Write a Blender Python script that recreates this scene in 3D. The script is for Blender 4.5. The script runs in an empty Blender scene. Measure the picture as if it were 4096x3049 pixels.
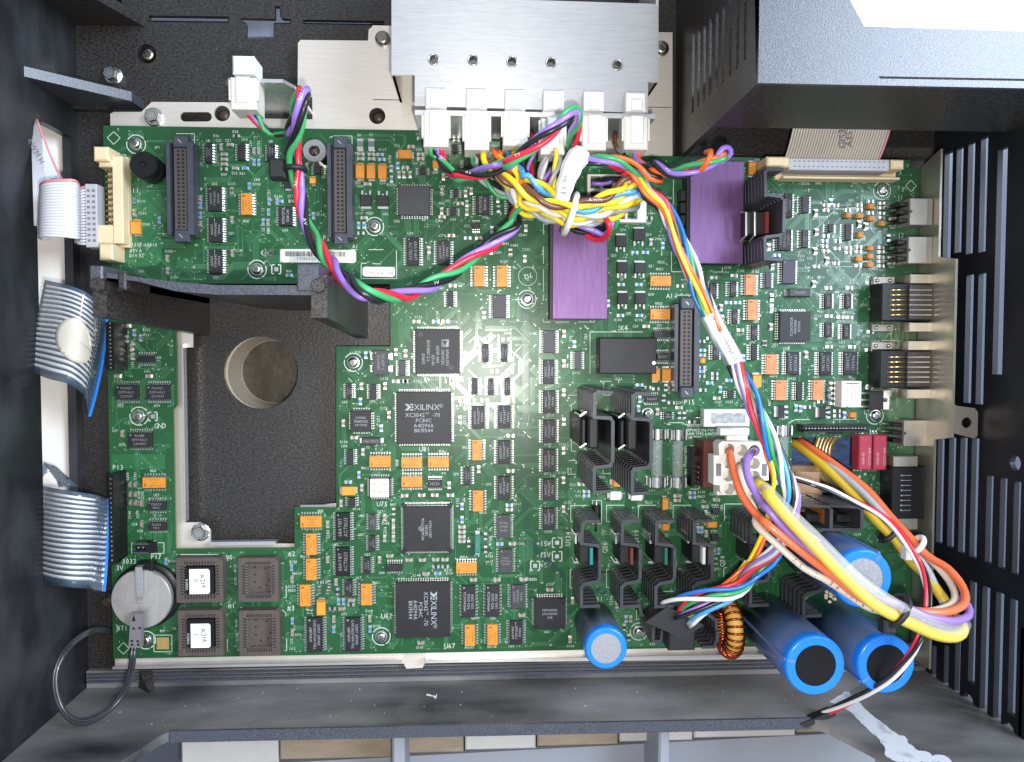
import bpy, bmesh, math, random
from mathutils import Vector, Matrix
random.seed(11)
SC = bpy.context.scene
COL = SC.collection
MM = 0.001
# ------------------------------------------------------------------ camera
F, CX, CY, DIST = 3077.0, 2048.0, 1524.5, 392.0        # focal length in photo pixels, camera height in mm
ROT = (Matrix.Rotation(math.radians(-2.237), 3, 'X') @ Matrix.Rotation(math.radians(-2.952), 3, 'Y')
       @ Matrix.Rotation(math.radians(-0.045), 3, 'Z'))
cam = bpy.data.cameras.new('camera'); camo = bpy.data.objects.new('camera', cam); COL.objects.link(camo)
cam.sensor_fit = 'HORIZONTAL'; cam.sensor_width = 36.0; cam.lens = 36.0 * F / 4096.0
cam.clip_start = 0.01; cam.clip_end = 20.0
camo.matrix_world = Matrix.Translation((0, 0, DIST * MM)) @ ROT.to_4x4()
SC.camera = camo
# ------------------------------------------------------------------ light
world = bpy.data.worlds.new('World'); SC.world = world; world.use_nodes = True
wb = world.node_tree.nodes['Background']
wb.inputs[0].default_value = (0.80, 0.88, 1.0, 1); wb.inputs[1].default_value = 0.68
def lamp(name, kind, loc, target, energy, color, **kw):
    l = bpy.data.lights.new(name, kind); o = bpy.data.objects.new(name, l); COL.objects.link(o)
    o.location = loc; l.energy = energy; l.color = color
    for k, v in kw.items(): setattr(l, k, v)
    o.rotation_euler = (Vector(target) - Vector(loc)).to_track_quat('-Z', 'Y').to_euler()
    return o
# the window high to the upper right, the phone's flash next to the lens, an added spot that whitens the sheet outside the casing
lamp('window_light', 'AREA', (0.92, 0.42, 1.0), (0.1, 0.05, 0), 29.0, (0.72, 0.84, 1.0), shape='RECTANGLE', size=0.72, size_y=0.64)
lamp('flash_light', 'AREA', (0.013, -0.020, 0.392), (0.02, -0.02, 0), 1.30, (1.0, 0.96, 0.90), shape='DISK', size=0.012)
lamp('sheet_fill_spot', 'SPOT', (0.26, 0.26, 0.75), (0.26, 0.26, 0), 26.0, (1, 1, 1), spot_size=0.40, spot_blend=0.2, shadow_soft_size=0.02)
SC.view_settings.view_transform = 'Standard'; SC.view_settings.look = 'None'
SC.view_settings.exposure = 0.0; SC.view_settings.gamma = 1.0; SC.view_settings.use_curve_mapping = False
SC.render.engine = 'CYCLES'
SC.cycles.use_denoising = True
SC.cycles.max_bounces = 8; SC.cycles.transparent_max_bounces = 12
SC.cycles.caustics_reflective = False; SC.cycles.caustics_refractive = False
SC.cycles.sample_clamp_indirect = 4.0
# ------------------------------------------------------------------ photo pixels to places on a plane
def P(u, v, z=0.0):
    d = ROT @ Vector(((u - CX) / F, -(v - CY) / F, -1.0)); t = (z - DIST) / d.z
    return (d.x * t, d.y * t)
def PX(u, v, x):
    d = ROT @ Vector(((u - CX) / F, -(v - CY) / F, -1.0)); t = x / d.x
    return (d.y * t, DIST + d.z * t)
def PY(u, v, y):
    d = ROT @ Vector(((u - CX) / F, -(v - CY) / F, -1.0)); t = y / d.y
    return (d.x * t, DIST + d.z * t)
TILE = {a + str(i + 1): (ox, oy) for a, oy in zip('ABCD', (0, 750, 1500, 2229)) for i, ox in enumerate((0, 1000, 2000, 2996))}
ZS = 2.0145
def uv(t, x, y): o = TILE[t]; return o[0] + x / ZS, o[1] + y / ZS
def Z(t, x, y, z=0.0): return P(*uv(t, x, y), z)
def Z3(t, x, y, z): a = Z(t, x, y, z); return Vector((a[0], a[1], z))
def rect(t, x0, y0, x1, y1, z):
    a = Z(t, x0, y0, z); b = Z(t, x1, y1, z)
    return min(a[0], b[0]), min(a[1], b[1]), max(a[0], b[0]), max(a[1], b[1])
# ------------------------------------------------------------------ materials
MAT = {}
def pm(name, col, rough=0.5, metal=0.0, var=0.0, vs=150.0, bump=0.0, bs=600.0, spec=0.5, rvar=0.0, alpha=1.0, coat=0.0,
       col2=None, stretch=(1, 1, 1), trans=0.0, detail=6.0, sharp=None, aniso=0.0):
    m = bpy.data.materials.new(name); m.use_nodes = True; nt = m.node_tree; b = nt.nodes['Principled BSDF']
    b.inputs['Base Color'].default_value = (*col, 1); b.inputs['Roughness'].default_value = rough
    b.inputs['Metallic'].default_value = metal; b.inputs['Specular IOR Level'].default_value = spec
    b.inputs['Alpha'].default_value = alpha; b.inputs['Coat Weight'].default_value = coat
    b.inputs['Transmission Weight'].default_value = trans; b.inputs['Anisotropic'].default_value = aniso
    def noise(scale, det):
        tc = nt.nodes.new('ShaderNodeTexCoord'); mp = nt.nodes.new('ShaderNodeMapping'); n = nt.nodes.new('ShaderNodeTexNoise')
        mp.inputs['Scale'].default_value = stretch; n.inputs['Scale'].default_value = scale; n.inputs['Detail'].default_value = det
        nt.links.new(tc.outputs['Object'], mp.inputs[0]); nt.links.new(mp.outputs[0], n.inputs['Vector']); return n
    if aniso:
        cv = nt.nodes.new('ShaderNodeCombineXYZ'); cv.inputs[1].default_value = 1.0; nt.links.new(cv.outputs[0], b.inputs['Tangent'])
    if var or col2:
        n = noise(vs, detail); rp = nt.nodes.new('ShaderNodeValToRGB'); e = rp.color_ramp.elements
        lo, hi = sharp or (0.3, 0.7); e[0].position, e[1].position = lo, hi
        c2 = col2 or tuple(min(1, c * (1 + var)) for c in col); c1 = tuple(c * (1 - var) for c in col) if not col2 else col
        e[0].color = (*c1, 1); e[1].color = (*c2, 1)
        nt.links.new(n.outputs['Fac'], rp.inputs[0]); nt.links.new(rp.outputs[0], b.inputs['Base Color'])
    if rvar:
        n = noise(vs * 1.7, 4.0); mr = nt.nodes.new('ShaderNodeMapRange')
        mr.inputs['To Min'].default_value = max(0.02, rough - rvar); mr.inputs['To Max'].default_value = min(1, rough + rvar)
        nt.links.new(n.outputs['Fac'], mr.inputs['Value']); nt.links.new(mr.outputs[0], b.inputs['Roughness'])
    if bump:
        n = noise(bs, 3.0); bp = nt.nodes.new('ShaderNodeBump'); bp.inputs['Strength'].default_value = bump
        bp.inputs['Distance'].default_value = 0.16 / bs
        nt.links.new(n.outputs['Fac'], bp.inputs['Height']); nt.links.new(bp.outputs[0], b.inputs['Normal'])
    MAT[name] = m; return m
pm('pcb', (0.0165, 0.083, 0.029), 0.29, var=0.18, vs=26, rvar=0.06, bump=0.25, bs=1300, spec=0.36)
pm('pcb_light', (0.024, 0.125, 0.045), 0.27, var=0.12, vs=40)
pm('pcb_dark', (0.008, 0.062, 0.030), 0.27)
pm('pcb_edge', (0.20, 0.22, 0.09), 0.6)
pm('trace', (0.046, 0.190, 0.078), 0.20, spec=0.9, var=0.12, vs=40)
pm('via', (0.40, 0.45, 0.36), 0.35, metal=0.4)
pm('solder', (0.62, 0.62, 0.60), 0.32, metal=0.9, var=0.15, vs=900)
pm('silk', (0.56, 0.60, 0.54), 0.6)
pm('chip', (0.017, 0.017, 0.019), 0.50, spec=0.38, var=0.15, vs=120, bump=0.25, bs=4000)
pm('chip_black', (0.007, 0.007, 0.008), 0.42, spec=0.35, bump=0.2, bs=4000)
pm('chip_grey', (0.038, 0.038, 0.043), 0.52, var=0.15, vs=900, bump=0.25, bs=4000)
pm('chip_violet', (0.040, 0.036, 0.055), 0.5, bump=0.2, bs=4000)
pm('chip_print', (0.32, 0.335, 0.35), 0.6)
pm('chip_print_dim', (0.22, 0.22, 0.23), 0.6)
pm('orange', (0.62, 0.235, 0.026), 0.45, var=0.10, vs=300)
pm('orange_pink', (0.60, 0.225, 0.085), 0.45, var=0.08, vs=300)
pm('orange_mark', (0.30, 0.11, 0.012), 0.5)
pm('amber', (0.66, 0.285, 0.030), 0.42, var=0.08, vs=300)
pm('cap_tan', (0.26, 0.20, 0.145), 0.5, var=0.12, vs=700)
pm('res_blue', (0.06, 0.22, 0.42), 0.4, var=0.1, vs=700)
pm('res_black', (0.025, 0.025, 0.028), 0.45)
pm('ferrite', (0.14, 0.14, 0.145), 0.45)
pm('cream', (0.72, 0.58, 0.36), 0.5, var=0.06, vs=60)
pm('grey_plastic', (0.42, 0.42, 0.45), 0.5, var=0.05)
pm('header_grey', (0.050, 0.054, 0.072), 0.42, var=0.15, vs=200, rvar=0.08)
pm('header_inner', (0.070, 0.056, 0.052), 0.5)
pm('hole_black', (0.003, 0.003, 0.003), 0.7)
pm('socket', (0.085, 0.066, 0.058), 0.5, var=0.12, vs=300, rvar=0.1)
pm('plastic_black', (0.011, 0.010, 0.010), 0.38, col2=(0.060, 0.054, 0.049), sharp=(0.35, 0.8), vs=700, bump=1.0, bs=1100, rvar=0.14, stretch=(1, 1.6, 1))
pm('plastic_dusty', (0.020, 0.021, 0.026), 0.46, col2=(0.27, 0.262, 0.255), vs=26, detail=10.0, bump=0.7, bs=1300, rvar=0.12, stretch=(0.45, 1.2, 1.0), sharp=(0.30, 0.72))
pm('plastic_wall', (0.010, 0.011, 0.013), 0.42, col2=(0.058, 0.062, 0.072), vs=46, detail=11.0, bump=0.7, bs=1400, rvar=0.12, stretch=(1.0, 0.55, 1.0), sharp=(0.42, 0.90))
pm('plastic_rim', (0.034, 0.038, 0.048), 0.31, spec=0.75, col2=(0.085, 0.092, 0.115), vs=1500, bump=1.0, bs=2200, rvar=0.10, sharp=(0.4, 0.75))
pm('plastic_vent', (0.009, 0.010, 0.014), 0.5, var=0.3, vs=60, bump=0.5, bs=1700, spec=0.3)
pm('rubber', (0.012, 0.012, 0.013), 0.55)
pm('steel', (0.80, 0.74, 0.66), 0.36, metal=0.55, var=0.05, vs=60, rvar=0.06, stretch=(1, 18, 1), aniso=0.6)
pm('steel_bright', (0.72, 0.72, 0.72), 0.30, metal=0.80, var=0.07, vs=90, rvar=0.07, stretch=(1, 20, 1), bump=0.05, bs=900, aniso=0.75)
pm('steel_dull', (0.40, 0.37, 0.32), 0.45, metal=0.7, var=0.1, vs=90)
pm('steel_warm', (0.46, 0.43, 0.365), 0.38, metal=0.8, var=0.1, vs=90, rvar=0.08, stretch=(14, 1, 1))
pm('screw', (0.62, 0.62, 0.60), 0.24, metal=1.0, var=0.1, vs=500)
pm('screw_dark', (0.34, 0.31, 0.26), 0.28, metal=1.0, var=0.1, vs=500)
pm('well_steel', (0.62, 0.55, 0.43), 0.36, metal=0.45, var=0.1, vs=60)
pm('brown_post', (0.05, 0.033, 0.025), 0.4)
pm('disc_brown', (0.060, 0.049, 0.033), 0.42, metal=0.4, var=0.35, vs=50, rvar=0.15, bump=0.4, bs=120)
pm('white_plastic', (0.80, 0.80, 0.79), 0.42)
pm('white_warm', (0.80, 0.75, 0.68), 0.45, var=0.04, vs=40)
pm('nylon', (0.72, 0.71, 0.64), 0.38)
pm('maroon', (0.10, 0.022, 0.020), 0.45)
pm('heatsink', (0.034, 0.035, 0.040), 0.38, var=0.2, vs=200, rvar=0.08)
pm('violet_plate', (0.135, 0.068, 0.165), 0.40, metal=0.6, var=0.16, vs=70, rvar=0.12, stretch=(14, 1, 1), bump=0.25, bs=900)
pm('module_dark', (0.014, 0.013, 0.013), 0.5)
pm('cap_blue', (0.010, 0.185, 0.72), 0.30, var=0.06, vs=60, coat=0.25)
pm('cap_sleeve', (0.022, 0.150, 0.60), 0.32, col2=(0.14, 0.20, 0.36), vs=34, rvar=0.08, sharp=(0.24, 0.60), stretch=(1, 1, 1.6))
pm('cap_sleeve_grey', (0.050, 0.090, 0.19), 0.42, col2=(0.18, 0.19, 0.22), vs=70, sharp=(0.35, 0.75))
pm('cap_top_black', (0.006, 0.006, 0.008), 0.75, spec=0.2)
pm('cap_top_alu', (0.42, 0.42, 0.45), 0.42, metal=0.7, var=0.2, vs=1400)
pm('copper_enamel', (0.36, 0.060, 0.022), 0.22, metal=0.85)
pm('toroid_yellow', (0.62, 0.36, 0.07), 0.5)
pm('gold', (0.80, 0.58, 0.22), 0.25, metal=1.0)
pm('copper_big', (0.80, 0.50, 0.30), 0.26, metal=0.6, var=0.2, vs=60)
pm('gold_tape', (0.62, 0.44, 0.16), 0.32, metal=0.5, var=0.2, vs=60)
pm('red_relay', (0.36, 0.028, 0.055), 0.36, var=0.08, vs=200)
pm('glass', (0.75, 0.80, 0.80), 0.06, alpha=0.16, spec=0.7)
pm('clear_film', (0.10, 0.145, 0.20), 0.10, alpha=0.62, spec=1.0)
pm('clear_sleeve', (0.78, 0.80, 0.82), 0.22, alpha=0.24, spec=0.6)
pm('foil', (0.86, 0.87, 0.90), 0.24, metal=0.25, var=0.05, vs=80, bump=0.2, bs=300)
pm('ribbon', (0.66, 0.66, 0.70), 0.42, var=0.04, vs=60)
pm('ribbon_warm', (0.52, 0.47, 0.40), 0.42, var=0.06, vs=60)
pm('ribbon_pink', (0.62, 0.25, 0.27), 0.42)
pm('print_black', (0.035, 0.03, 0.035), 0.6)
pm('blue_strip', (0.03, 0.22, 0.70), 0.38)
pm('paper', (0.80, 0.76, 0.66), 0.6, var=0.03, vs=80)
pm('paper_white', (0.84, 0.84, 0.84), 0.6)
pm('battery_steel', (0.62, 0.58, 0.55), 0.30, metal=0.7, var=0.10, vs=140, rvar=0.08, stretch=(3, 1, 1))
pm('plug_grey', (0.17, 0.16, 0.17), 0.42)
pm('table', (0.085, 0.10, 0.14), 0.6, var=0.08, vs=10)
pm('panel_blue', (0.30, 0.36, 0.50), 0.6, var=0.08, vs=20)
pm('sheet_white', (0.86, 0.86, 0.86), 0.7)
pm('blue_cloth', (0.08, 0.14, 0.33), 0.8, var=0.35, vs=220, bump=0.6, bs=900, stretch=(1, 3, 1))
pm('tray_grey', (0.26, 0.27, 0.305), 0.5, col2=(0.30, 0.31, 0.34), vs=22, sharp=(0.55, 0.9))
pm('block_tan', (0.26, 0.205, 0.145), 0.6, var=0.12, vs=70, stretch=(1, 4, 1))
pm('block_pale', (0.46, 0.445, 0.42), 0.6, var=0.08, vs=60)
pm('residue', (0.62, 0.64, 0.68), 0.75, col2=(0.16, 0.17, 0.19), sharp=(0.54, 0.84), vs=120, bump=0.5, bs=700)
pm('foam_tan', (0.62, 0.54, 0.36), 0.8, bump=1.0, bs=900)
pm('ceramic', (0.72, 0.72, 0.70), 0.5)
pm('ceramic_grey', (0.30, 0.31, 0.32), 0.65, var=0.3, vs=420, bump=0.6, bs=900)
pm('teal', (0.02, 0.32, 0.34), 0.4); pm('green_pad', (0.02, 0.16, 0.12), 0.45); pm('red_pad', (0.20, 0.03, 0.025), 0.45)
WC = dict(red=(0.66, 0.020, 0.045), green=(0.045, 0.36, 0.12), black=(0.012, 0.012, 0.015), purple=(0.30, 0.17, 0.60), yellow=(0.80, 0.62, 0.020),
          orange=(0.80, 0.135, 0.018), brown=(0.135, 0.050, 0.030), blue=(0.02, 0.16, 0.56), skyblue=(0.06, 0.33, 0.68), white=(0.74, 0.72, 0.70),
          grey=(0.36, 0.38, 0.41), darkgreen=(0.02, 0.16, 0.06), mustard=(0.62, 0.42, 0.03), salmon=(0.74, 0.15, 0.055), fadedyellow=(0.70, 0.53, 0.075), cream=(0.66, 0.56, 0.46), violet=(0.27, 0.16, 0.50), darkgrey=(0.03, 0.03, 0.035))
for k, c in WC.items(): pm('wire_' + k, c, 0.32, var=0.05, vs=120, coat=0.15)
# ------------------------------------------------------------------ mesh building, millimetres in, metres out
ORG = {}
class MB:
    def __init__(s): s.v = []; s.f = []; s.m = []
    def add(s, vs, fs, mi=0):
        n = len(s.v); s.v += [tuple(p) for p in vs]; s.f += [tuple(i + n for i in f) for f in fs]; s.m += [mi] * len(fs); return s
    def box(s, x0, y0, z0, x1, y1, z1, mi=0):
        return s.add([(x0, y0, z0), (x1, y0, z0), (x1, y1, z0), (x0, y1, z0), (x0, y0, z1), (x1, y0, z1), (x1, y1, z1), (x0, y1, z1)],
                     [(0, 3, 2, 1), (4, 5, 6, 7), (0, 1, 5, 4), (1, 2, 6, 5), (2, 3, 7, 6), (3, 0, 4, 7)], mi)
    def cbox(s, x0, y0, z0, x1, y1, z1, c=0.3, mi=0, side=0.0):
        m = z0 + (z1 - z0) * 0.5; r = []
        for (i, z) in ((side, z0), (0, m), (side * 0.8, z1 - c), (side * 0.8 + c, z1)):
            r += [(x0 + i, y0 + i, z), (x1 - i, y0 + i, z), (x1 - i, y1 - i, z), (x0 + i, y1 - i, z)]
        fs = [(12, 13, 14, 15), (3, 2, 1, 0)]
        for k in range(3):
            for j in range(4): a = 4 * k + j; b = 4 * k + (j + 1) % 4; fs.append((a, b, b + 4, a + 4))
        return s.add(r, fs, mi)
    def prism(s, poly, z0, z1, mi=0, top=None):
        n = len(poly); area = sum(poly[i][0] * poly[(i + 1) % n][1] - poly[(i + 1) % n][0] * poly[i][1] for i in range(n))
        if area < 0: poly = poly[::-1]
        top = top or poly
        vs = [(x, y, z0) for x, y in poly] + [(x, y, z1) for x, y in top]
        return s.add(vs, [tuple(range(n))[::-1], tuple(range(n, 2 * n))] + [(i, (i + 1) % n, (i + 1) % n + n, i + n) for i in range(n)], mi)
    def lathe(s, c, prof, n=24, mi=0, axis='z', cap=True, mis=None):
        vs = []; fs = []; ms = []
        for (r, h) in prof:
            for k in range(n):
                a = 2 * math.pi * k / n; p = (r * math.cos(a), r * math.sin(a), h)
                if axis == 'y': p = (p[0], p[2], p[1])
                if axis == 'x': p = (p[2], p[0], p[1])
                vs.append((c[0] + p[0], c[1] + p[1], c[2] + p[2]))
        for i in range(len(prof) - 1):
            for k in range(n):
                q = (i * n + k, i * n + (k + 1) % n, (i + 1) * n + (k + 1) % n, (i + 1) * n + k)
                fs.append(q if axis == 'z' else q[::-1] if axis == 'y' else q); ms.append(mis[i] if mis else mi)
        base = len(s.v); s.v += vs; s.f += [tuple(i + base for i in f) for f in fs]; s.m += ms
        if cap:
            s.f.append(tuple(base + k for k in range(n))[::-1]); s.m.append(mis[0] if mis else mi)
            s.f.append(tuple(base + (len(prof) - 1) * n + k for k in range(n))); s.m.append(mis[-1] if mis else mi)
        return s
    def tube(s, pts, r, n=8, mi=0, cap=True):
        pts = [Vector(p) for p in pts]; m = len(pts)
        tg = [((pts[min(i + 1, m - 1)] - pts[max(i - 1, 0)]).normalized()) for i in range(m)]
        up = Vector((0, 0, 1)) if abs(tg[0].z) < 0.9 else Vector((1, 0, 0))
        nx = tg[0].cross(up).normalized(); vs = []
        for i in range(m):
            nx = (nx - tg[i] * nx.dot(tg[i])).normalized(); ny = tg[i].cross(nx); rr = r[i] if isinstance(r, list) else r
            for k in range(n):
                a = 2 * math.pi * k / n; vs.append(pts[i] + (nx * math.cos(a) + ny * math.sin(a)) * rr)
        fs = [(i * n + k, (i + 1) * n + k, (i + 1) * n + (k + 1) % n, i * n + (k + 1) % n)[::-1] for i in range(m - 1) for k in range(n)]
        if cap: fs += [tuple(range(n)), tuple(range((m - 1) * n, m * n))[::-1]]
        return s.add(vs, fs, mi)
    def quad(s, x0, y0, x1, y1, z, mi=0): return s.add([(x0, y0, z), (x1, y0, z), (x1, y1, z), (x0, y1, z)], [(0, 1, 2, 3)], mi)
    def line(s, a, b, w, z, mi=0):
        dx, dy = b[0] - a[0], b[1] - a[1]; l = math.hypot(dx, dy) or 1; px, py = -dy / l * w / 2, dx / l * w / 2
        return s.add([(a[0] - px, a[1] - py, z), (b[0] - px, b[1] - py, z), (b[0] + px, b[1] + py, z), (a[0] + px, a[1] + py, z)], [(0, 1, 2, 3)], mi)
    def disc(s, c, r, z, n=8, mi=0):
        return s.add([(c[0] + r * math.cos(2 * math.pi * k / n), c[1] + r * math.sin(2 * math.pi * k / n), z) for k in range(n)], [tuple(range(n))], mi)
    def arc(s, c, r0, r1, a0, a1, z, n=14, mi=0):
        vs = []
        for k in range(n + 1):
            a = math.radians(a0 + (a1 - a0) * k / n)
            vs += [(c[0] + r0 * math.cos(a), c[1] + r0 * math.sin(a), z), (c[0] + r1 * math.cos(a), c[1] + r1 * math.sin(a), z)]
        return s.add(vs, [(2 * k, 2 * k + 1, 2 * k + 3, 2 * k + 2) for k in range(n)], mi)
    def grid(s, rows, thick=0.0, mi=0):
        """rows of 3D points; a sheet, given a thickness downwards"""
        nu, nv = len(rows), len(rows[0]); vs = [tuple(p) for r in rows for p in r]
        fs = [(i * nv + j, (i + 1) * nv + j, (i + 1) * nv + j + 1, i * nv + j + 1) for i in range(nu - 1) for j in range(nv - 1)]
        if thick:
            n = len(vs); vs += [(p[0], p[1], p[2] - thick) for p in vs[:n]]; fs += [tuple(i + n for i in f)[::-1] for f in fs[:]]
            bd = [(0, j) for j in range(nv)] + [(i, nv - 1) for i in range(1, nu)] + [(nu - 1, j) for j in range(nv - 2, -1, -1)] + [(i, 0) for i in range(nu - 2, 0, -1)]
            ix = [a * nv + b for a, b in bd]; m = len(ix); fs += [(ix[k], ix[(k + 1) % m], ix[(k + 1) % m] + n, ix[k] + n) for k in range(m)]
        return s.add(vs, fs, mi)
    def plate(s, outer, holes, z0, z1, mi=0, mis=None, axis='z', off=0.0):
        """flat plate with holes, filled and given a thickness; axis x / y stands it up (poly is then (y,z) / (x,z))"""
        bm = bmesh.new(); ed = []
        for lp in [outer] + holes:
            vv = [bm.verts.new((x, y, z1)) for x, y in lp]
            ed += [bm.edges.new((vv[i], vv[(i + 1) % len(vv)])) for i in range(len(vv))]
        bmesh.ops.triangle_fill(bm, use_beauty=True, use_dissolve=False, edges=ed, normal=(0, 0, 1))
        bm.verts.index_update(); vs = [v.co.copy() for v in bm.verts]; n = len(vs); fs = []
        for f in bm.faces:
            ids = [v.index for v in f.verts]; fs.append(tuple(ids) if f.normal.z > 0 else tuple(ids[::-1]))
        bd = [tuple(v.index for v in e.verts) for e in bm.edges if len(e.link_faces) == 1]; bm.free()
        vs += [Vector((v.x, v.y, z0)) for v in vs]
        al = fs + [tuple(i + n for i in f)[::-1] for f in fs] + [(a, b, b + n, a + n) for a, b in bd]
        if axis == 'x': vs = [(v.z, v.x, v.y) for v in vs]
        if axis == 'y': vs = [(v.x, v.z, v.y) for v in vs]
        if mis: s.add(vs, fs, mis[0]); k = len(s.v) - len(vs); s.f += [tuple(i + k for i in f) for f in al[len(fs):]]; s.m += [mis[1]] * (len(al) - len(fs)); return s
        return s.add(vs, al, mi)
    def text(s, st, x, y, z, h, ang=0.0, mi=0, align='C', sx=1.0, mono=False):
        lay = []; cur = 0.0
        for ch in st:
            if ch == ' ': cur += 0.45 * sx; continue
            vs, fs, w = glyph(ch); adv = 0.88 if mono else w + 0.16
            lay.append((cur + ((0.80 - 0.16 - w) / 2 if mono else 0) * sx, vs, fs)); cur += adv * sx
        x0 = -cur / 2 if align == 'C' else 0.0; ca, sa = math.cos(math.radians(ang)), math.sin(math.radians(ang))
        for cx, vs, fs in lay:
            pts = []
            for px, py in vs:
                a = (x0 + cx + px * sx) * h; b = (py - 0.5) * h; pts.append((x + a * ca - b * sa, y + a * sa + b * ca, z))
            s.add(pts, fs, mi)
        return s
    def build(s, name, mats, parent=None, origin=None, smooth=False):
        if not isinstance(mats, (list, tuple)): mats = [mats]
        me = bpy.data.meshes.new(name)
        if parent is not None: o0 = ORG[parent.name]
        elif origin is not None: o0 = Vector(origin)
        else:
            xs, ys, zs = zip(*s.v); o0 = Vector(((min(xs) + max(xs)) / 2, (min(ys) + max(ys)) / 2, min(zs)))
        me.from_pydata([((p[0] - o0.x) * MM, (p[1] - o0.y) * MM, (p[2] - o0.z) * MM) for p in s.v], [], s.f)
        for m in mats: me.materials.append(MAT[m])
        me.polygons.foreach_set('material_index', s.m)
        if smooth: me.polygons.foreach_set('use_smooth', [True] * len(s.f))
        bm = bmesh.new(); bm.from_mesh(me); bmesh.ops.recalc_face_normals(bm, faces=[f for f in bm.faces]) if smooth != 'flat' else None
        bm.to_mesh(me); bm.free(); me.update()
        o = bpy.data.objects.new(name, me); COL.objects.link(o)
        if parent is not None: o.parent = parent
        else: o.location = o0 * MM
        ORG[o.name] = o0; return o
GL = {}
def glyph(ch):
    if ch not in GL:
        c = bpy.data.curves.new('glyph', 'FONT'); c.body = ch; c.resolution_u = 2
        o = bpy.data.objects.new('glyph', c); me = bpy.data.meshes.new_from_object(o)
        vs = [(v.co.x, v.co.y) for v in me.vertices]; fs = [tuple(p.vertices) for p in me.polygons]
        bpy.data.objects.remove(o); bpy.data.curves.remove(c); bpy.data.meshes.remove(me)
        if 'H' not in GL and ch != 'H': glyph('H')
        k = 1.0 / (max(p[1] for p in vs) if ch == 'H' else GL['_k']) if ch == 'H' else GL['_k']
        if ch == 'H': GL['_k'] = k
        mn = min(p[0] for p in vs); GL[ch] = ([((p[0] - mn) * k, p[1] * k) for p in vs], fs, (max(p[0] for p in vs) - mn) * k)
    return GL[ch]
def thing(name, label, cat, loc, group=None):
    o = bpy.data.objects.new(name, None); COL.objects.link(o); o.empty_display_size = 0.01
    o.location = Vector(loc) * MM; ORG[o.name] = Vector(loc); return tag(o, label, cat, group)
def tag(o, label=None, cat=None, group=None, kind=None):
    if label: o['label'] = label
    if cat: o['category'] = cat
    if group: o['group'] = group
    if kind: o['kind'] = kind
    return o
def cat(pts, step=2.0):
    """Catmull-Rom through 3D points, resampled evenly"""
    pts = [Vector(p) for p in pts]; q = [2 * pts[0] - pts[1]] + pts + [2 * pts[-1] - pts[-2]]; out = []
    for i in range(1, len(q) - 2):
        n = max(2, int((q[i + 1] - q[i]).length / step))
        for k in range(n):
            t = k / n; a, b, c, d = q[i - 1:i + 3]
            out.append(0.5 * ((2 * b) + (c - a) * t + (2 * a - 5 * b + 4 * c - d) * t * t + (3 * b - a - 3 * c + d) * t ** 3))
    return out + [pts[-1]]
def zp(*l): return [Z3(*p) for p in l]
def strand(path, rr, pitch, phase):
    """one strand of a twist that winds round the path"""
    m = len(path); tg = [(path[min(i + 1, m - 1)] - path[max(i - 1, 0)]).normalized() for i in range(m)]
    nx = tg[0].cross(Vector((0, 0, 1))).normalized(); s = 0.0; out = []
    for i in range(m):
        nx = (nx - tg[i] * nx.dot(tg[i])).normalized(); ny = tg[i].cross(nx)
        if i: s += (path[i] - path[i - 1]).length
        a = phase + 2 * math.pi * s / pitch + 0.35 * math.sin(s / 13.0 + phase * 2.1); k = rr * (1 + 0.13 * math.sin(s / 7.3 + phase * 3.7))
        out.append(path[i] + (nx * math.cos(a) + ny * math.sin(a)) * k)
    return out
def twist(parent, path, cols, r, rr, pitch, ph=0.0, step=2.0, prints=True):
    pa = cat(path, step)
    for k, c in enumerate(cols):
        q = strand(pa, rr, pitch, ph + 2 * math.pi * k / len(cols)); w = MB().tube(q, r, 10).build('wire', 'wire_' + c, parent, smooth=True)
        if prints and c not in ('green', 'white', 'yellow'):
            n = 0
            for i in range(4, len(q) - 4):
                if q[i].z - pa[i].z > max(q[i - 1].z - pa[i - 1].z, q[i + 1].z - pa[i + 1].z) and q[i].z - pa[i].z > rr * 0.7:
                    n += 1; tg = q[i + 1] - q[i - 1]
                    if n % 2:
                        m = MB().text(('AWM', 'TYPE', '300V')[(n + k) % 3], q[i].x, q[i].y, q[i].z + r + 0.03, r * 0.95, math.degrees(math.atan2(tg.y, tg.x)), sx=1.2); m.build('wire_print', 'silk' if c != 'orange' else 'print_black', w, smooth='flat')
def wire(parent, path, col, r, name='wire', step=2.5, n=10): return MB().tube(cat(path, step), r, n).build(name, 'wire_' + col, parent, smooth=True)
# ------------------------------------------------------------------ the surface under the casing
FZ = -12.0
tag(MB().box(-420, -330, -75, 420, 330, -70).build('table', 'table'), kind='structure')
sh = MB().box(150, 170, -40, 420, 330, -38).build('paper_sheet', 'sheet_white'); tag(sh, 'bright white sheet outside the casing behind the raised black block', 'sheet')
bp_ = MB().box(-190, 128, -30, -30, 235, -27).build('side_panel', 'panel_blue'); tag(bp_, 'pale blue grey panel seen through the slots of the black floor', 'panel')
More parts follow.
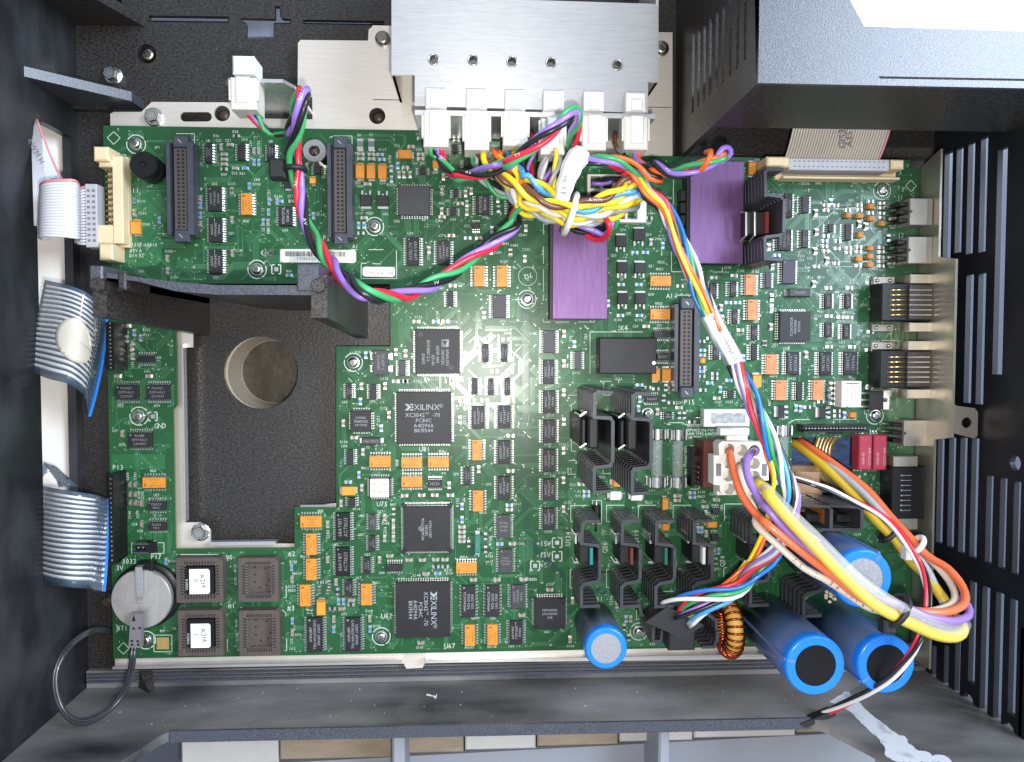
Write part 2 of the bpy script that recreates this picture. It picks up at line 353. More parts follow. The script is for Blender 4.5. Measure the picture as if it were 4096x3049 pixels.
# ------------------------------------------------------------------ the black casing
HX0, HX1, HY0, HY1 = -199.0, 247.0, -174.0, 205.0
bx, by = P(3027, 338, 105.0)
case = thing('casing', 'black scuffed plastic casing with vent slots around the green circuit board', 'casing', (0, 0, FZ - 3))
def polyz(t, pts, z): return [Z(t, x, y, z) for x, y in pts]
def srcpoly(pts, z): return [P(u, v, z) for u, v in pts]
def circ(c, r, n=40): return [(c[0] + r * math.cos(2 * math.pi * k / n), c[1] + r * math.sin(2 * math.pi * k / n)) for k in range(n)]
hc = P(1044, 1492, FZ); hr = 18.9
rc = Z('A1', 1182, 435, FZ)
win = rect('C4', 330, 490, 845, 1020, FZ)
fl = [srcpoly([(595, 62), (915, 66), (915, 92), (595, 88)], FZ), srcpoly([(963, 72), (1099, 75), (1099, 25), (1121, 25), (1125, 73), (1164, 76), (1164, 97), (1099, 97), (1097, 153), (985, 153), (985, 95), (963, 92)], FZ),
      srcpoly([(1212, 79), (1535, 84), (1535, 102), (1212, 97)], FZ), srcpoly([(512, 62), (545, 68), (545, 82), (530, 80)], FZ), circ(hc, hr), circ(rc, 9.0 * 0.5 + 0.3, 24),
      [(win[0], win[1]), (win[2], win[1]), (win[2], win[3]), (win[0], win[3])], srcpoly([(458, -6), (486, -6), (486, 42), (466, 42)], FZ)]
MB().plate([(HX0, HY0), (HX1, HY0), (HX1, by + 26), (bx + 3, by + 26), (bx + 3, HY1 + 10), (HX0, HY1 + 10)], fl, FZ - 3, FZ).build('floor_panel', 'plastic_black', case)
# well below the round hole
MB().lathe((hc[0] + 1.2, hc[1], 0), [(hr + 1.5, FZ - 3.1), (hr + 0.2, FZ - 3.1), (hr - 1.8, FZ - 21), (hr - 2.0, FZ - 21.2), (0.2, FZ - 21)], 48, cap=False, mis=[0, 0, 0, 1]).build('speaker_well', ['well_steel', 'disc_brown'], case)
# left wall, with the long cable slot
def px_rect(t, x0, y0, x1, y1, X):
    a = PX(*uv(t, x0, y0), X); b = PX(*uv(t, x1, y1), X); return (min(a[0], b[0]), min(a[1], b[1]), max(a[0], b[0]), max(a[1], b[1]))
yt = PX(140, 470, HX0)[0]; yb = PX(150, 2350, HX0)[0]
zs0 = PX(300, 1400, HX0)[1]; zs1 = PX(160, 1400, HX0)[1]
if zs0 < FZ: zs0 = FZ + 0.4
slot = [(yb, zs0), (yt, zs0), (yt, zs1 - 6), (yt - 5, zs1), (yb, zs1)]
MB().plate([(HY0 - 8, FZ - 3), (HY1, FZ - 3), (HY1, 84), (HY0 - 8, 84)], [slot], HX0 - 4, HX0, axis='x').build('side_wall', 'plastic_wall', case)
wp = MB().plate([(-206, -60), (-203.5, -60), (-203.5, -14), (-238, 40), (-242, 40), (-206, -14)], [], -205, 215, axis='y').build('side_panel', 'white_warm'); tag(wp, 'cream white panel outside the cable slot of the black casing', 'panel')
# bottom wall with its low notch
MB().plate([(HX0 - 4, FZ - 3), (HX1 + 6, FZ - 3), (HX1 + 6, 110), (203, 112), (181, 81), (166, 49), (160, 41), (-138, 39), (-141, 43), (-149, 65), (-158, 110), (HX0 - 4, 110)], [], HY0 - 4.4, HY0, axis='y').build('front_wall', 'plastic_dusty', case)
MB().add([(-138, HY0 - 4.8, 38.9), (160, HY0 - 4.8, 40.9), (160, HY0 + 0.5, 40.9), (-138, HY0 + 0.5, 38.9), (-138, HY0 - 4.8, 40.2), (160, HY0 - 4.8, 42.2), (160, HY0 + 0.5, 42.2), (-138, HY0 + 0.5, 40.2)], [(0, 3, 2, 1), (4, 5, 6, 7), (0, 1, 5, 4), (1, 2, 6, 5), (2, 3, 7, 6), (3, 0, 4, 7)]).build('wall_rim', 'plastic_rim', case)
MB().box(HX0 + 0.5, HY0 + 0.2, FZ, HX1 - 0.5, HY0 + 9, -8.5).build('ledge', 'plastic_dusty', case)
for k in range(3): MB().box(HX0 + 1, HY0 + 3.2 + 1.9 * k, -8.5, HX1 - 1, HY0 + 4.3 + 1.9 * k, -7.4).build('ledge_rib', 'plastic_rim', case)
a = PY(*uv('D1', 1300, 900), HY0); b = PY(*uv('D1', 1215, 1105), HY0)
MB().add([(a[0] - 2, HY0 + 9, -8), (a[0] + 5, HY0 + 9, -8), (b[0], HY0, b[1]), (b[0] + 2, HY0, b[1]), (a[0] - 2, HY0, -8), (a[0] + 5, HY0, -8)], [(0, 1, 3, 2), (0, 2, 4), (1, 5, 3), (0, 4, 5, 1), (2, 3, 5, 4)]).build('gusset', 'plastic_black', case)
# right wall with vent slots
def vent(t, x0, y0, x1, y1): r = px_rect(t, x0, y0, x1, y1, HX1); return [(r[0], r[1]), (r[2], r[1]), (r[2], r[3]), (r[0], r[3])]
vs_ = []
for (t, x, y0, y1, w) in [('A4', 1595, 1240, 2590, 40), ('A4', 1692, 1200, 2030, 42), ('A4', 1785, 1160, 2040, 42), ('A4', 1888, 1118, 2025, 44), ('A4', 2022, 1210, 3020, 42),
                          ('B4', 1770, 705, 1740, 44), ('B4', 1868, 695, 1752, 44), ('C4', 1540, 500, 1365, 42), ('C4', 1632, 500, 1400, 42), ('C4', 1722, 500, 1445, 42), ('C4', 1815, 505, 1485, 44),
                          ('C4', 1935, 805, 1525, 46), ('C4', 2045, 825, 1570, 46), ('C4', 2155, 852, 1618, 46), ('D4', 1492, 700, 990, 36), ('D4', 1590, 700, 1052, 38), ('D4', 1680, 640, 1115, 40),
                          ('D4', 1800, 185, 1030, 42), ('D4', 1900, 225, 1300, 44), ('D4', 2010, 270, 1380, 46), ('D4', 2125, 325, 1290, 46), ('D4', 2205, 560, 1530, 34)]:
    vs_.append(vent(t, x - w * 0.39, y0, x + w * 0.39, y1))
def vcirc(t, x, y, r):
    a = PX(*uv(t, x, y), HX1); return [(a[0] + r * math.cos(k * math.pi / 8), a[1] + r * math.sin(k * math.pi / 8)) for k in range(16)]
vs_ += [vcirc('C4', 2145, 710, 3.6), vcirc('D4', 1765, 1165, 4.2), vcirc('D4', 2088, 1405, 4.2)]
good = []
for h in vs_:
    bb = (min(p[0] for p in h), max(p[0] for p in h), min(p[1] for p in h), max(p[1] for p in h))
    if bb[2] > FZ - 1 and all(bb[1] < g[0] - 0.4 or bb[0] > g[1] + 0.4 or bb[3] < g[2] - 0.4 or bb[2] > g[3] + 0.4 for g, _ in good): good.append((bb, h))
MB().plate([(HY0 - 8, FZ - 3), (by + 26, FZ - 3), (by + 26, 64), (HY0 - 8, 64)], [h for _, h in good], HX1, HX1 + 2.6, axis='x').build('vented_wall', 'plastic_vent', case)
# raised block in the upper right corner: walls, top rim, lower shelf, open middle
BZ = 105.0
def bslots():
    out = []
    for (x, y0, y1) in [(1552, 260, 920), (1597, 240, 870), (1643, 200, 830), (1690, 150, 780), (1742, 90, 735), (1795, 40, 680), (1852, -60, 625), (1912, -160, 565), (1972, -260, 495)]:
        a = PX(*uv('A3', x - 10, y1), bx); b = PX(*uv('A3', x + 10, y1), bx); c = PX(*uv('A3', x, y0), bx)
        z0, z1 = min(a[1], b[1]), max(a[1], b[1]); y0_, y1_ = a[0], max(c[0], a[0] + 30); y1_ = min(y1_, HY1 - 6)
        if z0 > -10 and (not out or z0 > out[-1][2][1] + 0.8): out.append([(y0_, z0), (y1_, z0), (y1_, z1), (y0_, z1)])
    return out
MB().plate([(by, FZ), (HY1, FZ), (HY1, BZ - 0.5), (by, BZ - 0.5)], bslots(), bx, bx + 3, axis='x').build('block_side', 'plastic_black', case)
MB().box(bx + 3, by, 50, HX1 + 30, by + 3, BZ - 0.5).build('block_front', 'plastic_black', case)
MB().box(bx + 3.1, by + 22, FZ, HX1 - 0.1, by + 25, 60).build('block_back', 'plastic_black', case)
def bz(t, x, y, z=BZ): return Z(t, x, y, z)
o1 = [bz('A4', 690, 0), bz('A4', 1035, 645), (HX1 + 30, bz('A4', 2216, 662)[1])]
up = 60.0
top = [(bx, by), (HX1 + 30, by), o1[2], o1[1], o1[0], (o1[0][0] - 0.535 * up, o1[0][1] + up), (bx, by + 120)]
MB().plate(top, [], BZ - 0.5, BZ + 1.5).build('block_rim', 'plastic_rim', case)
s0 = [bz('A4', 815, 0, 99), bz('A4', 930, 212, 99), (HX1 + 30, bz('A4', 2216, 262, 99)[1])]
shp = [o1[0], o1[1], o1[2], s0[2], s0[1], s0[0], (s0[0][0] - 0.535 * up, s0[0][1] + up), (o1[0][0] - 0.535 * up, o1[0][1] + up)]
MB().plate(shp, [], 97, 99).build('block_shelf', 'plastic_rim', case)
MB().tube([(o1[0][0] - 0.535 * up, o1[0][1] + up, 101.7), (*o1[0], 101.7), (*o1[1], 101.7), (*o1[2], 101.7)], 2.6, 4).build('block_step', 'plastic_black', case)
# ribs and small posts on the casing
g0 = PX(*uv('A1', 250, 590), HX0 + 1); g1 = Z('A1', 1060, 740, 2); gy = g1[1]
MB().plate([(HX0, FZ), (g1[0], FZ), (g1[0], 2), (HX0, 34)], [], gy - 4.5, gy, axis='y').build('gusset', 'plastic_rim', case)
MB().plate([(HX0, FZ), (Z('A1', 1165, 215, FZ)[0], FZ), (HX0, 90)], [], Z('A1', 1165, 215, FZ)[1], Z('A1', 1165, 215, FZ)[1] + 5, axis='y').build('gusset', 'plastic_black', case)
a = Z('A1', 560, 300, -2); b = Z('A1', 1000, 840, -6)
MB().box(HX0 + 0.1, b[1], FZ, b[0] - 8, gy - 6, -7).build('floor_pad', 'plastic_black', case)
# the bridge in the cut-out: two tall ribs and the bar between them
BR = 100.0
xr = Z('B2', 950, 1000, FZ)[0]; xl = Z('B1', 1615, 1190, FZ)[0]
def rib(x, w, t, ys, yb_):
    MB().plate([(Z(t, 0, ys[0], BR)[1], BR), (Z(t, 0, ys[1], BR)[1], BR), (Z(t, 0, yb_[1], FZ)[1], FZ + 0.2), (Z(t, 0, yb_[0], FZ)[1], FZ + 0.2)], [], x, x + w, axis='x').build('bridge_rib', 'plastic_black', case)
rib(xr - 6.0, 6.0, 'B2', (700, 1048), (890, 1215)); rib(xl, 5.0, 'B1', (680, 1040), (930, 1190))
ya, yb2 = P(1300, 1143, BR)[1], P(1300, 1181, BR)[1]
bar = [(xl + 5, ya - 0.3), (xl + 5, ya + 4.4), (xl + 30, ya + 1.0), (xl + 45, ya), (xr - 6, ya), (xr - 6, yb2), (xl + 45, yb2), (xl + 30, yb2 + 1.2), (xl + 16, yb2 + 4.8), (xl + 5, yb2 + 6.0)]
MB().prism(bar, FZ + 0.2, BR - 1).build('bridge_bar', 'plastic_black', case)
MB().prism([(x, y) for x, y in bar], BR - 1, BR).build('bridge_rim', 'plastic_rim', case)
for (t, x, y, dx) in (('B1', 778, 782, 0), ('B2', 550, 790, 0)):
    c = Z(t, x, y, BR + 3); MB().lathe((c[0], c[1], 0), [(2.7, BR - 12), (2.7, BR + 2.5), (2.4, BR + 3), (0.1, BR + 3)], 20).build('bridge_post', 'plastic_black', case, smooth=False)
c = Z('B2', 470, 740, BR); MB().cbox(c[0] - 4, c[1] - 4.5, BR - 25, c[0] + 4, c[1] + 5.5, BR + 1.5, 0.6).build('bridge_block', 'plastic_rim', case)
c = Z('B1', 790, 700, BR); MB().cbox(c[0] - 2.5, c[1] - 4, BR - 20, c[0] + 2.2, c[1] + 3, BR + 1.5, 0.6).build('bridge_block', 'plastic_rim', case)
c = Z('B1', 990, 760, BR); MB().cbox(c[0] - 1.5, c[1] - 3, BR - 20, c[0] + 1.5, c[1] + 3.4, BR + 1, 0.6).build('bridge_block', 'plastic_black', case)
# white smear and dust specks left on the front wall
def smear(pts, name, mat, thick):
    q = [PY(*uv('D4', x, y), HY0) for x, y in pts]; bm_ = MB().plate([(a, b) for a, b in q], [], HY0, HY0 + thick, axis='y'); return bm_.build(name, mat, case)
L0 = [(650, 1165), (720, 1120), (790, 1080), (850, 1150), (900, 1180), (940, 1225), (990, 1275), (1060, 1330), (1125, 1380), (1190, 1430), (1262, 1450), (1290, 1510), (1370, 1560), (1450, 1575), (1480, 1600), (1560, 1590), (1640, 1650), (1180, 1650), (1095, 1600), (1090, 1530), (1040, 1450), (960, 1390), (900, 1330), (860, 1290), (800, 1235), (740, 1190)]
jit = []
for i in range(len(L0)):
    p, q = L0[i], L0[(i + 1) % len(L0)]; n = max(1, int(math.hypot(q[0] - p[0], q[1] - p[1]) / 22))
    for k in range(n): jit.append((p[0] + (q[0] - p[0]) * k / n + random.uniform(-7, 7), p[1] + (q[1] - p[1]) * k / n + random.uniform(-7, 7)))
smear(jit, 'residue_smear', 'residue', 0.18)
m = MB()
for k in range(40):
    x = random.uniform(-180, 170); z = random.uniform(-4, 34); r = random.choice((0.12, 0.15, 0.2, 0.3))
    m.lathe((x, HY0, z), [(r, 0), (r * 0.6, 0.2)], 5, axis='y')
for k in range(30):
    x = random.uniform(-200, -40); y = random.uniform(100, 160); m.lathe((x, y, FZ), [(0.15, 0), (0.08, 0.15)], 5)
tag(m.build('dust_speck', 'residue', case), kind='stuff')
c = PY(*uv('D2', 1500, 1130), HY0); m = MB()
for k in range(7): m.tube([(c[0], HY0 + 0.2, c[1]), (c[0] + random.uniform(-5, 2), HY0 + 0.8, c[1] + random.uniform(-3, 3))], 0.25, 5)
m.build('lint', 'residue', case)
# ------------------------------------------------------------------ outside, below the front wall
ty = HY0 - 5
tr = thing('paper_tray', 'pale grey plastic tray with upright ribs outside the front wall', 'tray', (0, -240, -70))
MB().prism([(-150, -300), (220, -300), (220, -207.5), (-150, -218)], -13, -10).build('tray_plate', 'tray_grey', tr)
for (t, x, y, w) in (('D2', 1195, 1420, 6.0), ('D3', 1325, 1360, 5.4)):
    a = Z(t, x, y, 22); MB().cbox(a[0] - w / 2, -300, -9.98, a[0] + w / 2, a[1], 22, 1.0).build('tray_rib', 'tray_grey', tr)
MB().prism([(-150, -230), (220, -220), (220, -208.5), (-150, -219)], -69.9, -13.02).build('tray_skirt', 'rubber', tr)
xb = -150.0; k = 0
for w in (50, 62, 34, 38, 44, 40, 56, 30, 40):
    MB_ = MB().cbox(xb, -212.5 + 0.028 * (xb + 100), -69.9, xb + w - 0.8, -181.0, -5, 0.8)
    tag(MB_.build('cardboard_block', ('block_tan', 'block_pale')[k in (0, 3, 5, 6, 8)]), ('tan cardboard block in the gap below the front wall', 'pale grey card block in the gap below the front wall')[k in (0, 3, 5, 6, 8)], 'block', 'card blocks below the front wall'); xb += w; k += 1
# ------------------------------------------------------------------ metal mounting plate under the board
PZ = -4.0
mp = thing('mounting_plate', 'beige silver sheet metal plate under the green circuit board', 'metal plate', (0, 0, PZ - 1.2))
out = srcpoly([(441, 455), (455, 448), (565, 448), (607, 408), (935, 410), (1190, 410), (1192, 172), (1202, 160), (1472, 163), (1475, 118), (1490, 106), (2690, 130), (2690, 640), (3640, 650), (3655, 2630), (1700, 2652), (1690, 2672), (1625, 2675), (1615, 2655), (468, 2668), (460, 2660)], PZ)
def zr(t, x0, y0, x1, y1, z): r = rect(t, x0, y0, x1, y1, z); return [(r[0], r[1]), (r[2], r[1]), (r[2], r[3]), (r[0], r[3])]
c1 = Z('A1', 1790, 915, PZ); c2 = Z('A2', 1025, 935, PZ)
a = Z('A1', 1490, 942, PZ); b = Z('A1', 1668, 942, PZ); rr = 2.35
stad = [(a[0] + rr * math.cos(math.radians(90 + 22.5 * k)), a[1] + rr * math.sin(math.radians(90 + 22.5 * k))) for k in range(9)] + [(b[0] + rr * math.cos(math.radians(-90 + 22.5 * k)), b[1] + rr * math.sin(math.radians(-90 + 22.5 * k))) for k in range(9)]
win = rect('C4', 335, 495, 842, 1018, PZ)
cut = srcpoly([(772, 1125), (1575, 1125), (1575, 1398), (1353, 1398), (1353, 2012), (1190, 2030), (1190, 2175), (842, 2175), (842, 2120), (800, 2090), (740, 2090), (735, 1390), (772, 1390)], PZ)
cut = [cut[0]] + [P(1575, 1120, PZ)] + cut[2:]
MB().plate(out, [circ(c1, 3.9, 24), circ(c2, 4.1, 24), stad, [(win[0], win[1]), (win[2], win[1]), (win[2], win[3]), (win[0], win[3])], cut], PZ - 1.2, PZ).build('sheet', 'steel', mp)
a = P(470, 2660, PZ); b = P(1612, 2648, PZ); MB().box(a[0], a[1], PZ, b[0], a[1] + 1.3, 1.6).build('plate_lip', 'steel_bright', mp)
a2 = P(1702, 2645, PZ); b = P(3640, 2640, PZ); MB().box(a2[0], a[1], PZ, b[0], a[1] + 1.3, 1.6).build('plate_lip', 'steel_bright', mp)
r = rect('C1', 1478, -250, 1538, 1180, 0); MB().box(r[0], r[1], PZ, r[2] - 3.0, r[3], 0.5).build('plate_lip', 'steel_bright', mp)
r = rect('C1', 1690, 1318, 2225, 1362, -1); MB().box(r[0], r[1], PZ, r[2], r[3] - 1.5, 0.5).build('plate_lip', 'steel_bright', mp)
r = rect('C2', 410, 1045, 690, 1072, PZ); MB().box(r[0], r[1], PZ, r[2], r[3], PZ + 1.5).build('plate_lip', 'steel_bright', mp)
for c in (c1, c2): MB().lathe((c[0] + 0.5, c[1] - 0.3, 0), [(3.0, FZ), (3.0, -7), (2.2, -5.5), (0.1, -5.2)], 20).build('locating_peg', 'brown_post', case, smooth=True)
# window below the board: coil and cloth
wz = -34
r = rect('C4', 340, 480, 860, 1040, -14)
clo = MB(); rows = []
for i in range(15):
    rows.append([(r[0] - 12 + (r[2] - r[0] + 24) * i / 14, r[1] - 12 + (r[3] - r[1] + 24) * j / 14, wz + 1.5 * math.sin(i * 1.7 + j) + 1.2 * math.sin(j * 2.3)) for j in range(15)])
clo.grid(rows, 2.0); tag(clo.build('cloth', 'blue_cloth', smooth=True), 'crumpled blue cloth seen through the square window in the board', 'cloth')
cc = Z('C4', 800, 640, -20); tor = thing('toroid_coil', 'gold and copper wound coil seen through the square window in the board', 'coil', (cc[0], cc[1], -34))
for k in range(5):
    MB().tube([(cc[0] + 4 + (12 + k * 2.6) * math.cos(t * math.pi / 16), cc[1] + (12 + k * 2.6) * math.sin(t * math.pi / 16), -26 + k * 1.5) for t in range(33)], 1.7, 8).build('winding', ('gold_tape', 'copper_big', 'gold_tape', 'steel_warm', 'gold_tape')[k], tor, smooth=True)
r2 = rect('C4', 330, 740, 610, 1035, -18)
tag(MB().cbox(r2[0], r2[1], -31.5, r2[2], r2[3], -18, 3.0).build('copper_core', 'copper_big'), 'smooth copper coloured metal core seen through the board window', 'metal core')
# ------------------------------------------------------------------ the circuit board
brd = thing('circuit_board', 'large green circuit board crowded with chips, connectors and heat sinks', 'circuit board', (0, 0, -1.6))
xL = P(432, 1550)[0]; yT = P(900, 510)[1]; yTR = P(3000, 630)[1]; yB = P(1600, 2614)[1]; xR = P(3672, 1000)[0]
xs = P(2150, 560)[0]; xn = P(3641, 660)[0]
bout = [(xL, yT), (xs, yT), (xs, yTR), (xn, yTR), (xn, yTR - 4), (xR, yTR - 4), (xR, yB), (xL, yB)]
bcut = srcpoly([(702, 1134), (1560, 1136), (1562, 1386), (1345, 1386), (1345, 2031), (1178, 2031), (1178, 2192), (704, 2196), (694, 1640), (710, 1620)], 0)
wr = rect('C4', 345, 505, 838, 1012, 0)
bwin = [(wr[0], wr[1]), (wr[2], wr[1]), (wr[2], wr[3]), (wr[0], wr[3])]
MB().plate(bout, [bcut, bwin], -1.6, 0, mis=(0, 1)).build('laminate', ['pcb', 'pcb_edge'], brd)
def inside(p, poly):
    c = False; j = len(poly) - 1
    for i in range(len(poly)):
        if (poly[i][1] > p[1]) != (poly[j][1] > p[1]) and p[0] < (poly[j][0] - poly[i][0]) * (p[1] - poly[i][1]) / (poly[j][1] - poly[i][1]) + poly[i][0]: c = not c
        j = i
    return c
G = 0.66; NX = int((xR - xL) / G); NY = int((yT - yB) / G)
occ = bytearray(NX * NY)
for i in range(NX):
    for j in range(NY):
        p = (xL + i * G, yB + j * G)
        if i < 3 or j < 3 or i > NX - 4 or not inside(p, bout) or inside((p[0] - 1.5, p[1]), bcut) or inside((p[0] + 1.5, p[1]), bcut) or inside((p[0], p[1] + 1.5), bcut) or inside((p[0], p[1] - 1.5), bcut) or inside(p, bwin) or inside((p[0], p[1] + 2), bout) is False: occ[i * NY + j] = 1
def band(t, pts, w, mat, z):
    m = MB(); q = [Z(t, x, y) for x, y in pts]
    for a, b in zip(q, q[1:]): m.line(a, b, w, z); z += 0.0008
    for a in q[1:-1]: m.disc(a, w / 2, z, 12)
    m.build('copper_pour', mat, brd, smooth='flat')
band('C3', [(205, -500), (208, 600), (212, 1330), (440, 1560), (640, 1740), (1250, 1745), (1700, 1740)], 3.2, 'pcb_dark', 0.014)
band('B1', [(1600, 560), (1900, 380)], 2.0, 'pcb_dark', 0.012)
def pour(t, pts, mat): MB().plate([Z(t, x, y) for x, y in pts], [], 0.004, 0.011).build('copper_pour', mat, brd)
pour('C3', [(560, 830), (830, 830), (830, 1020), (1000, 1020), (1000, 1180), (1060, 1240), (1060, 1500), (960, 1600), (560, 1600)], 'pcb_light'); pour('D3', [(700, 110), (1120, 110), (1120, 440), (1400, 440), (1400, 720), (700, 720), (640, 520)], 'pcb_light')
pour('B1', [(980, 20), (1300, 20), (1300, 600), (1180, 640), (900, 640)], 'pcb_light'); pour('C1', [(900, 640), (1330, 640), (1330, 760), (900, 760)], 'pcb_light'); pour('B4', [(1080, 300), (1360, 300), (1360, 380), (1080, 380)], 'pcb_light'); pour('C4', [(1120, 210), (1320, 180), (1320, 640), (1130, 640)], 'pcb_light')
tr_ = MB(); vi = MB()
DIRS = [(1, 0), (1, 1), (0, 1), (-1, 1), (-1, 0), (-1, -1), (0, -1), (1, -1)]
def free(i, j): return 0 <= i < NX and 0 <= j < NY and not occ[i * NY + j]
def cell(i, j): return (xL + i * G, yB + j * G)
def route(i, j, d, lens, w):
    pts = [(i, j)]; used = [(i, j)]
    for (L, turn) in lens:
        d = (d + turn) % 8; n = 0
        while n < L and free(i + DIRS[d][0], j + DIRS[d][1]): i += DIRS[d][0]; j += DIRS[d][1]; used.append((i, j)); n += 1
        if n: pts.append((i, j))
        if n < L: break
    if len(used) < 4: return None
    for a, b in used: occ[a * NY + b] = 1
    for a, b in zip(pts, pts[1:]): tr_.line(cell(*a), cell(*b), w, 0.03)
    return pts
def via(c, big=False):
    r = random.uniform(0.30, 0.42) if big else random.uniform(0.2, 0.3); vi.disc(c, r, 0.06, 7)
ntr = 0
for k in range(4200):
    i, j = random.randrange(NX), random.randrange(NY); n = random.choice((1, 1, 2, 3, 4, 6)); d = random.choice((0, 2, 4, 6, 0, 2, 4, 6, 1, 3, 5, 7))
    lens = [(random.randint(4, 26), 0)] + [(random.randint(3, 18), random.choice((-1, 1))) for _ in range(random.randint(0, 3))]
    pd = DIRS[(d + 2) % 8]
    for q in range(n):
        a, b = i + pd[0] * q, j + pd[1] * q
        if free(a, b):
            pts = route(a, b, d, lens, random.choice((0.22, 0.22, 0.26, 0.34)))
            if pts:
                if random.random() < 0.42: via(cell(*pts[0]), random.random() < 0.5)
                if random.random() < 0.42: via(cell(*pts[-1]), random.random() < 0.5)
tag(tr_.build('trace', 'trace', brd, smooth='flat'), kind='stuff')
for k in range(500):
    i, j = random.randrange(NX), random.randrange(NY)
    if free(i, j): via(cell(i, j), random.random() < 0.4)
# ---- components
so = MB()            # solder pads
def pin_row(m, x0, y0, x1, y1, side, n, h, pitch=None, w=None, L=1.25):
    """gull wing pins along one side of a body"""
    if side in 'LR':
        span = (y1 - y0); p = pitch or span / n; w = w or p * 0.42
        for k in range(n):
            y = (y0 + y1) / 2 + (k - (n - 1) / 2) * p; s = -1 if side == 'L' else 1; X = x0 if side == 'L' else x1
            pr = [(0, h * 0.55), (0.3, h * 0.55), (0.62, 0.22), (L, 0.2)]
            m.add([(X + s * a, y + q * w / 2, z) for a, z in pr for q in (-1, 1)], [(0, 1, 3, 2), (2, 3, 5, 4), (4, 5, 7, 6)])
            so.quad(X + s * L * 0.45, y - w * 0.65, X + s * (L + 0.45), y + w * 0.65, 0.1) if s > 0 else so.quad(X - (L + 0.45), y - w * 0.65, X - L * 0.45, y + w * 0.65, 0.1)
    else:
        span = (x1 - x0); p = pitch or span / n; w = w or p * 0.42
        for k in range(n):
            x = (x0 + x1) / 2 + (k - (n - 1) / 2) * p; s = -1 if side == 'B' else 1; Y = y0 if side == 'B' else y1
            pr = [(0, h * 0.55), (0.3, h * 0.55), (0.62, 0.22), (L, 0.2)]
            m.add([(x + q * w / 2, Y + s * a, z) for a, z in pr for q in (-1, 1)], [(0, 1, 3, 2), (2, 3, 5, 4), (4, 5, 7, 6)])
            so.quad(x - w * 0.65, Y + s * L * 0.45, x + w * 0.65, Y + s * (L + 0.45), 0.1) if s > 0 else so.quad(x - w * 0.65, Y - (L + 0.45), x + w * 0.65, Y - L * 0.45, 0.1)
def ic(t, x0, y0, x1, y1, sides, n, txt=None, ang=0, mat='chip', pm_='chip_print_dim', h=2.4, name='integrated_circuit', th=None, dot=True, bar=False, jl=False, L=1.25):
    r = rect(t, x0, y0, x1, y1, h); b = MB().cbox(r[0], r[1], 0.25, r[2], r[3], h, 0.18, side=0.12).build(name, mat, brd)
    m = MB()
    if sides == 'Q':
        for s in 'LRTB':
            if jl:
                span = (r[3] - r[1]) if s in 'LR' else (r[2] - r[0]); p = min(1.27, span / (n + 1.0))
                pin_row(m, *r, s, n, 2.6, pitch=p, w=0.5, L=0.75)
            else: pin_row(m, *r, s, n, h, L=L)
    else:
        for s in sides: pin_row(m, *r, s, n, h, L=L)
    m.build('pins', 'solder', b, smooth='flat')
    mk = MB(); cx, cy = (r[0] + r[2]) / 2, (r[1] + r[3]) / 2; W_, H_ = r[2] - r[0], r[3] - r[1]; zt = h + 0.03
    if dot: mk.disc((r[0] + min(W_, H_) * 0.17, r[3] - min(W_, H_) * 0.17), min(W_, H_) * 0.06, zt, 10)
    if bar: mk.box(r[0] + W_ * 0.42, r[3] - H_ * 0.2, zt, r[0] + W_ * 0.46, r[3] - H_ * 0.04, zt + 0.01)
    if txt:
        ln = txt.split('|'); al, ac = (W_, H_) if ang in (0, 180) else (H_, W_); th = th or min(ac / (len(ln) * 1.75 + 0.5), al / (max(len(l) for l in ln) * 0.86 + 1))
        for k, l in enumerate(ln):
            o = ((len(ln) - 1) / 2 - k) * th * 1.6; a = math.radians(ang); mk.text(l, cx - math.sin(a) * o, cy + math.cos(a) * o, zt, th, ang, sx=0.92)
    if mk.v: mk.build('marking', pm_, b, smooth='flat')
    return b, r
NS = 'P64AD|DM74ALS|273WM'; NT = 'P65AX|DM74ALS|245AWM'
def soic(t, lst):
    for e in lst:
        x0, y0, x1, y1, s, n = e[:6]; kw = e[6] if len(e) > 6 else {}; ic(t, x0, y0, x1, y1, s, n, **kw)
d7 = dict(txt='940609|339', ang=-90); ns = dict(txt=NS, ang=-90, bar=True, dot=False, pm_='chip_print'); nt_ = dict(txt=NT, ang=-90, bar=True, dot=False, pm_='chip_print')
g_ = dict(mat='chip_grey'); sm = dict(txt='P64AH|DM74ALS', ang=-90)
LR, TB, Q = 'LR', 'TB', 'Q'
soic('A1', [(1648, 1150, 1705, 1310, LR, 7, sm), (1912, 1150, 1975, 1290, LR, 7)])
soic('A2', [(140, 1158, 198, 1290, LR, 7, sm), (1362, 1345, 1414, 1405, LR, 4), (515, 1330, 575, 1402, LR, 4), (1630, 1158, 1672, 1230, LR, 4), (1722, 1285, 1765, 1350, LR, 4)])
soic('B1', [(1672, -8, 1785, 190, LR, 10, dict(txt='P64AD|DM74ALS|244WM', ang=-90)), (1682, 240, 1790, 440, LR, 10, ns), (1682, 495, 1790, 692, LR, 10, ns), (1100, 1355, 1240, 1410, TB, 7)])
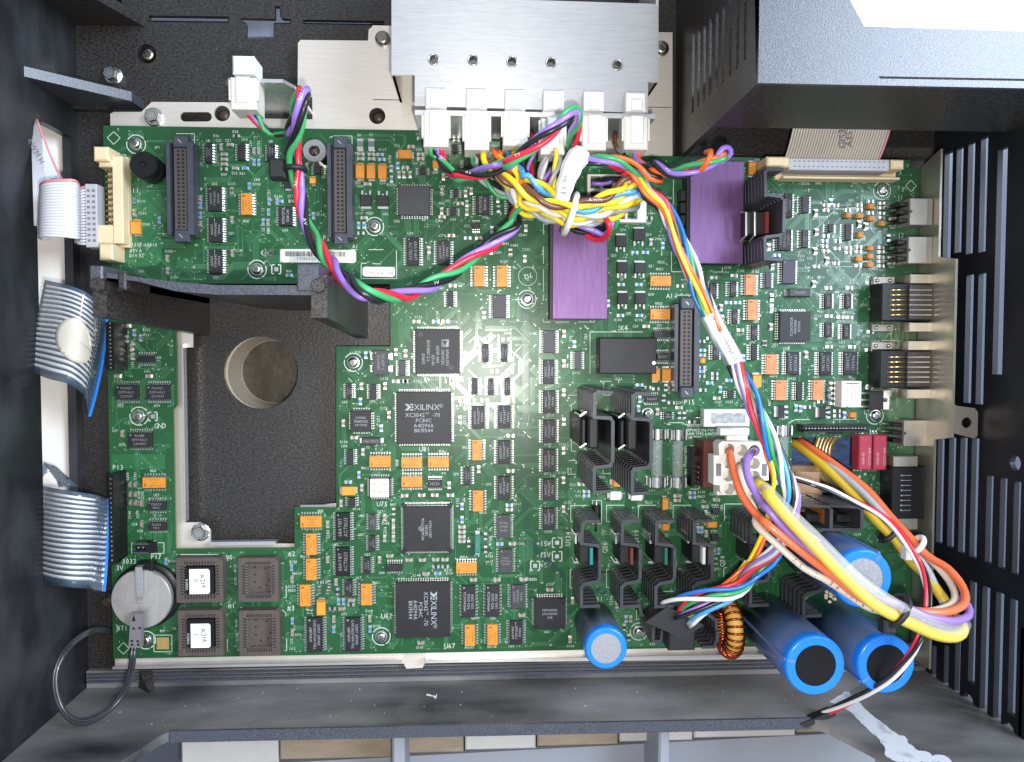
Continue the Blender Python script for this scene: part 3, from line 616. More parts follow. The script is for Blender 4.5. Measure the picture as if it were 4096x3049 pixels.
soic('B2', [(1640, 10, 1672, 78, LR, 4), (1612, 160, 1660, 222, LR, 4), (1820, 60, 1930, 218, LR, 8, dict(txt='HC4051|XAD7620', ang=-90, bar=True, dot=False, pm_='chip_print')),
            (2080, 55, 2150, 215, LR, 8, dict(txt='AND942', ang=-90)), (1790, 285, 1855, 335, TB, 4), (1262, 400, 1365, 628, LR, 12, dict(txt='68AX4HT|ACT11273', ang=-90, mat='chip_black')),
            (1508, 425, 1612, 620, LR, 10, nt_), (1590, 835, 1640, 960, LR, 7), (1955, 865, 2065, 1052, LR, 10, g_), (1200, 1395, 1255, 1520, LR, 8, dict(mat='chip_grey')),
            (1870, 1260, 1925, 1410, LR, 7, sm), (2022, 1260, 2078, 1410, LR, 7, sm), (230, 150, 342, 308, LR, 8, dict(txt='HC4051|XAD9620', ang=-90, bar=True, dot=False, pm_='chip_print')),
            (990, 1312, 1116, 1512, LR, 2, dict(txt='SG-615P C|10.2400M', ang=-90, mat='chip_grey', name='oscillator', h=4.0))])
soic('C1', [(925, 80, 1112, 200, TB, 10, dict(txt=NS)), (1175, 80, 1365, 200, TB, 10, dict(txt=NS)), (1030, 465, 1222, 582, TB, 10, dict(txt='P64BB|DM74ALS|244WM')), (1188, 1022, 1332, 1092, TB, 7, dict(txt='75LBC9|MAX')), (1188, 1188, 1335, 1252, TB, 7, dict(txt='75LBC9|MAX'))])
soic('C2', [(775, 70, 820, 190, LR, 7, dict(txt='AC174|XAA622', ang=-90)), (965, 75, 1020, 195, LR, 8), (780, 600, 832, 728, LR, 8), (1432, 848, 1548, 908, TB, 7, dict(txt='HC14')), (790, 990, 845, 1065, LR, 4),
            (1788, 25, 1836, 160, LR, 7), (1918, 25, 1966, 165, LR, 7, sm), (2050, 25, 2100, 165, LR, 7, sm), (1788, 252, 1893, 438, LR, 10, nt_), (1998, 248, 2102, 435, LR, 10, ns), (1995, 530, 2100, 720, LR, 10, nt_),
            (1725, 742, 1778, 888, LR, 7, sm), (1995, 818, 2098, 1008, LR, 10, ns), (1995, 1128, 2095, 1320, LR, 10, dict(txt='P7H56|9748E|244D', mat='chip_grey')), (2010, 1405, 2112, 1598, LR, 10, dict(txt='P6450|DM74ALS|244WM', mat='chip_grey')),
            (690, 1112, 805, 1340, LR, 12, dict(txt='68AY81T|ACT11623', ang=90, mat='chip_black')), (690, 1388, 805, 1622, LR, 12, dict(txt='68AY81T|ACT11623', ang=90, mat='chip_black')),
            (960, 1125, 1012, 1255, LR, 7, dict(mat='chip_grey', txt='F64AT|F04', ang=-90)), (958, 1298, 1010, 1425, LR, 7, dict(txt='64A79BT|F74', ang=-90)), (915, 1472, 970, 1605, LR, 8, dict(txt='658NSTT|ALS32', ang=-90)), (1100, 1525, 1228, 1582, TB, 7)])
soic('D2', [(765, 185, 825, 320, LR, 7, d7), (458, 490, 585, 765, LR, 14, dict(txt='SONY JAPAN|CXK58257AM-70LL|618F76EW', ang=-90, pm_='chip_print')), (767, 490, 890, 760, LR, 14, dict(txt='SONY JAPAN|CXK58257AM-70LL|618F76EW', ang=-90, pm_='chip_print')),
            (1706, 230, 1816, 485, LR, 10, dict(txt='HM514400CS6|9632 QQQ|USA C004', ang=90, pm_='chip_print', L=0.7)), (1898, 228, 2010, 482, LR, 10, dict(txt='HM514400CS6|9632 QQQ|USA C004', ang=90, pm_='chip_print', L=0.7))])
soic('D3', [(90, 225, 195, 415, LR, 10, dict(txt='P6458|DM74ALS|244WM', ang=-90, mat='chip_grey')), (80, 515, 183, 705, LR, 10, nt_)])
soic('B3', [(1240, 1155, 1370, 1210, TB, 8), (1265, 1335, 1365, 1395, TB, 7, dict(txt='AU07')), (348, 1150, 448, 1335, LR, 10, g_), (345, 1388, 442, 1585, LR, 10, ns), (600, 1322, 655, 1465, LR, 8, dict(mat='chip_grey')), (345, 50, 405, 215, LR, 8),
            (1690, 770, 1745, 895, LR, 7, dict(txt='AC10D|XAA8635', ang=-90)), (1855, 755, 1905, 878, LR, 7, dict(txt='AC10D|XAA635', ang=-90)), (1870, 980, 1915, 1100, LR, 7, d7), (2025, 1105, 2075, 1230, LR, 7, d7), (2025, 1265, 2072, 1392, LR, 7), (1715, 1268, 1765, 1390, LR, 7, d7)])
soic('B4', [(132, 685, 182, 810, LR, 7, dict(mat='chip_violet')), (285, 45, 350, 240, LR, 10, dict(txt='DM74ALS|273WM', ang=90)), (235, 335, 340, 508, LR, 9, dict(txt=NS, ang=90)), (430, 65, 485, 205, LR, 7, g_), (430, 340, 480, 485, LR, 7, dict(txt='75107|GS', ang=90, mat='chip_grey')),
            (640, 295, 685, 358, LR, 4, dict(mat='chip_grey')), (778, 290, 828, 425, LR, 8, dict(mat='chip_grey')), (272, 585, 375, 775, LR, 10, dict(mat='chip_violet')), (612, 855, 670, 975, LR, 8, dict(txt='LBC184', ang=-90)), (775, 855, 825, 975, LR, 8, dict(txt='LBC184', ang=-90)),
            (612, 1090, 670, 1205, LR, 8, dict(txt='LBC184', ang=-90)), (760, 1100, 815, 1220, LR, 8, dict(txt='LBC184', ang=-90)), (305, 1325, 405, 1510, LR, 10, dict(txt='UM61258|X244W', ang=-90)), (570, 1325, 665, 1512, LR, 10, dict(txt='74FC40T|35AL5166', ang=-90, mat='chip_black')), (765, 1325, 870, 1510, LR, 10, dict(txt='P64AD|2448D', ang=-90, bar=True))])
soic('C3', [(345, 125, 448, 312, LR, 10, ns), (345, 362, 448, 550, LR, 10, ns), (345, 598, 445, 785, LR, 10, ns), (345, 838, 445, 1015, LR, 10, ns), (345, 1075, 443, 1250, LR, 10, ns), (1168, 170, 1285, 218, TB, 7, dict(txt='940609')), (1325, 300, 1385, 360, LR, 4, dict(txt='616|OP07', pm_='chip_print')),
            (1712, 1075, 1772, 1125, TB, 4), (1705, 1285, 1765, 1340, TB, 4), (1835, 130, 1885, 190, LR, 4)])
soic('C4', [(385, 60, 430, 205, LR, 8)])
# big square chips
ic('B2', 1195, -18, 1450, 225, Q, 11, mat='chip_grey', jl=True, h=4.2, dot=False)
b, r = ic('B2', 1332, 1142, 1692, 1502, Q, 17, jl=True, h=4.2, dot=False)
def lines(par, r, specs, ang, mat='chip_print', z=4.24):
    m = MB(); cx, cy = (r[0] + r[2]) / 2, (r[1] + r[3]) / 2; W_ = (r[2] - r[0]); a = math.radians(ang)
    for (st, ox, oy, h) in specs:      # ox along the reading direction, oy upwards, fractions of the width
        m.text(st, cx + (ox * math.cos(a) - oy * math.sin(a)) * W_, cy + (ox * math.sin(a) + oy * math.cos(a)) * W_, z, h * W_, ang, sx=0.95)
    return m, cx, cy, W_
m, cx, cy, w = lines(b, r, [('ANALOG', 0.14, 0.22, 0.062), ('DEVICES', 0.14, 0.115, 0.062), ('ADSP-2105', 0.07, 0.0, 0.062), ('KP-40', 0.2, -0.105, 0.062), ('ID/P31017-2.2', -0.01, -0.21, 0.062), ('\u03949602', 0.17, -0.32, 0.062)], -90)
m.prism([(cx + w * 0.08, cy + w * 0.10), (cx + w * 0.08, cy + w * 0.27), (cx + w * 0.25, cy + w * 0.27), (cx + w * 0.25, cy + w * 0.10)], 4.22, 4.23); m.build('marking', 'chip_print', b, smooth='flat')
MB().add([(cx + w * 0.105, cy + w * 0.24, 4.26), (cx + w * 0.225, cy + w * 0.24, 4.26), (cx + w * 0.165, cy + w * 0.13, 4.26)], [(0, 2, 1)]).build('logo_triangle', 'chip', b, smooth='flat')
m = MB(); m.disc((r[0] + w * 0.12, r[3] - w * 0.12), w * 0.055, 4.22, 16); m.disc((r[2] - w * 0.2, r[1] + w * 0.14), w * 0.055, 4.22, 16); m.build('ejector_mark', 'chip_grey', b, smooth='flat')
def xil(t, box, ang):
    b, r = ic(t, *box, Q, 21, jl=True, h=4.2, dot=False)
    m, cx, cy, w = lines(b, r, [('XILINX', 0.06, 0.20, 0.105), ('XC3042', -0.16, 0.055, 0.072), ('TM', 0.06, 0.085, 0.035), ('-70', 0.23, 0.055, 0.072), ('PC84C', 0.0, -0.045, 0.068), ('A41294A', 0.0, -0.14, 0.068), ('BKI9544', 0.0, -0.23, 0.068)], ang)
    a = math.radians(ang); ca, sa = math.cos(a), math.sin(a)
    def q(px, py): return (cx + (px * ca - py * sa) * w, cy + (px * sa + py * ca) * w, 4.24)
    for pl in ([(-0.35, 0.26), (-0.29, 0.26), (-0.23, 0.20), (-0.29, 0.20)], [(-0.29, 0.20), (-0.23, 0.20), (-0.29, 0.14), (-0.35, 0.14)], [(-0.26, 0.26), (-0.19, 0.26), (-0.205, 0.235), (-0.24, 0.235)], [(-0.26, 0.14), (-0.19, 0.14), (-0.205, 0.165), (-0.24, 0.165)], [(-0.22, 0.215), (-0.195, 0.225), (-0.195, 0.175), (-0.22, 0.185)]): m.add([q(*p) for p in pl], [(0, 3, 2, 1)])
    c = q(0.315, 0.225); m.arc(c[:2], w * 0.026, w * 0.033, 0, 360, 4.24, 18); m.text('R', c[0], c[1], 4.24, w * 0.03, ang)
    m.build('marking', 'chip_print', b, smooth='flat')
xil('C2', (1180, 138, 1622, 556), 0); xil('D2', (1175, 207, 1612, 645), -90)
b, r = ic('C2', 1240, 1062, 1612, 1420, Q, 33, h=3.4, dot=False, mat='chip')
for (sx, sy) in ((0, 1), (2, 1), (0, 3), (2, 3)):
    x, y = r[sx], r[sy]; dx = -1.3 if sx == 0 else 1.3; dy = -1.3 if sy == 1 else 1.3
    MB().prism([(x, y - dy * 1.2), (x - dx * 1.2, y), (x - dx * 0.3, y + dy * 0.9), (x + dx * 0.9, y + dy * 0.9), (x + dx * 0.9, y - dy * 0.3)], 0.6, 3.0).build('corner_bumper', 'chip', b)
m, cx, cy, w = lines(b, r, [('MC68331CFC16', 0.0, 0.09, 0.055), ('OE93N', -0.03, 0.01, 0.055), ('DEUV9624', 0.0, -0.07, 0.055)], 90, z=3.44)
c = (cx - w * 0.13, cy + w * 0.01); m.arc(c, w * 0.045, w * 0.055, 0, 360, 3.44, 20); m.text('M', c[0], c[1], 3.44, w * 0.05, 90); m.build('marking', 'chip_print', b, smooth='flat')
ic('C2', 808, 290, 975, 460, Q, 7, jl=True, h=3.8, dot=False, txt='DALLAS|DS12885Q|9503A2', ang=180, pm_='chip_print', th=1.15)
b, r = ic('C2', 958, 832, 1130, 992, Q, 8, jl=True, h=3.8, dot=False)
q = rect('C2', 968, 838, 1120, 986, 3.9); st = MB().prism([(q[0] + 0.4, q[1]), (q[2] - 0.4, q[1]), (q[2], q[1] + 0.4), (q[2], q[3] - 0.4), (q[2] - 0.4, q[3]), (q[0] + 0.4, q[3]), (q[0], q[3] - 0.4), (q[0], q[1] + 0.4)], 3.8, 3.9).build('label_sticker', 'paper', b)
m = MB(); m2, cx, cy, w = lines(b, q, [('G1538', 0, 0.24, 0.16), ('80010', 0, 0.0, 0.16), ('V.2.4', 0, -0.24, 0.16)], 90, z=3.93); m2.build('marking', 'print_black', b, smooth='flat')
ic('B4', 250, 998, 495, 1242, Q, 11, jl=True, h=4.0, dot=False, txt='SC26C92C1A|KRK9084|9627hA', ang=90, pm_='chip_print', th=1.25)
b, r = ic('D3', 280, 335, 527, 580, Q, 11, jl=True, h=4.0, dot=False, txt='MP9914FNL|67A7RNW|WB', pm_='chip_print', th=1.2)
m = MB(); m.disc((r[0] + 1.6, r[1] + 1.6), 0.8, 4.03, 14); m.disc((r[2] - 1.6, r[3] - 2.4), 0.8, 4.03, 14); m.build('ejector_mark', 'chip_black', b, smooth='flat')
# crystals
for (t, x0, y0, x1, y1, mt, tx, an) in (('C2', 900, 508, 1048, 562, 'chip_grey', '32.768K 5091A', 180), ('B4', 325, 815, 500, 880, 'chip_grey', 'M3.68EM', 0), ('C2', 1808, 1290, 1858, 1440, 'green_pad', '10.7500', -90)):
    r = rect(t, x0, y0, x1, y1, 3.5); b = MB().cbox(r[0], r[1], 0.1, r[2], r[3], 3.5, 0.4).build('crystal', mt, brd)
    MB().text(tx, (r[0] + r[2]) / 2, (r[1] + r[3]) / 2, 3.53, min(r[2] - r[0], r[3] - r[1]) * 0.3, an, sx=0.85).build('marking', 'chip_print_dim', b, smooth='flat')
    ax = (r[2] - r[0]) > (r[3] - r[1])
    for s in (0, 1):
        if ax: so.quad((r[0] - 1.4, r[2])[s], r[1] + 0.5, (r[0], r[2] + 1.4)[s], r[3] - 0.5, 0.12)
        else: so.quad(r[0] + 0.5, (r[1] - 1.4, r[3])[s], r[2] - 0.5, (r[1], r[3] + 1.4)[s], 0.12)
# orange resistor networks
def rn(t, x0, y0, x1, y1, s, mat='orange', txt='103G'):
    h = 2.4; r = rect(t, x0, y0, x1, y1, h); b = MB().cbox(r[0], r[1], 0.3, r[2], r[3], h, 0.12, side=0.1).build('resistor_network', mat, brd); m = MB()
    for q in s: pin_row(m, *r, q, 8, h)
    m.build('pins', 'solder', b, smooth='flat'); mk = MB(); cx, cy = (r[0] + r[2]) / 2, (r[1] + r[3]) / 2; z = h + 0.03
    if s == 'TB':
        mk.quad(r[0] + 0.9, r[1] + 0.8, r[0] + 1.8, r[1] + 2.4, z); [mk.text(u, cx + 0.6, cy + o, z, 0.9, 180, sx=0.9) for u, o in (('SOMC1601', 1.5), (txt, 0), ('DALE9620', -1.5))]
    else:
        mk.quad(r[0] + 0.8, r[3] - 1.9, r[0] + 2.4, r[3] - 0.9, z); [mk.text(u, cx + o, cy - 0.6, z, 0.9, -90, sx=0.9) for u, o in (('SOMC1601', 1.5), (txt, 0), ('DALE9620', -1.5))]
    mk.build('marking', 'orange_mark', b, smooth='flat')
for t, l in {'B1': [(1938, 45, 2030, 222, LR)], 'B2': [(1805, 628, 1890, 798, LR), (1988, 628, 2075, 802, LR)], 'C1': [(1145, 828, 1328, 912, TB)],
             'C2': [(960, 655, 1134, 745, TB), (1218, 665, 1388, 750, TB), (1432, 662, 1603, 747, TB), (1218, 820, 1388, 903, TB), (1790, 522, 1868, 690, LR), (1795, 932, 1878, 1102, LR), (1660, 1515, 1828, 1600, TB), (402, 1140, 577, 1230, TB), (448, 1280, 535, 1452, LR)],
             'D2': [(448, 15, 535, 187, LR), (398, 225, 487, 398, LR), (893, 218, 982, 390, LR), (1730, 548, 1812, 718, LR), (1912, 545, 1996, 712, LR)],
             'B3': [(1212, 712, 1380, 795, TB), (1212, 980, 1373, 1065, TB)]}.items():
    for e in l: rn(t, *e)
for t, l in {'B3': [(1980, 700, 2065, 868), (1998, 902, 2080, 1070)], 'B4': [(140, 1345, 225, 1508)], 'C4': [(218, 42, 302, 205), (518, 42, 602, 205)]}.items():
    for e in l: rn(t, *e, LR, 'orange_pink', '511G')
# tantalum capacitors
def tant(t, x0, y0, x1, y1, mat='orange'):
    h = 2.6; r = rect(t, x0, y0, x1, y1, h); b = MB().cbox(r[0], r[1], 0.2, r[2], r[3], h, 0.12, side=0.1).build('tantalum_capacitor', mat, brd); v = (r[3] - r[1]) > (r[2] - r[0])
    mk = MB(); z = h + 0.03
    if v: mk.quad(r[0] + 0.1, r[3] - 0.9, r[2] - 0.1, r[3] - 0.35, z)
    else: mk.quad(r[0] + 0.35, r[1] + 0.1, r[0] + 0.9, r[3] - 0.1, z)
    mk.build('polarity_band', 'orange_mark', b, smooth='flat')
    if v: so.quad(r[0] + 0.6, r[1] - 0.7, r[2] - 0.6, r[1] + 0.3, 0.11); so.quad(r[0] + 0.6, r[3] - 0.3, r[2] - 0.6, r[3] + 0.7, 0.11)
    else: so.quad(r[0] - 0.7, r[1] + 0.6, r[0] + 0.3, r[3] - 0.6, 0.11); so.quad(r[2] - 0.3, r[1] + 0.6, r[2] + 0.7, r[3] - 0.6, 0.11)
for t, l in {'A2': [(850, 1316, 922, 1438), (938, 1318, 1010, 1440), (1030, 1320, 1102, 1442), (1188, 1205, 1304, 1278), (1470, 1285, 1520, 1355)], 'A4': [(0, 1298, 58, 1408)],
             'B4': [(960, 128, 1012, 172), (780, 205, 825, 245), (868, 205, 925, 248), (962, 225, 1012, 270), (1048, 268, 1102, 310), (875, 358, 925, 405), (955, 468, 1006, 508), (955, 532, 1006, 575), (862, 552, 917, 595), (955, 600, 1006, 642)],
             'B3': [(1225, 1455, 1290, 1562), (1308, 1455, 1378, 1562)], 'C3': [(905, 840, 1000, 902), (1310, 992, 1358, 1085), (1302, 1202, 1365, 1255), (1668, 1185, 1752, 1232)], 'C4': [(810, 302, 868, 345)]}.items():
    for e in l: tant(t, *e)
for t, l in {'A2': [(478, 1422, 528, 1480)], 'B1': [(1050, 262, 1130, 375)], 'C2': [(730, 902, 848, 972)], 'D2': [(535, 350, 607, 470)], 'B3': [(1612, 1375, 1655, 1418), (2040, 1505, 2108, 1612)], 'A3': []}.items():
    for e in l: tant(t, *e, 'amber')
# chip capacitors and resistors share four unit meshes
def unit(name, mats, vert):
    m = MB(); e = 0.24
    for (a, b, mi) in ((-0.5, -0.5 + e, 1), (-0.5 + e, 0.5 - e, 0), (0.5 - e, 0.5, 1)):
        if vert: m.box(-0.5, a, 0, 0.5, b, 1 if mi else 0.93, mi)
        else: m.box(a, -0.5, 0, b, 0.5, 1 if mi else 0.93, mi)
    me = bpy.data.meshes.new(name); me.from_pydata(m.v, [], m.f); [me.materials.append(MAT[q]) for q in mats]; me.polygons.foreach_set('material_index', m.m); return me
UM = {(k, v): unit(n, (a, 'solder'), v) for k, n, a in (('c', 'chip_capacitor', 'cap_tan'), ('r', 'chip_resistor', 'res_blue'), ('k', 'chip_resistor', 'res_black'), ('f', 'ferrite_bead', 'ferrite')) for v in (0, 1)}
HH = dict(c=1.2, r=0.7, k=0.7, f=2.0); NM = dict(c='chip_capacitor', r='chip_resistor', k='chip_resistor', f='ferrite_bead')
def chips(t, k, l):
    for (x0, y0, x1, y1) in l:
        h = HH[k]; r = rect(t, x0, y0, x1, y1, h); w, d = r[2] - r[0], r[3] - r[1]; v = 1 if d > w else 0
        o = bpy.data.objects.new(NM[k], UM[(k, v)]); COL.objects.link(o); o.parent = brd; og = ORG[brd.name]
        o.location = Vector(((r[0] + r[2]) / 2 - og.x, (r[1] + r[3]) / 2 - og.y, 0.12 - og.z)) * MM; o.scale = (w * MM, d * MM, h * MM); ORG[o.name] = og
        e = 0.45
        if v: so.quad(r[0] - 0.05, r[1] - e, r[2] + 0.05, r[1] + 0.2, 0.1); so.quad(r[0] - 0.05, r[3] - 0.2, r[2] + 0.05, r[3] + e, 0.1)
        else: so.quad(r[0] - e, r[1] - 0.05, r[0] + 0.2, r[3] + 0.05, 0.1); so.quad(r[2] - 0.2, r[1] - 0.05, r[2] + e, r[3] + 0.05, 0.1)
def H(*l, w=45, h=25): return [(x, y, x + w, y + h) for x, y in l]
def V(*l, w=25, h=45): return [(x, y, x + w, y + h) for x, y in l]
chips('A1', 'c', V((1768, 1158), (2033, 1190), (2072, 1190), (1855, 1512)) + H((1828, 1152), (1780, 1230), (1780, 1270), (1780, 1308), (1870, 1342)))
chips('A1', 'k', H((1780, 1350), (1880, 1082))); chips('A1', 'r', H((1952, 1343)) + V((2035, 1284), (2072, 1284), (1995, 1475), (1068, 1597)))
chips('A2', 'f', [(862, 1118, 912, 1205), (953, 1118, 1002, 1205)])
chips('A2', 'c', H((868, 1228), (866, 1266), (955, 1230), (955, 1266), (1275, 1168), (1352, 1230), (1352, 1265), (1228, 1336), (925, 1470), (1350, 1100), (1640, 1115)) + V((1188, 1382), (1226, 1382), (1278, 1382), (1545, 1400), (445, 1316), (1535, 1518), (1725, 1535), (1770, 1515)))
chips('A2', 'r', H((1025, 1232), (1040, 1272)) + V((1125, 1334), (1178, 1312), (1128, 1420), (205, 1598)))
chips('B1', 'c', V((1852, 5), (1855, 235), (1858, 505), (1332, 548), (1335, 648), (1065, 178), (1050, 1258), (1052, 1340)) + H((998, 1102), (920, 1508), (1172, 1508), (1604, 280), (1604, 68), w=46, h=26)[:3] + V((1603, 65), (1604, 275), w=22, h=32) + V((2145, 256)))
chips('B1', 'r', V((1602, 120), (1602, 200), (1068, 88), (2108, 255), (1068, 1148), (1010, 1200), (1118, 1190), (995, 1290), (2150, 175), (2155, 90), (1270, 240))); chips('B1', 'k', V((990, 1375), (1045, 1270)))
chips('B2', 'c', V((1535, 10), (1532, 165), (1735, 105), (1735, 175), (1985, 70), (1936, 316), (1430, 480), (1932, 488), (2088, 498), (1875, 1006), (1162, 1305), (1240, 1315)) + H((1525, 224), (1822, 396), (1600, 374), (1610, 778), (1318, 1068), (1552, 1068), (1890, 1210), (2040, 1210), (1572, 1550), (312, 98), (1672, 115), (895, 232), (2070, 1475), (1950, 1470)))
chips('B2', 'r', H((1732, 395), (215, 98), (292, 696), (1475, 1068), (410, 700), (1230, 1550)) + V((498, 205), (862, 282), (905, 282), (920, 1330))); chips('B2', 'k', V((1990, 150)) + H((870, 356)))
chips('C1', 'c', V((970, 452), (1124, 1014), (1126, 1180)) + V((1035, 870), (1075, 870), (1036, 948), (1076, 948), (1038, 1016), (1078, 1016), w=22, h=34)); chips('C1', 'r', V((1324, 1482)))
chips('C2', 'c', V((885, 70), (1075, 68), (738, 368), (1106, 300), (896, 600), (1592, 870), (888, 890), (720, 1016), (1072, 1130), (1142, 1170), (1142, 1232), (1072, 1300), (1142, 1300), (1680, 340), (1830, 740), (612, 1186), (612, 1470), (1030, 1472)) +
      H((815, 494), (1222, 962), (1360, 958), (1465, 958), (1592, 958), (1685, 1215), (1685, 1255), (1685, 1294), (1685, 1330), (1765, 192), (1868, 192), (2080, 192), (1690, 194), (2078, 478), (2078, 762), (2068, 1075), (2092, 1350), (1102, 1448), (1258, 1481), (1365, 1481), (1472, 1478), (1548, 1478), (1395, 1592), (1150, 40), (1572, 38)))
chips('C2', 'r', V((876, 192), (865, 784), (1045, 408), (1696, 1040), (1696, 1146), (322, 1532)) + H((768, 852), (2068, 1038), (1990, 1352), (1490, 1590), (1230, 38))); chips('C2', 'k', V((1145, 1080)) + H((1475, 1535), (1550, 1535)) + V((1750, 1340), (1885, 1280), (1885, 1385)))
chips('D2', 'c', V((662, 482), (952, 478), (325, 160), (328, 590), (680, 184)) + H((715, 405), (793, 338), (1352, 682), (1778, 172), (1968, 172), (2168, 458), (2178, 170)))
chips('D2', 'r', V((662, 564), (955, 560), (328, 494), (700, 340), (740, 338))); chips('D2', 'k', H((640, 405), (790, 372)) + V((692, 258)) + [(545, 195, 570, 215), (590, 192, 615, 215), (625, 195, 648, 218), (548, 240, 570, 262), (625, 245, 648, 268), (545, 270, 568, 292), (612, 270, 635, 292), (455, 430, 478, 452), (485, 432, 505, 452)])
chips('D3', 'c', H((172, 168), (380, 252)) + V((572, 332), (552, 646), (930, 368), (1040, 478))); chips('D3', 'r', V((1003, 478))); chips('D3', 'k', V((990, 545), (1025, 628)))
chips('B3', 'c', V((255, 186), (196, 304), (70, 500), (188, 550), (505, 1156), (505, 1396), (1772, 946), (1780, 1032), (2122, 1232), (1205, 415), (1200, 1262)) + H((1160, 1107), (1705, 714), (1870, 698), (1920, 1138), (1095, 205)))
chips('B3', 'r', H((955, 770), (1098, 770), (950, 1020), (1103, 1020), (1040, 245), (1065, 511), (1150, 511), (1820, 916), (1895, 916), (1610, 1300), (1610, 1340), (1605, 1470)) + V((588, 1240), (860, 910), (1300, 445), (2180, 870), (2175, 960), (1950, 1352))); chips('B3', 'k', H((1430, 782), (1672, 1205), (1605, 1228), (1605, 1440), (1180, 235), (1710, 1490), (1605, 1510)) + V((1860, 1230), (905, 1220)))
chips('B4', 'c', H((1050, 115), (1050, 152), (1050, 195), (1050, 230), (1142, 205), (1142, 240), (1142, 282), (960, 193), (868, 168), (868, 130), (775, 172), (1045, 470), (1045, 508), (1045, 548), (1045, 585), (1045, 620), (1132, 518), (1132, 555), (1132, 595), (865, 468), (862, 505), (860, 618), (780, 475), (780, 512), (525, 625), (685, 600), (622, 798), (792, 798), (625, 1025), (720, 1032), (792, 1035), (630, 1272), (815, 1272), (590, 460), (600, 130), (600, 172), (680, 130), (690, 480), (600, 500)) +
      V((880, 270), (935, 290), (535, 335), (620, 565), (178, 613), (515, 755), (118, 1232), (168, 1100), (452, 1325), (530, 180), (525, 490), (150, 455)))
chips('B4', 'r', V((172, 860), (172, 945), (650, 95)) + H((205, 535), (960, 100), (590, 420))); chips('B4', 'k', H((960, 1150), (945, 1298), (950, 755), (695, 420), (600, 380), (955, 1590)) + V((1115, 385)))
chips('C3', 'c', V((502, 120), (502, 356), (500, 590), (500, 828), (500, 1062), (1258, 275), (1650, 1260), (1650, 1100)) + H((1425, 252), (1730, 176), (1635, 1050), (1410, 964), (1410, 1000), (635, 870), (1728, 995)))
chips('C3', 'r', H((675, 928), (675, 962), (1530, 938), (1530, 975), (1105, 70), (1670, 52), (1825, 32)) + V((1105, 250), (1115, 175), (1585, 1228), (1615, 1228), (1765, 95), (1750, 1400))); chips('C3', 'k', H((1170, 90), (1235, 100), (1360, 212), (1525, 368), (1430, 20), (1710, 15), (1615, 110)) + V((1435, 305), (1475, 305), (1310, 165), (1325, 80), (1730, 1480)))
chips('C4', 'r', V((368, 245), (405, 250), (760, 302), (640, 120), (640, 180))); chips('C4', 'k', H((450, 248), (690, 280), (690, 318), (950, 90), (560, 205)) + V((290, 255), (290, 300), (630, 260), (630, 300)))
# power transistors in flat packages
def dpak(t, x0, y0, x1, y1, tab='T'):
    r = rect(t, x0, y0, x1, y1, 2.4); b = MB().cbox(r[0], r[1], 0.2, r[2], r[3], 2.4, 0.2).build('power_transistor', 'chip', brd); m = MB(); w = r[2] - r[0]; d = r[3] - r[1]
    if tab in 'TB':
        y = r[3] if tab == 'T' else r[1]; s = 1 if tab == 'T' else -1; a, c = sorted((y, y + s * 1.1)); m.box(r[0] + 0.2, a, 0.15, r[2] - 0.2, c, 0.9); y2 = r[1] if tab == 'T' else r[3]
        for q in (-0.36, 0, 0.36): a, c = sorted((y2, y2 - s * (2.4 if q else 1.0))); m.box((r[0] + r[2]) / 2 + q * w - 0.45, a, 0.12, (r[0] + r[2]) / 2 + q * w + 0.45, c, 0.7)
    else:
        m.box(r[0] - 1.8, r[1] + 0.3, 0.15, r[0], r[3] - 0.3, 0.9)
        for q in (-0.36, 0, 0.36): m.box(r[2], (r[1] + r[3]) / 2 + q * d - 0.35, 0.12, r[2] + 2.0, (r[1] + r[3]) / 2 + q * d + 0.35, 0.7)
    m.build('tab', 'solder', b)
for e in [(935, 385, 1018, 478), (1078, 332, 1168, 430), (945, 600, 1028, 690), (1085, 605, 1175, 690), (950, 850, 1032, 940), (1090, 850, 1178, 940)]: dpak('B3', *e)
dpak('B2', 888, 58, 977, 150, 'B'); dpak('B2', 1022, 62, 1114, 150, 'B'); dpak('C4', 240, 250, 285, 345, 'L'); dpak('C4', 575, 260, 620, 348, 'L'); dpak('A2', 275, 1440, 330, 1515, 'B')
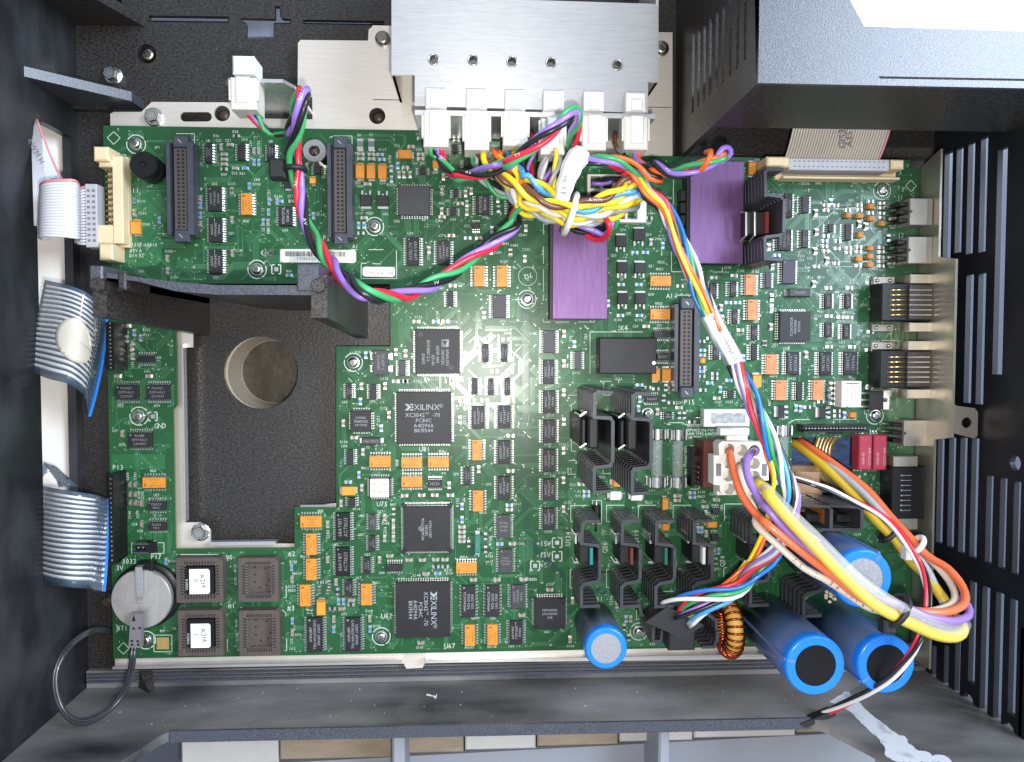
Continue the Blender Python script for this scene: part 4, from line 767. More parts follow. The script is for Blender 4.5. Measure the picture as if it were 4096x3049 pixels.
# ---- headers with two rows of holes
def header(t, x0, y0, t2, x1, y1, n, z=9.0):
    a = Z(t, x0, y0, z); b = Z(t2, x1, y1, z); X0, X1, Y0, Y1 = a[0], b[0], b[1], a[1]; w = X1 - X0
    o = MB().cbox(X0, Y0 + 3, 0.1, X1, Y1 - 3, 4.0, 0.2).build('socket_connector', 'header_grey', brd)
    MB().box(X0, Y0 + 3.5, 4.0, X0 + w * 0.14, Y1 - 3.5, z).build('shroud_wall', 'header_grey', o)
    MB().box(X1 - w * 0.22, Y0 + 3.5, 4.0, X1, Y1 - 3.5, z).build('shroud_wall', 'header_grey', o)
    ins = MB().cbox(X0 + w * 0.24, Y0 + 6, 4.0, X1 - w * 0.27, Y1 - 6, z - 1.2, 0.25).build('insert', 'header_inner', o)
    m = MB(); p = (Y1 - Y0 - 15) / (n - 1)
    for k in range(n):
        for q in (0.42, 0.59): c = (X0 + w * q, Y0 + 7.5 + k * p); m.box(c[0] - 0.62, c[1] - 0.55, z - 1.19, c[0] + 0.62, c[1] + 0.55, z - 1.16)
    m.build('contact_holes', 'hole_black', o)
    for y, s in ((Y0, 1), (Y1, -1)):
        a_, b_ = sorted((y, y + s * 5.8)); e = MB().cbox(X0 + w * 0.24, a_, 4.0, X1 - w * 0.2, b_, z - 0.3, 0.5).build('end_block', 'header_grey', o)
        c = (X0 + w * 0.5, (a_ + b_) / 2); MB().line((c[0] - 0.8, c[1] + 0.8), (c[0] + 0.8, c[1] - 0.8), 0.5, z - 0.26).build('key_slot', 'solder', e, smooth='flat')
header('A1', 1335, 1085, 'B1', 1565, 440, 20); header('A2', 620, 1095, 'B2', 825, 462, 20); header('B3', 1410, 885, 'C3', 1605, 190, 19)
# buzzer
c = Z('A1', 1150, 1328, 13); MB().lathe((c[0], c[1], 0), [(6.4, 0.1), (6.4, 5), (6.1, 5.3), (6.1, 5.9), (6.5, 6.2), (6.5, 12.2), (6.0, 13.0), (1.7, 13.0), (1.5, 12.0), (0.1, 11.8)], 40).build('buzzer', 'chip_black', brd, smooth=False)
# steel spacer
c = Z('A2', 517, 1215, 12); MB().lathe((c[0], c[1], 0), [(5.6, 0.1), (5.6, 11.7), (5.3, 12), (2.7, 12), (2.2, 11.2), (2.2, 3)], 36, cap=False).build('spacer', 'screw', brd)
MB().disc(c, 2.15, 3.2, 20).build('spacer_bore', 'brown_post', brd)
# stickers with printed lines
def sticker(t, x0, y0, x1, y1, rot=0.0):
    r = rect(t, x0, y0, x1, y1, 0.2); k = 0.8; o = MB().prism([(r[0] + k, r[1]), (r[2] - k, r[1]), (r[2], r[1] + k), (r[2], r[3] - k), (r[2] - k, r[3]), (r[0] + k, r[3]), (r[0], r[3] - k), (r[0], r[1] + k)], 0.1, 0.25).build('label_sticker', 'paper', brd); return o, r
o, r = sticker('B2', 248, 500, 855, 608); m = MB(); x = r[0] + 2.2; w = (r[2] - r[0])
while x < r[2] - 5.5:
    b = random.choice((0.14, 0.14, 0.28, 0.4)); m.quad(x, r[1] + 3.0, x + b, r[3] - 0.9, 0.29); x += b + random.choice((0.16, 0.16, 0.3))
m.text('STI36420', r[0] + w * 0.34, r[1] + 1.9, 0.29, 1.25, 0, sx=1.3); m.build('marking', 'print_black', o, smooth='flat')
o, r = sticker('B2', 908, 640, 1168, 720); MB().text('MADE IN USA', (r[0] + r[2]) / 2 + 1.2, (r[1] + r[3]) / 2 - 0.6, 0.29, 1.35, 0, sx=1.0).build('marking', 'print_black', o, smooth='flat')
# power modules with violet plates
def module(t, x0, y0, t2, x1, y1, z):
    a = Z(t, x0, y0, z); b = Z(t2, x1, y1, z)
    o = MB().box(a[0] - 1.0, b[1] + 0.3, 0.1, b[0] - 0.3, a[1] - 0.3, z - 1.6).build('power_module', 'module_dark', brd)
    MB().cbox(a[0], b[1], z - 1.55, b[0], a[1], z, 0.25).build('cover_plate', 'violet_plate', o)
module('B3', 425, 60, 'B3', 865, 1062, 12); module('A3', 1535, 1295, 'B3', 1958, 615, 12)
for y in (20, 120, 220, 330): r = rect('B3', 1455, y, 1520, y + 90, 7); MB().cbox(r[0], r[1], 0.1, r[2], r[3], 7, 0.4).build('module_terminal', 'module_dark', brd)
# relays
r = rect('B3', 800, 1212, 1262, 1502, 10); o = MB().cbox(r[0], r[1], 0.2, r[2], r[3], 10, 0.5).build('relay', 'chip', brd)
c = Z('B3', 1052, 1358, 10); m = MB(); m.arc(c, 1.7, 2.0, 0, 360, 10.05, 28); m.arc(c, 0.5, 0.8, 0, 360, 10.05, 20); m.build('moulding_ring', 'chip_black', o, smooth='flat')
MB().disc(Z('B3', 1240, 1415, 10), 0.95, 10.06, 20).build('white_dot', 'paper_white', o, smooth='flat')
r = rect('C4', 728, 50, 905, 262, 9); o = MB().cbox(r[0] + 1.4, r[1], 0.4, r[2], r[3], 9, 0.3).build('relay', 'white_warm', brd)
m = MB(); [m.text(s, r[2] - 1.3 - 2.0 * k, (r[1] + r[3]) / 2 + oo, 9.04, 1.25, -90, sx=0.9) for k, (s, oo) in enumerate((('NAIS', 2.6), ('TF2SA-5V', 1.2), ('ATF209SA', 1.2), ('JAPAN 60108', -2)))]; m.quad(r[0] + 3.5, r[3] - 1.4, r[2] - 1.5, r[3] - 0.9, 9.04); m.build('marking', 'print_black', o, smooth='flat')
m = MB(); pin_row(m, r[0] + 1.4, r[1], r[2], r[3], 'L', 5, 3.0, L=2.2); m.build('pins', 'solder', o, smooth='flat')
for x0, x1 in ((890, 990), (1008, 1110)):
    r = rect('C4', x0, 485, x1, 768, 8); o = MB().cbox(r[0], r[1], 0.3, r[2], r[3], 8, 0.5).build('reed_relay', 'red_relay', brd)
    MB().text('COTO 9601', r[2] - 1.4, (r[1] + r[3]) / 2 - 2, 8.04, 1.2, 90).text('9200-05', r[0] + 2.2, (r[1] + r[3]) / 2 - 3, 8.04, 1.2, 90).build('marking', 'grey_plastic', o, smooth='flat')
    m = MB(); pin_row(m, *r, 'T', 3, 2.0, pitch=1.7); pin_row(m, *r, 'B', 3, 2.0, pitch=1.7); m.build('pins', 'solder', o, smooth='flat')
# regulator lying flat
r = rect('C4', 972, 128, 1085, 280, 5); o = MB().cbox(r[0], r[1], 0.6, r[2], r[3], 5, 0.3).build('regulator', 'chip', brd)
c = Z('C4', 1110, 205, 3); MB().plate([(r[2], r[1]), (r[2] + 3.8, r[1]), (r[2] + 3.8, r[3]), (r[2], r[3])], [circ((r[2] + 1.7, (r[1] + r[3]) / 2), 1.2, 16)], 2.2, 3.4).build('tab', 'steel', o)
MB().box(r[0] - 2.4, r[1] + 1.0, 1.0, r[0], r[1] + 1.8, 1.6).box(r[0] - 2.4, (r[1] + r[3]) / 2 - 0.4, 1.0, r[0], (r[1] + r[3]) / 2 + 0.4, 1.6).box(r[0] - 2.4, r[3] - 1.8, 1.0, r[0], r[3] - 1.0, 1.6).build('pins', 'solder', o)
# white diodes, axial diode
for e in ((868, 942, 988, 1010), (1040, 947, 1160, 1015)):
    r = rect('C3', *e, 2.5); o = MB().cbox(r[0] + 1.2, r[1], 0.2, r[2] - 0.8, r[3], 2.5, 0.35).build('diode', 'ceramic', brd); MB().box(r[0], r[1] + 0.8, 0.12, r[0] + 1.2, r[3] - 0.8, 1.2).box(r[2] - 0.8, r[1] + 0.8, 0.12, r[2], r[3] - 0.8, 1.2).build('pins', 'solder', o)
c = Z('C3', 780, 1125, 5); o = MB().lathe((c[0], c[1], 3.2), [(0.2, -4.6), (2.4, -4.5), (2.4, 4.5), (0.2, 4.6)], 18, axis='y').build('axial_diode', 'chip_black', brd); MB().tube([(c[0], c[1] - 10, 0.2), (c[0], c[1] - 9, 3), (c[0], c[1] + 9, 3), (c[0], c[1] + 10, 0.2)], 0.5, 8).build('lead', 'screw', o, smooth=True)
# ceramic power resistor
r = rect('C3', 1645, 280, 2012, 418, 8); o = MB().cbox(r[0], r[1], 1.5, r[2], r[3], 8, 0.4).build('power_resistor', 'ceramic', brd)
rg = rect('C3', 1705, 308, 1978, 390, 8.3); pts = [(rg[0] + (rg[2] - rg[0]) * k / 12, rg[1] + random.uniform(-0.4, 0.4)) for k in range(13)] + [(rg[2] - (rg[2] - rg[0]) * k / 12, rg[3] + random.uniform(-0.4, 0.4)) for k in range(13)]
MB().prism(pts, 8.0, 8.25).build('cement_fill', 'ceramic_grey', o); MB().tube([(r[0] - 5, (r[1] + r[3]) / 2 + 0.5, 0.3), (r[0] - 4, (r[1] + r[3]) / 2, 4), (r[0], (r[1] + r[3]) / 2, 5)], 0.5, 8).build('lead', 'screw', o, smooth=True)
# fuses in clips
def fuse(t, x0, y0, x1, y1, lab):
    r = rect(t, x0, y0, x1, y1, 9); cx = (r[0] + r[2]) / 2; f = thing('glass_fuse', lab, 'fuse', (cx, (r[1] + r[3]) / 2, 2), 'glass fuses in clips'); cz = 5.2; R_ = 3.05
    for a, b in ((r[1], r[1] + 6), (r[3] - 6, r[3])): MB().lathe((cx, 0, cz), [(0.3, a), (R_ - 0.3, a), (R_, a + 0.3), (R_, b - 0.3), (R_ - 0.3, b), (0.3, b)], 24, axis='y').build('end_cap', 'screw', f)
    MB().lathe((cx, 0, cz), [(R_ - 0.25, r[1] + 6), (R_ - 0.25, r[3] - 6)], 24, axis='y', cap=False).build('glass_tube', 'glass', f, smooth=True)
    MB().tube([(cx + 0.5 * math.sin(k), r[1] + 6 + (r[3] - r[1] - 12) * k / 40, cz + 0.5 * math.cos(k)) for k in range(41)], 0.12, 5).build('fuse_wire', 'solder', f)
    for y in (r[1] + 3, r[3] - 3):
        o = MB().box(cx - 4.2, y - 2.4, 0.1, cx + 4.2, y + 2.4, 1.0).build('fuse_clip', 'steel_bright', brd); MB().box(cx - 4.1, y - 2.4, 1.0, cx - 3.4, y + 2.4, 7.6).build('clip_arm', 'steel_bright', o); MB().box(cx + 3.4, y - 2.4, 1.0, cx + 4.1, y + 2.4, 7.6).build('clip_arm', 'steel_bright', o)
fuse('C3', 1225, 435, 1330, 918, 'glass tube fuse nearest the pair of big black heat sinks'); fuse('C3', 1395, 440, 1500, 920, 'glass tube fuse beside the black four pin connector and warning print')
fuse('C4', 240, 405, 350, 900, 'glass tube fuse along the edge of the square board window')
# small black locking header
r = rect('C3', 1540, 590, 1645, 900, 8); o = MB().box(r[0], r[1], 0.1, r[2], r[3], 3).build('pin_header', 'chip_black', brd); MB().box(r[0], r[1], 3, r[0] + 1.2, r[3], 9).build('shroud_wall', 'chip_black', o)
MB().box(r[0] + 1.2, r[3] - 7, 3, r[2], r[3] - 4, 7.5).build('lock_tab', 'chip_black', o)
for k in range(4): y = r[1] + 2 + k * 2.54; MB().box((r[0] + r[2]) / 2, y, 3, (r[0] + r[2]) / 2 + 0.7, y + 0.7, 9).build('pin', 'solder', o)
# long low header P18, header on the left strip, small two pin header
a = Z('C4', 440, 405, 8); b = Z('C4', 975, 462, 8); o = MB().box(a[0], b[1], 0.1, b[0], a[1], 2.5).build('ribbon_header', 'chip_black', brd)
MB().box(a[0], a[1] - 0.9, 2.5, b[0], a[1], 8).build('shroud_wall', 'chip_black', o); MB().box(a[0], b[1], 2.5, b[0], b[1] + 0.9, 8).build('shroud_wall', 'chip_black', o)
m = MB()
for k in range(20): x = a[0] + 2 + k * (b[0] - a[0] - 4) / 19; m.box(x, (a[1] + b[1]) / 2 - 0.3, 2.5, x + 0.6, (a[1] + b[1]) / 2 + 0.3, 6)
m.build('pins', 'solder', o); r = rect('C4', 655, 448, 758, 475, 4); MB().box(r[0], r[1], 0.2, r[2], r[3], 4).build('key_bump', 'chip_black', o)
a = Z('C1', 870, 810, 17); b = Z('C1', 925, 1532, 17); bx1 = Z('C1', 1000, 1150, 0)[0]
o = MB().add([(a[0], b[1], 17), (b[0], b[1], 17), (b[0], a[1], 17), (a[0], a[1], 17), (b[0] - 1.2, b[1], 0.1), (bx1, b[1], 0.1), (bx1, a[1], 0.1), (b[0] - 1.2, a[1], 0.1)], [(0, 1, 2, 3), (7, 6, 5, 4), (0, 4, 5, 1), (1, 5, 6, 2), (2, 6, 7, 3), (3, 7, 4, 0)]).build('flex_connector', 'chip_black', brd)
m = MB()
for k in range(18): y = b[1] + 2 + k * (a[1] - b[1] - 4) / 17; m.box((a[0] + b[0]) / 2 - 0.3, y, 17.02, (a[0] + b[0]) / 2 + 0.3, y + 0.6, 17.06)
m.build('contact_holes', 'solder', o)
a = Z('B1', 850, 1085, 14); b = Z('B1', 900, 1475, 14); o = MB().box(a[0], b[1], 0.1, b[0] + 1.5, a[1], 14).build('flex_connector', 'chip_black', brd); m = MB()
for k in range(12): y = b[1] + 1 + k * (a[1] - b[1] - 2) / 11; m.box(b[0] - 0.8, y, 14.01, b[0], y + 0.6, 14.05)
m.build('contact_holes', 'solder', o)
r = rect('C1', 1072, 1358, 1195, 1440, 7); o = MB().box(r[0], r[1], 0.1, r[2], r[3], 3.2).build('pin_header', 'chip_black', brd); MB().box(r[0], r[1], 3.2, r[2], r[1] + 0.8, 7).build('shroud_wall', 'header_grey', o); MB().box(r[0], r[3] - 0.8, 3.2, r[2], r[3], 7).build('shroud_wall', 'header_grey', o); MB().box(r[2] - 1.6, r[1], 3.2, r[2] + 3, r[3], 6).build('lock_tab', 'chip_black', o)
for k in range(2): MB().box(r[0] + 2 + 2.2 * k, (r[1] + r[3]) / 2, 3.2, r[0] + 2.7 + 2.2 * k, (r[1] + r[3]) / 2 + 0.7, 6.5).build('pin', 'solder', o)
# heat sinks: slotted fins around a solid back plate
def layers(o, pts, w, z0, z1, n, name='fin'):
    for k in range(n):
        za = z0 + (z1 - z0) * k / n; zb = za + (z1 - z0) / n * 0.66; m = MB()
        for a, b in zip(pts, pts[1:]):
            dx, dy = b[0] - a[0], b[1] - a[1]; l = math.hypot(dx, dy); nx, ny = -dy / l * w / 2, dx / l * w / 2; ex, ey = dx / l * w / 2, dy / l * w / 2
            m.prism([(a[0] - nx - ex, a[1] - ny - ey), (b[0] - nx + ex, b[1] - ny + ey), (b[0] + nx + ex, b[1] + ny + ey), (a[0] + nx - ex, a[1] + ny - ey)], za + 0.002 * len(m.f), zb + 0.002 * len(m.f))
        m.build(name, 'heatsink', o)
def sink(t, dx, dy, pts, i0, i1, zt, n, z0=2.0, t2=None):
    q = [Z(t, x + dx, y + dy, zt) for x, y in pts]; xs_ = [p[0] for p in q]; m = MB(); w = 1.5
    a, b = q[i0], q[i1]; o = MB().box(a[0] - w / 2, min(a[1], b[1]), z0, a[0] + w / 2, max(a[1], b[1]), zt + 0.05).build('heat_sink', 'heatsink', brd)
    layers(o, q[:i0 + 1], w, z0, zt, n); layers(o, q[i1:], w, z0, zt, n); return o, q
big = [(905, 145), (800, 140), (770, 160), (768, 345), (895, 352), (910, 372), (910, 700), (895, 738), (780, 752), (765, 775), (765, 955), (885, 945)]
for dx, dy, in ((0, 0), (310, 12)):
    o, q = sink('C3', dx, dy, big, 5, 6, 54, 9)
    a = Z('C3', 715 + dx, 345 + dy, 44); b = Z('C3', 795 + dx, 595 + dy, 44); t_ = MB().cbox(a[0], b[1], 3, b[0], a[1], 44, 0.8).build('power_transistor', 'chip', brd)
    a = Z('C3', 648 + dx, 345 + dy, 40); b = Z('C3', 700 + dx, 580 + dy, 40); MB().cbox(a[0], b[1], 3, b[0], a[1], 40, 1.0).build('power_transistor', 'chip_black', brd)
    for yy in (330, 585): pa = Z3('C3', 652 + dx, yy + dy, 40); pb = Z3('C3', 690 + dx, yy + dy - 25, 40); MB().tube([pa + Vector((0, 0, -20)), pa, pb, pb + Vector((0, 0, -14))], 0.55, 6).build('lead', 'screw', t_)
small = [(800, 1187), (700, 1187), (668, 1215), (665, 1368), (790, 1384), (806, 1402), (806, 1640), (795, 1672), (695, 1692), (662, 1722), (660, 1878), (795, 1872)]
for k, (dx, dy, pad) in enumerate(((0, 0, 'teal'), (325, 0, 'red_pad'), (602, 0, 'green_pad'), (907, -4, 'white_plastic'), (1368, -8, None), (1800, 78, None))):
    o, q = sink('C3', dx, dy, small, 5, 6, 32, 6)
    if pad: a = Z('C3', 727 + dx, 1395 + dy, 26); b = Z('C3', 748 + dx, 1530 + dy, 26); MB().box(a[0], b[1], 4, b[0], a[1], 26).build('insulator', pad, o)
    a = Z('C3', 640 + dx, 1375 + dy, 22); b = Z('C3', 715 + dx, 1520 + dy, 22); t_ = MB().cbox(a[0], b[1], 3, b[0], a[1], 22, 0.5).build('power_transistor', 'chip', brd)
    a = Z('C3', 605 + dx, 1290 + dy, 20); b = Z('C3', 660 + dx, 1360 + dy, 20); MB().box(a[0], b[1], 2, a[0] + 0.8, a[1], 20).build('mounting_clip', 'steel_bright', t_)
    for yy in (1285, 1512): pa = Z3('C3', 600 + dx, yy + dy, 20); pb = Z3('C3', 632 + dx, yy + dy + 4, 20); MB().tube([pa + Vector((0, 0, -10)), pa, pb, pb + Vector((0, 0, -8))], 0.5, 6).build('lead', 'screw', t_)
for pts, dx, dy, t in (([(1120, 358), (1145, 470), (1235, 560), (1235, 690), (1305, 690), (1310, 610)], 0, 0, 'D3'), ([(1680, 470), (1750, 520), (1752, 600), (1752, 680), (1735, 735), (1650, 738)], 0, 0, 'D3')):
    q = [Z(t, x + dx, y + dy, 26) for x, y in pts]; o = MB().box(q[2][0] - 0.8, q[3][1], 1, q[2][0] + 0.8, q[2][1], 26).build('heat_sink', 'heatsink', brd); layers(o, q[:3], 1.4, 1, 26, 5); layers(o, q[3:], 1.4, 1, 26, 5)
for (x0, x1, y0, y1) in ((400, 665, 1040, 1262), (675, 912, 1045, 1262)):
    z = 30; q = [Z('C4', x, y, z) for x, y in ((x0, y0 + 15), (x1 - 12, y0 + 28), (x1, y0 + 45), (x1, y1 - 25), (x1 - 12, y1 - 8), (x0, y1 - 8))]
    o = MB().box(q[2][0] - 0.8, q[3][1], 2, q[2][0] + 0.8, q[2][1], z).build('heat_sink', 'heatsink', brd); layers(o, q[:3], 1.4, 2, z, 6); layers(o, q[3:], 1.4, 2, z, 6)
    a = Z('C4', x1 - 62, y0 + 45, 24); b = Z('C4', x1 - 32, y1 - 60, 24); MB().box(a[0], b[1], 3, b[0], a[1], 24).build('insulator', 'orange_mark', o)
    a = Z('C4', x1 - 200, y0 + 80, 20); b = Z('C4', x1 - 70, y1 - 70, 20); MB().cbox(a[0], b[1], 3, b[0], a[1], 20, 0.6).build('power_transistor', 'chip', brd)
# finned sinks beside the second violet plate
for sgn, pts in ((0, [('A4', 280, 1360), ('A4', 160, 1362), ('A4', 142, 1385), ('A4', 145, 1570), ('B4', 160, 55), ('B4', 270, 70), ('B4', 285, 95), ('B4', 282, 360), ('B4', 255, 382), ('B4', 150, 395), ('B4', 138, 410), ('B4', 142, 570), ('B4', 270, 580)],),):
    z = 36; q = [Z(t, x, y, z) for t, x, y in pts]; o = MB().box(q[6][0] - 0.7, q[7][1], 2, q[6][0] + 0.7, q[6][1], z + 0.05).build('heat_sink', 'heatsink', brd); layers(o, q[:7], 1.4, 2, z, 8); layers(o, q[7:], 1.4, 2, z, 8)
    a = Z('B3', 1985, 190, 20); b = Z('B3', 2150, 385, 20); MB().cbox(a[0], b[1], 3, b[0], a[1], 20, 0.8).build('power_transistor', 'module_dark', brd)
    a = Z('B4', 135, 195, 24); b = Z('B4', 158, 370, 24); MB().box(a[0], b[1], 3, b[0], a[1], 24).build('insulator', 'red_pad', o)
    for x in (1985, 2055): pa = Z3('B3', x, 205, 22); pb = Z3('B3', x, 385, 22); MB().tube([pa + Vector((0, 2, -8)), pa, pb, pb + Vector((0, -2, -8))], 0.6, 6).build('mounting_clip', 'steel_bright', o)
# electrolytic cans
def can(t, x, y, R_, h, sleeve, topm, inner):
    c = Z(t, x, y, h); z = h
    o = MB().lathe((c[0], c[1], 0), [(R_, 0.15), (R_, h - 5.0), (R_, z - 1.6), (R_ - 0.25, z - 0.7), (R_ - 0.9, z - 0.1), (inner, z), (inner - 0.05, z - 0.35), (0.05, z - 0.35)], 56, mis=[0, 1, 1, 1, 1, 1, 2]).build('capacitor_can', [sleeve, 'cap_blue', topm], brd, smooth=False)
    for p in o.data.polygons:
        if len(p.vertices) == 4 and abs(p.normal.z) < 0.9: p.use_smooth = True
    return o, c
can('D3', 857, 738, 10.1, 38, 'cap_sleeve_grey', 'cap_top_alu', 7.2)
o, c = can('D4', 538, 876, 13.6, 62, 'cap_sleeve', 'cap_top_black', 9.4)
o2, c2 = can('D4', 1108, 868, 13.3, 62, 'cap_sleeve', 'cap_top_black', 9.2); o3, c3 = can('D4', 922, 176, 13.3, 62, 'cap_sleeve', 'cap_top_alu', 9.3)
for o_, c_, an in ((o, c, 168), (o2, c2, 215), (o3, c3, 55)):
    a = math.radians(an); m = MB(); p = [(c_[0] + (9.6 + 4 * k / 5) * math.cos(a), c_[1] + (9.6 + 4 * k / 5) * math.sin(a)) for k in (0, 4.6)]; m.line(p[0], p[1], 1.3, 62.05)
    x, y = c_[0] + 13.72 * math.cos(a), c_[1] + 13.72 * math.sin(a); m.box(x - 0.5, y - 0.5, 5, x + 0.5, y + 0.5, 60.5); m.build('stripe', 'cap_sleeve', o_)
m = MB()
for k in range(34):
    a = Z('D4', 640 + random.uniform(-25, 90), 240 + random.uniform(-30, 120), 40); m.lathe((a[0], a[1], random.uniform(36, 42)), [(0.2, -0.8), (0.9, -0.2), (0.7, 0.5), (0.1, 0.9)], 7)
tag(m.build('foam_crumb', 'foam_tan', brd, smooth=True), kind='stuff')
# toroid choke standing on edge
c = Z3('D3', 1840, 565, 13); o = MB(); R1 = 13.0
tor_ = [Vector((c.x, c.y + 10.5 * math.cos(t * math.pi / 20), c.z + 10.5 * math.sin(t * math.pi / 20))) for t in range(41)]
o = MB().tube(tor_, 3.9, 14, cap=False).build('choke', 'toroid_yellow', brd, smooth=True); m = MB()
for k in range(26):
    t = 2 * math.pi * k / 26; ce = Vector((c.x, c.y + 10.5 * math.cos(t), c.z + 10.5 * math.sin(t))); ra = Vector((0, math.cos(t), math.sin(t)))
    m.tube([ce + (Vector((1, 0, 0)) * math.cos(u * math.pi / 7) + ra * math.sin(u * math.pi / 7)) * 4.5 for u in range(15)], 0.62, 6, cap=False)
m.build('winding', 'copper_enamel', o, smooth=True)
# sockets for square chips
def socket(t, x0, y0, x1, y1, z=6.0):
    r = rect(t, x0, y0, x1, y1, z); k = 1.6; i = 3.6; oc = [(r[0], r[1]), (r[2], r[1]), (r[2], r[3] - k), (r[2] - k, r[3]), (r[0], r[3])]; inn = [(r[0] + i, r[1] + i), (r[2] - i, r[1] + i), (r[2] - i, r[3] - i), (r[0] + i, r[3] - i)]
    o = MB().plate(oc, [inn], 0.1, z).build('chip_socket', 'socket', brd); MB().box(r[0] + i + 0.02, r[1] + i + 0.02, 0.2, r[2] - i - 0.02, r[3] - i - 0.02, 1.6).build('socket_floor', 'socket', o); m = MB(); n = 11
    for q in range(n):
        f = (q + 0.5) / n; X = r[0] + i + (r[2] - r[0] - 2 * i) * f; Y = r[1] + i + (r[3] - r[1] - 2 * i) * f
        for (a, b, c_, d) in ((X - 0.28, r[1] + 1.9, X + 0.28, r[1] + i - 0.2), (X - 0.28, r[3] - i + 0.2, X + 0.28, r[3] - 1.9), (r[0] + 1.9, Y - 0.28, r[0] + i - 0.2, Y + 0.28), (r[2] - i + 0.2, Y - 0.28, r[2] - 1.9, Y + 0.28)): m.box(a, b, z + 0.01, c_, d, z + 0.05)
    m.build('contact_slots', 'hole_black', o); m = MB()
    for q in range(n):
        f = (q + 0.5) / n; X = r[0] + i + (r[2] - r[0] - 2 * i) * f; Y = r[1] + i + (r[3] - r[1] - 2 * i) * f
        for (a, b, c_, d) in ((X - 0.2, r[1] + i, X + 0.2, r[1] + i + 0.5), (X - 0.2, r[3] - i - 0.5, X + 0.2, r[3] - i), (r[0] + i, Y - 0.2, r[0] + i + 0.5, Y + 0.2), (r[2] - i - 0.5, Y - 0.2, r[2] - i, Y + 0.2)): m.box(a, b, 1.6, c_, d, z - 1)
    m.build('contacts', 'solder', o); return o, r
for (t, b_, txt, dig, lab) in (('D1', (1418, 8, 1800, 362), 'A214', '0', 'black socketed chip whose white sticker reads A214 and zero'), ('D1', (1432, 432, 1802, 792), 'A214', '1', 'black socketed chip whose white sticker reads A214 and one')):
    o, r = socket(t, *b_); i = 4.3; f = thing('socketed_chip', lab, 'chip', ((r[0] + r[2]) / 2, (r[1] + r[3]) / 2, 1.65), 'labelled chips in brown sockets')
    MB().cbox(r[0] + i, r[1] + i, 1.66, r[2] - i, r[3] - i, 6.3, 0.25, side=0.2).build('chip_body', 'chip_black', f); w = r[2] - r[0]
    q = (r[0] + w * 0.285, r[1] + w * 0.19, r[0] + w * 0.72, r[1] + w * 0.74); MB().prism([(q[0], q[1]), (q[2] - 0.8, q[1]), (q[2], q[1] + 0.8), (q[2], q[3] - 0.8), (q[2] - 0.8, q[3]), (q[0], q[3])], 6.3, 6.4).build('sticker', 'paper_white', f)
    m = MB().text(txt, q[0] + (q[2] - q[0]) * 0.66, (q[1] + q[3]) / 2 + 0.2, 6.44, 2.3, -83, sx=1.05); m.text(dig, q[0] + (q[2] - q[0]) * 0.3, (q[1] + q[3]) / 2 + 0.4, 6.44, 2.3, -95); m.build('handwriting', 'print_black', f, smooth='flat')
    MB().text('KOREA', q[0] - 1.3, (q[1] + q[3]) / 2 - 1.6, 6.34, 1.1, -90).build('marking', 'silk', f, smooth='flat')
for b_ in ((1918, 8, 2245, 358), (1925, 432, 2256, 792)):
    o, r = socket('D1', *b_); m = MB()
    for (fx, fy) in ((0.33, 0.72), (0.33, 0.55), (0.33, 0.38), (0.62, 0.3), (0.7, 0.42), (0.45, 0.25), (0.6, 0.68)): m.box(r[0] + (r[2] - r[0]) * fx, r[1] + (r[3] - r[1]) * fy, 1.6, r[0] + (r[2] - r[0]) * fx + 0.9, r[1] + (r[3] - r[1]) * fy + 0.7, 1.75)
    m.build('moulding_marks', 'hole_black', o)
# coin cell holder
c = Z('D1', 1135, 342, 7.5); R_ = 14.7; o = MB().lathe((c[0] + 0.8, c[1] + 0.6, 0), [(R_ + 1.6, 0.1), (R_ + 1.6, 2.5), (R_ + 0.3, 3.2), (R_ - 1, 3.2)], 48, cap=False).build('battery_holder', 'chip_black', brd)
a = Z('D1', 1155, 70, 7); MB().cbox(a[0] - 3.6, a[1] - 5, 0.1, a[0] + 4, a[1] + 1.5, 6.5, 0.5).build('holder_post', 'chip_black', o)
bt = thing('coin_cell', 'round silver coin cell battery under a metal spring clip', 'battery', (c[0], c[1], 3.3)); MB().lathe((c[0], c[1], 0), [(0.1, 3.3), (R_ - 1.4, 3.3), (R_, 4.2), (R_, 6.9), (R_ - 0.5, 7.5), (0.1, 7.5)], 56, cap=False).build('cell_can', 'battery_steel', bt, smooth=False)
a = Z('D1', 1120, 75, 9); b = Z('D1', 1130, 330, 8.2); MB().grid([[(a[0] - 1.7 + s, a[1], 6.6) for s in (0, 3.4)], [(a[0] - 1.7 + s, a[1] - 0.3, 9.4) for s in (0, 3.4)], [(b[0] - 1.5 + s, b[1] + 1, 8.6) for s in (0, 3.0)], [(b[0] - 1.5 + s, b[1] - 1.4, 8.0) for s in (0, 3.0)], [(b[0] - 1.5 + s, b[1] - 2.2, 8.9) for s in (0, 3.0)]], 0.4).build('spring_clip', 'steel_bright', brd)
r = rect('D1', 1262, 648, 1362, 742, 0.1); MB().box(r[0], r[1], 0.02, r[2], r[3], 0.12).build('copper_pad', 'gold_tape', brd)
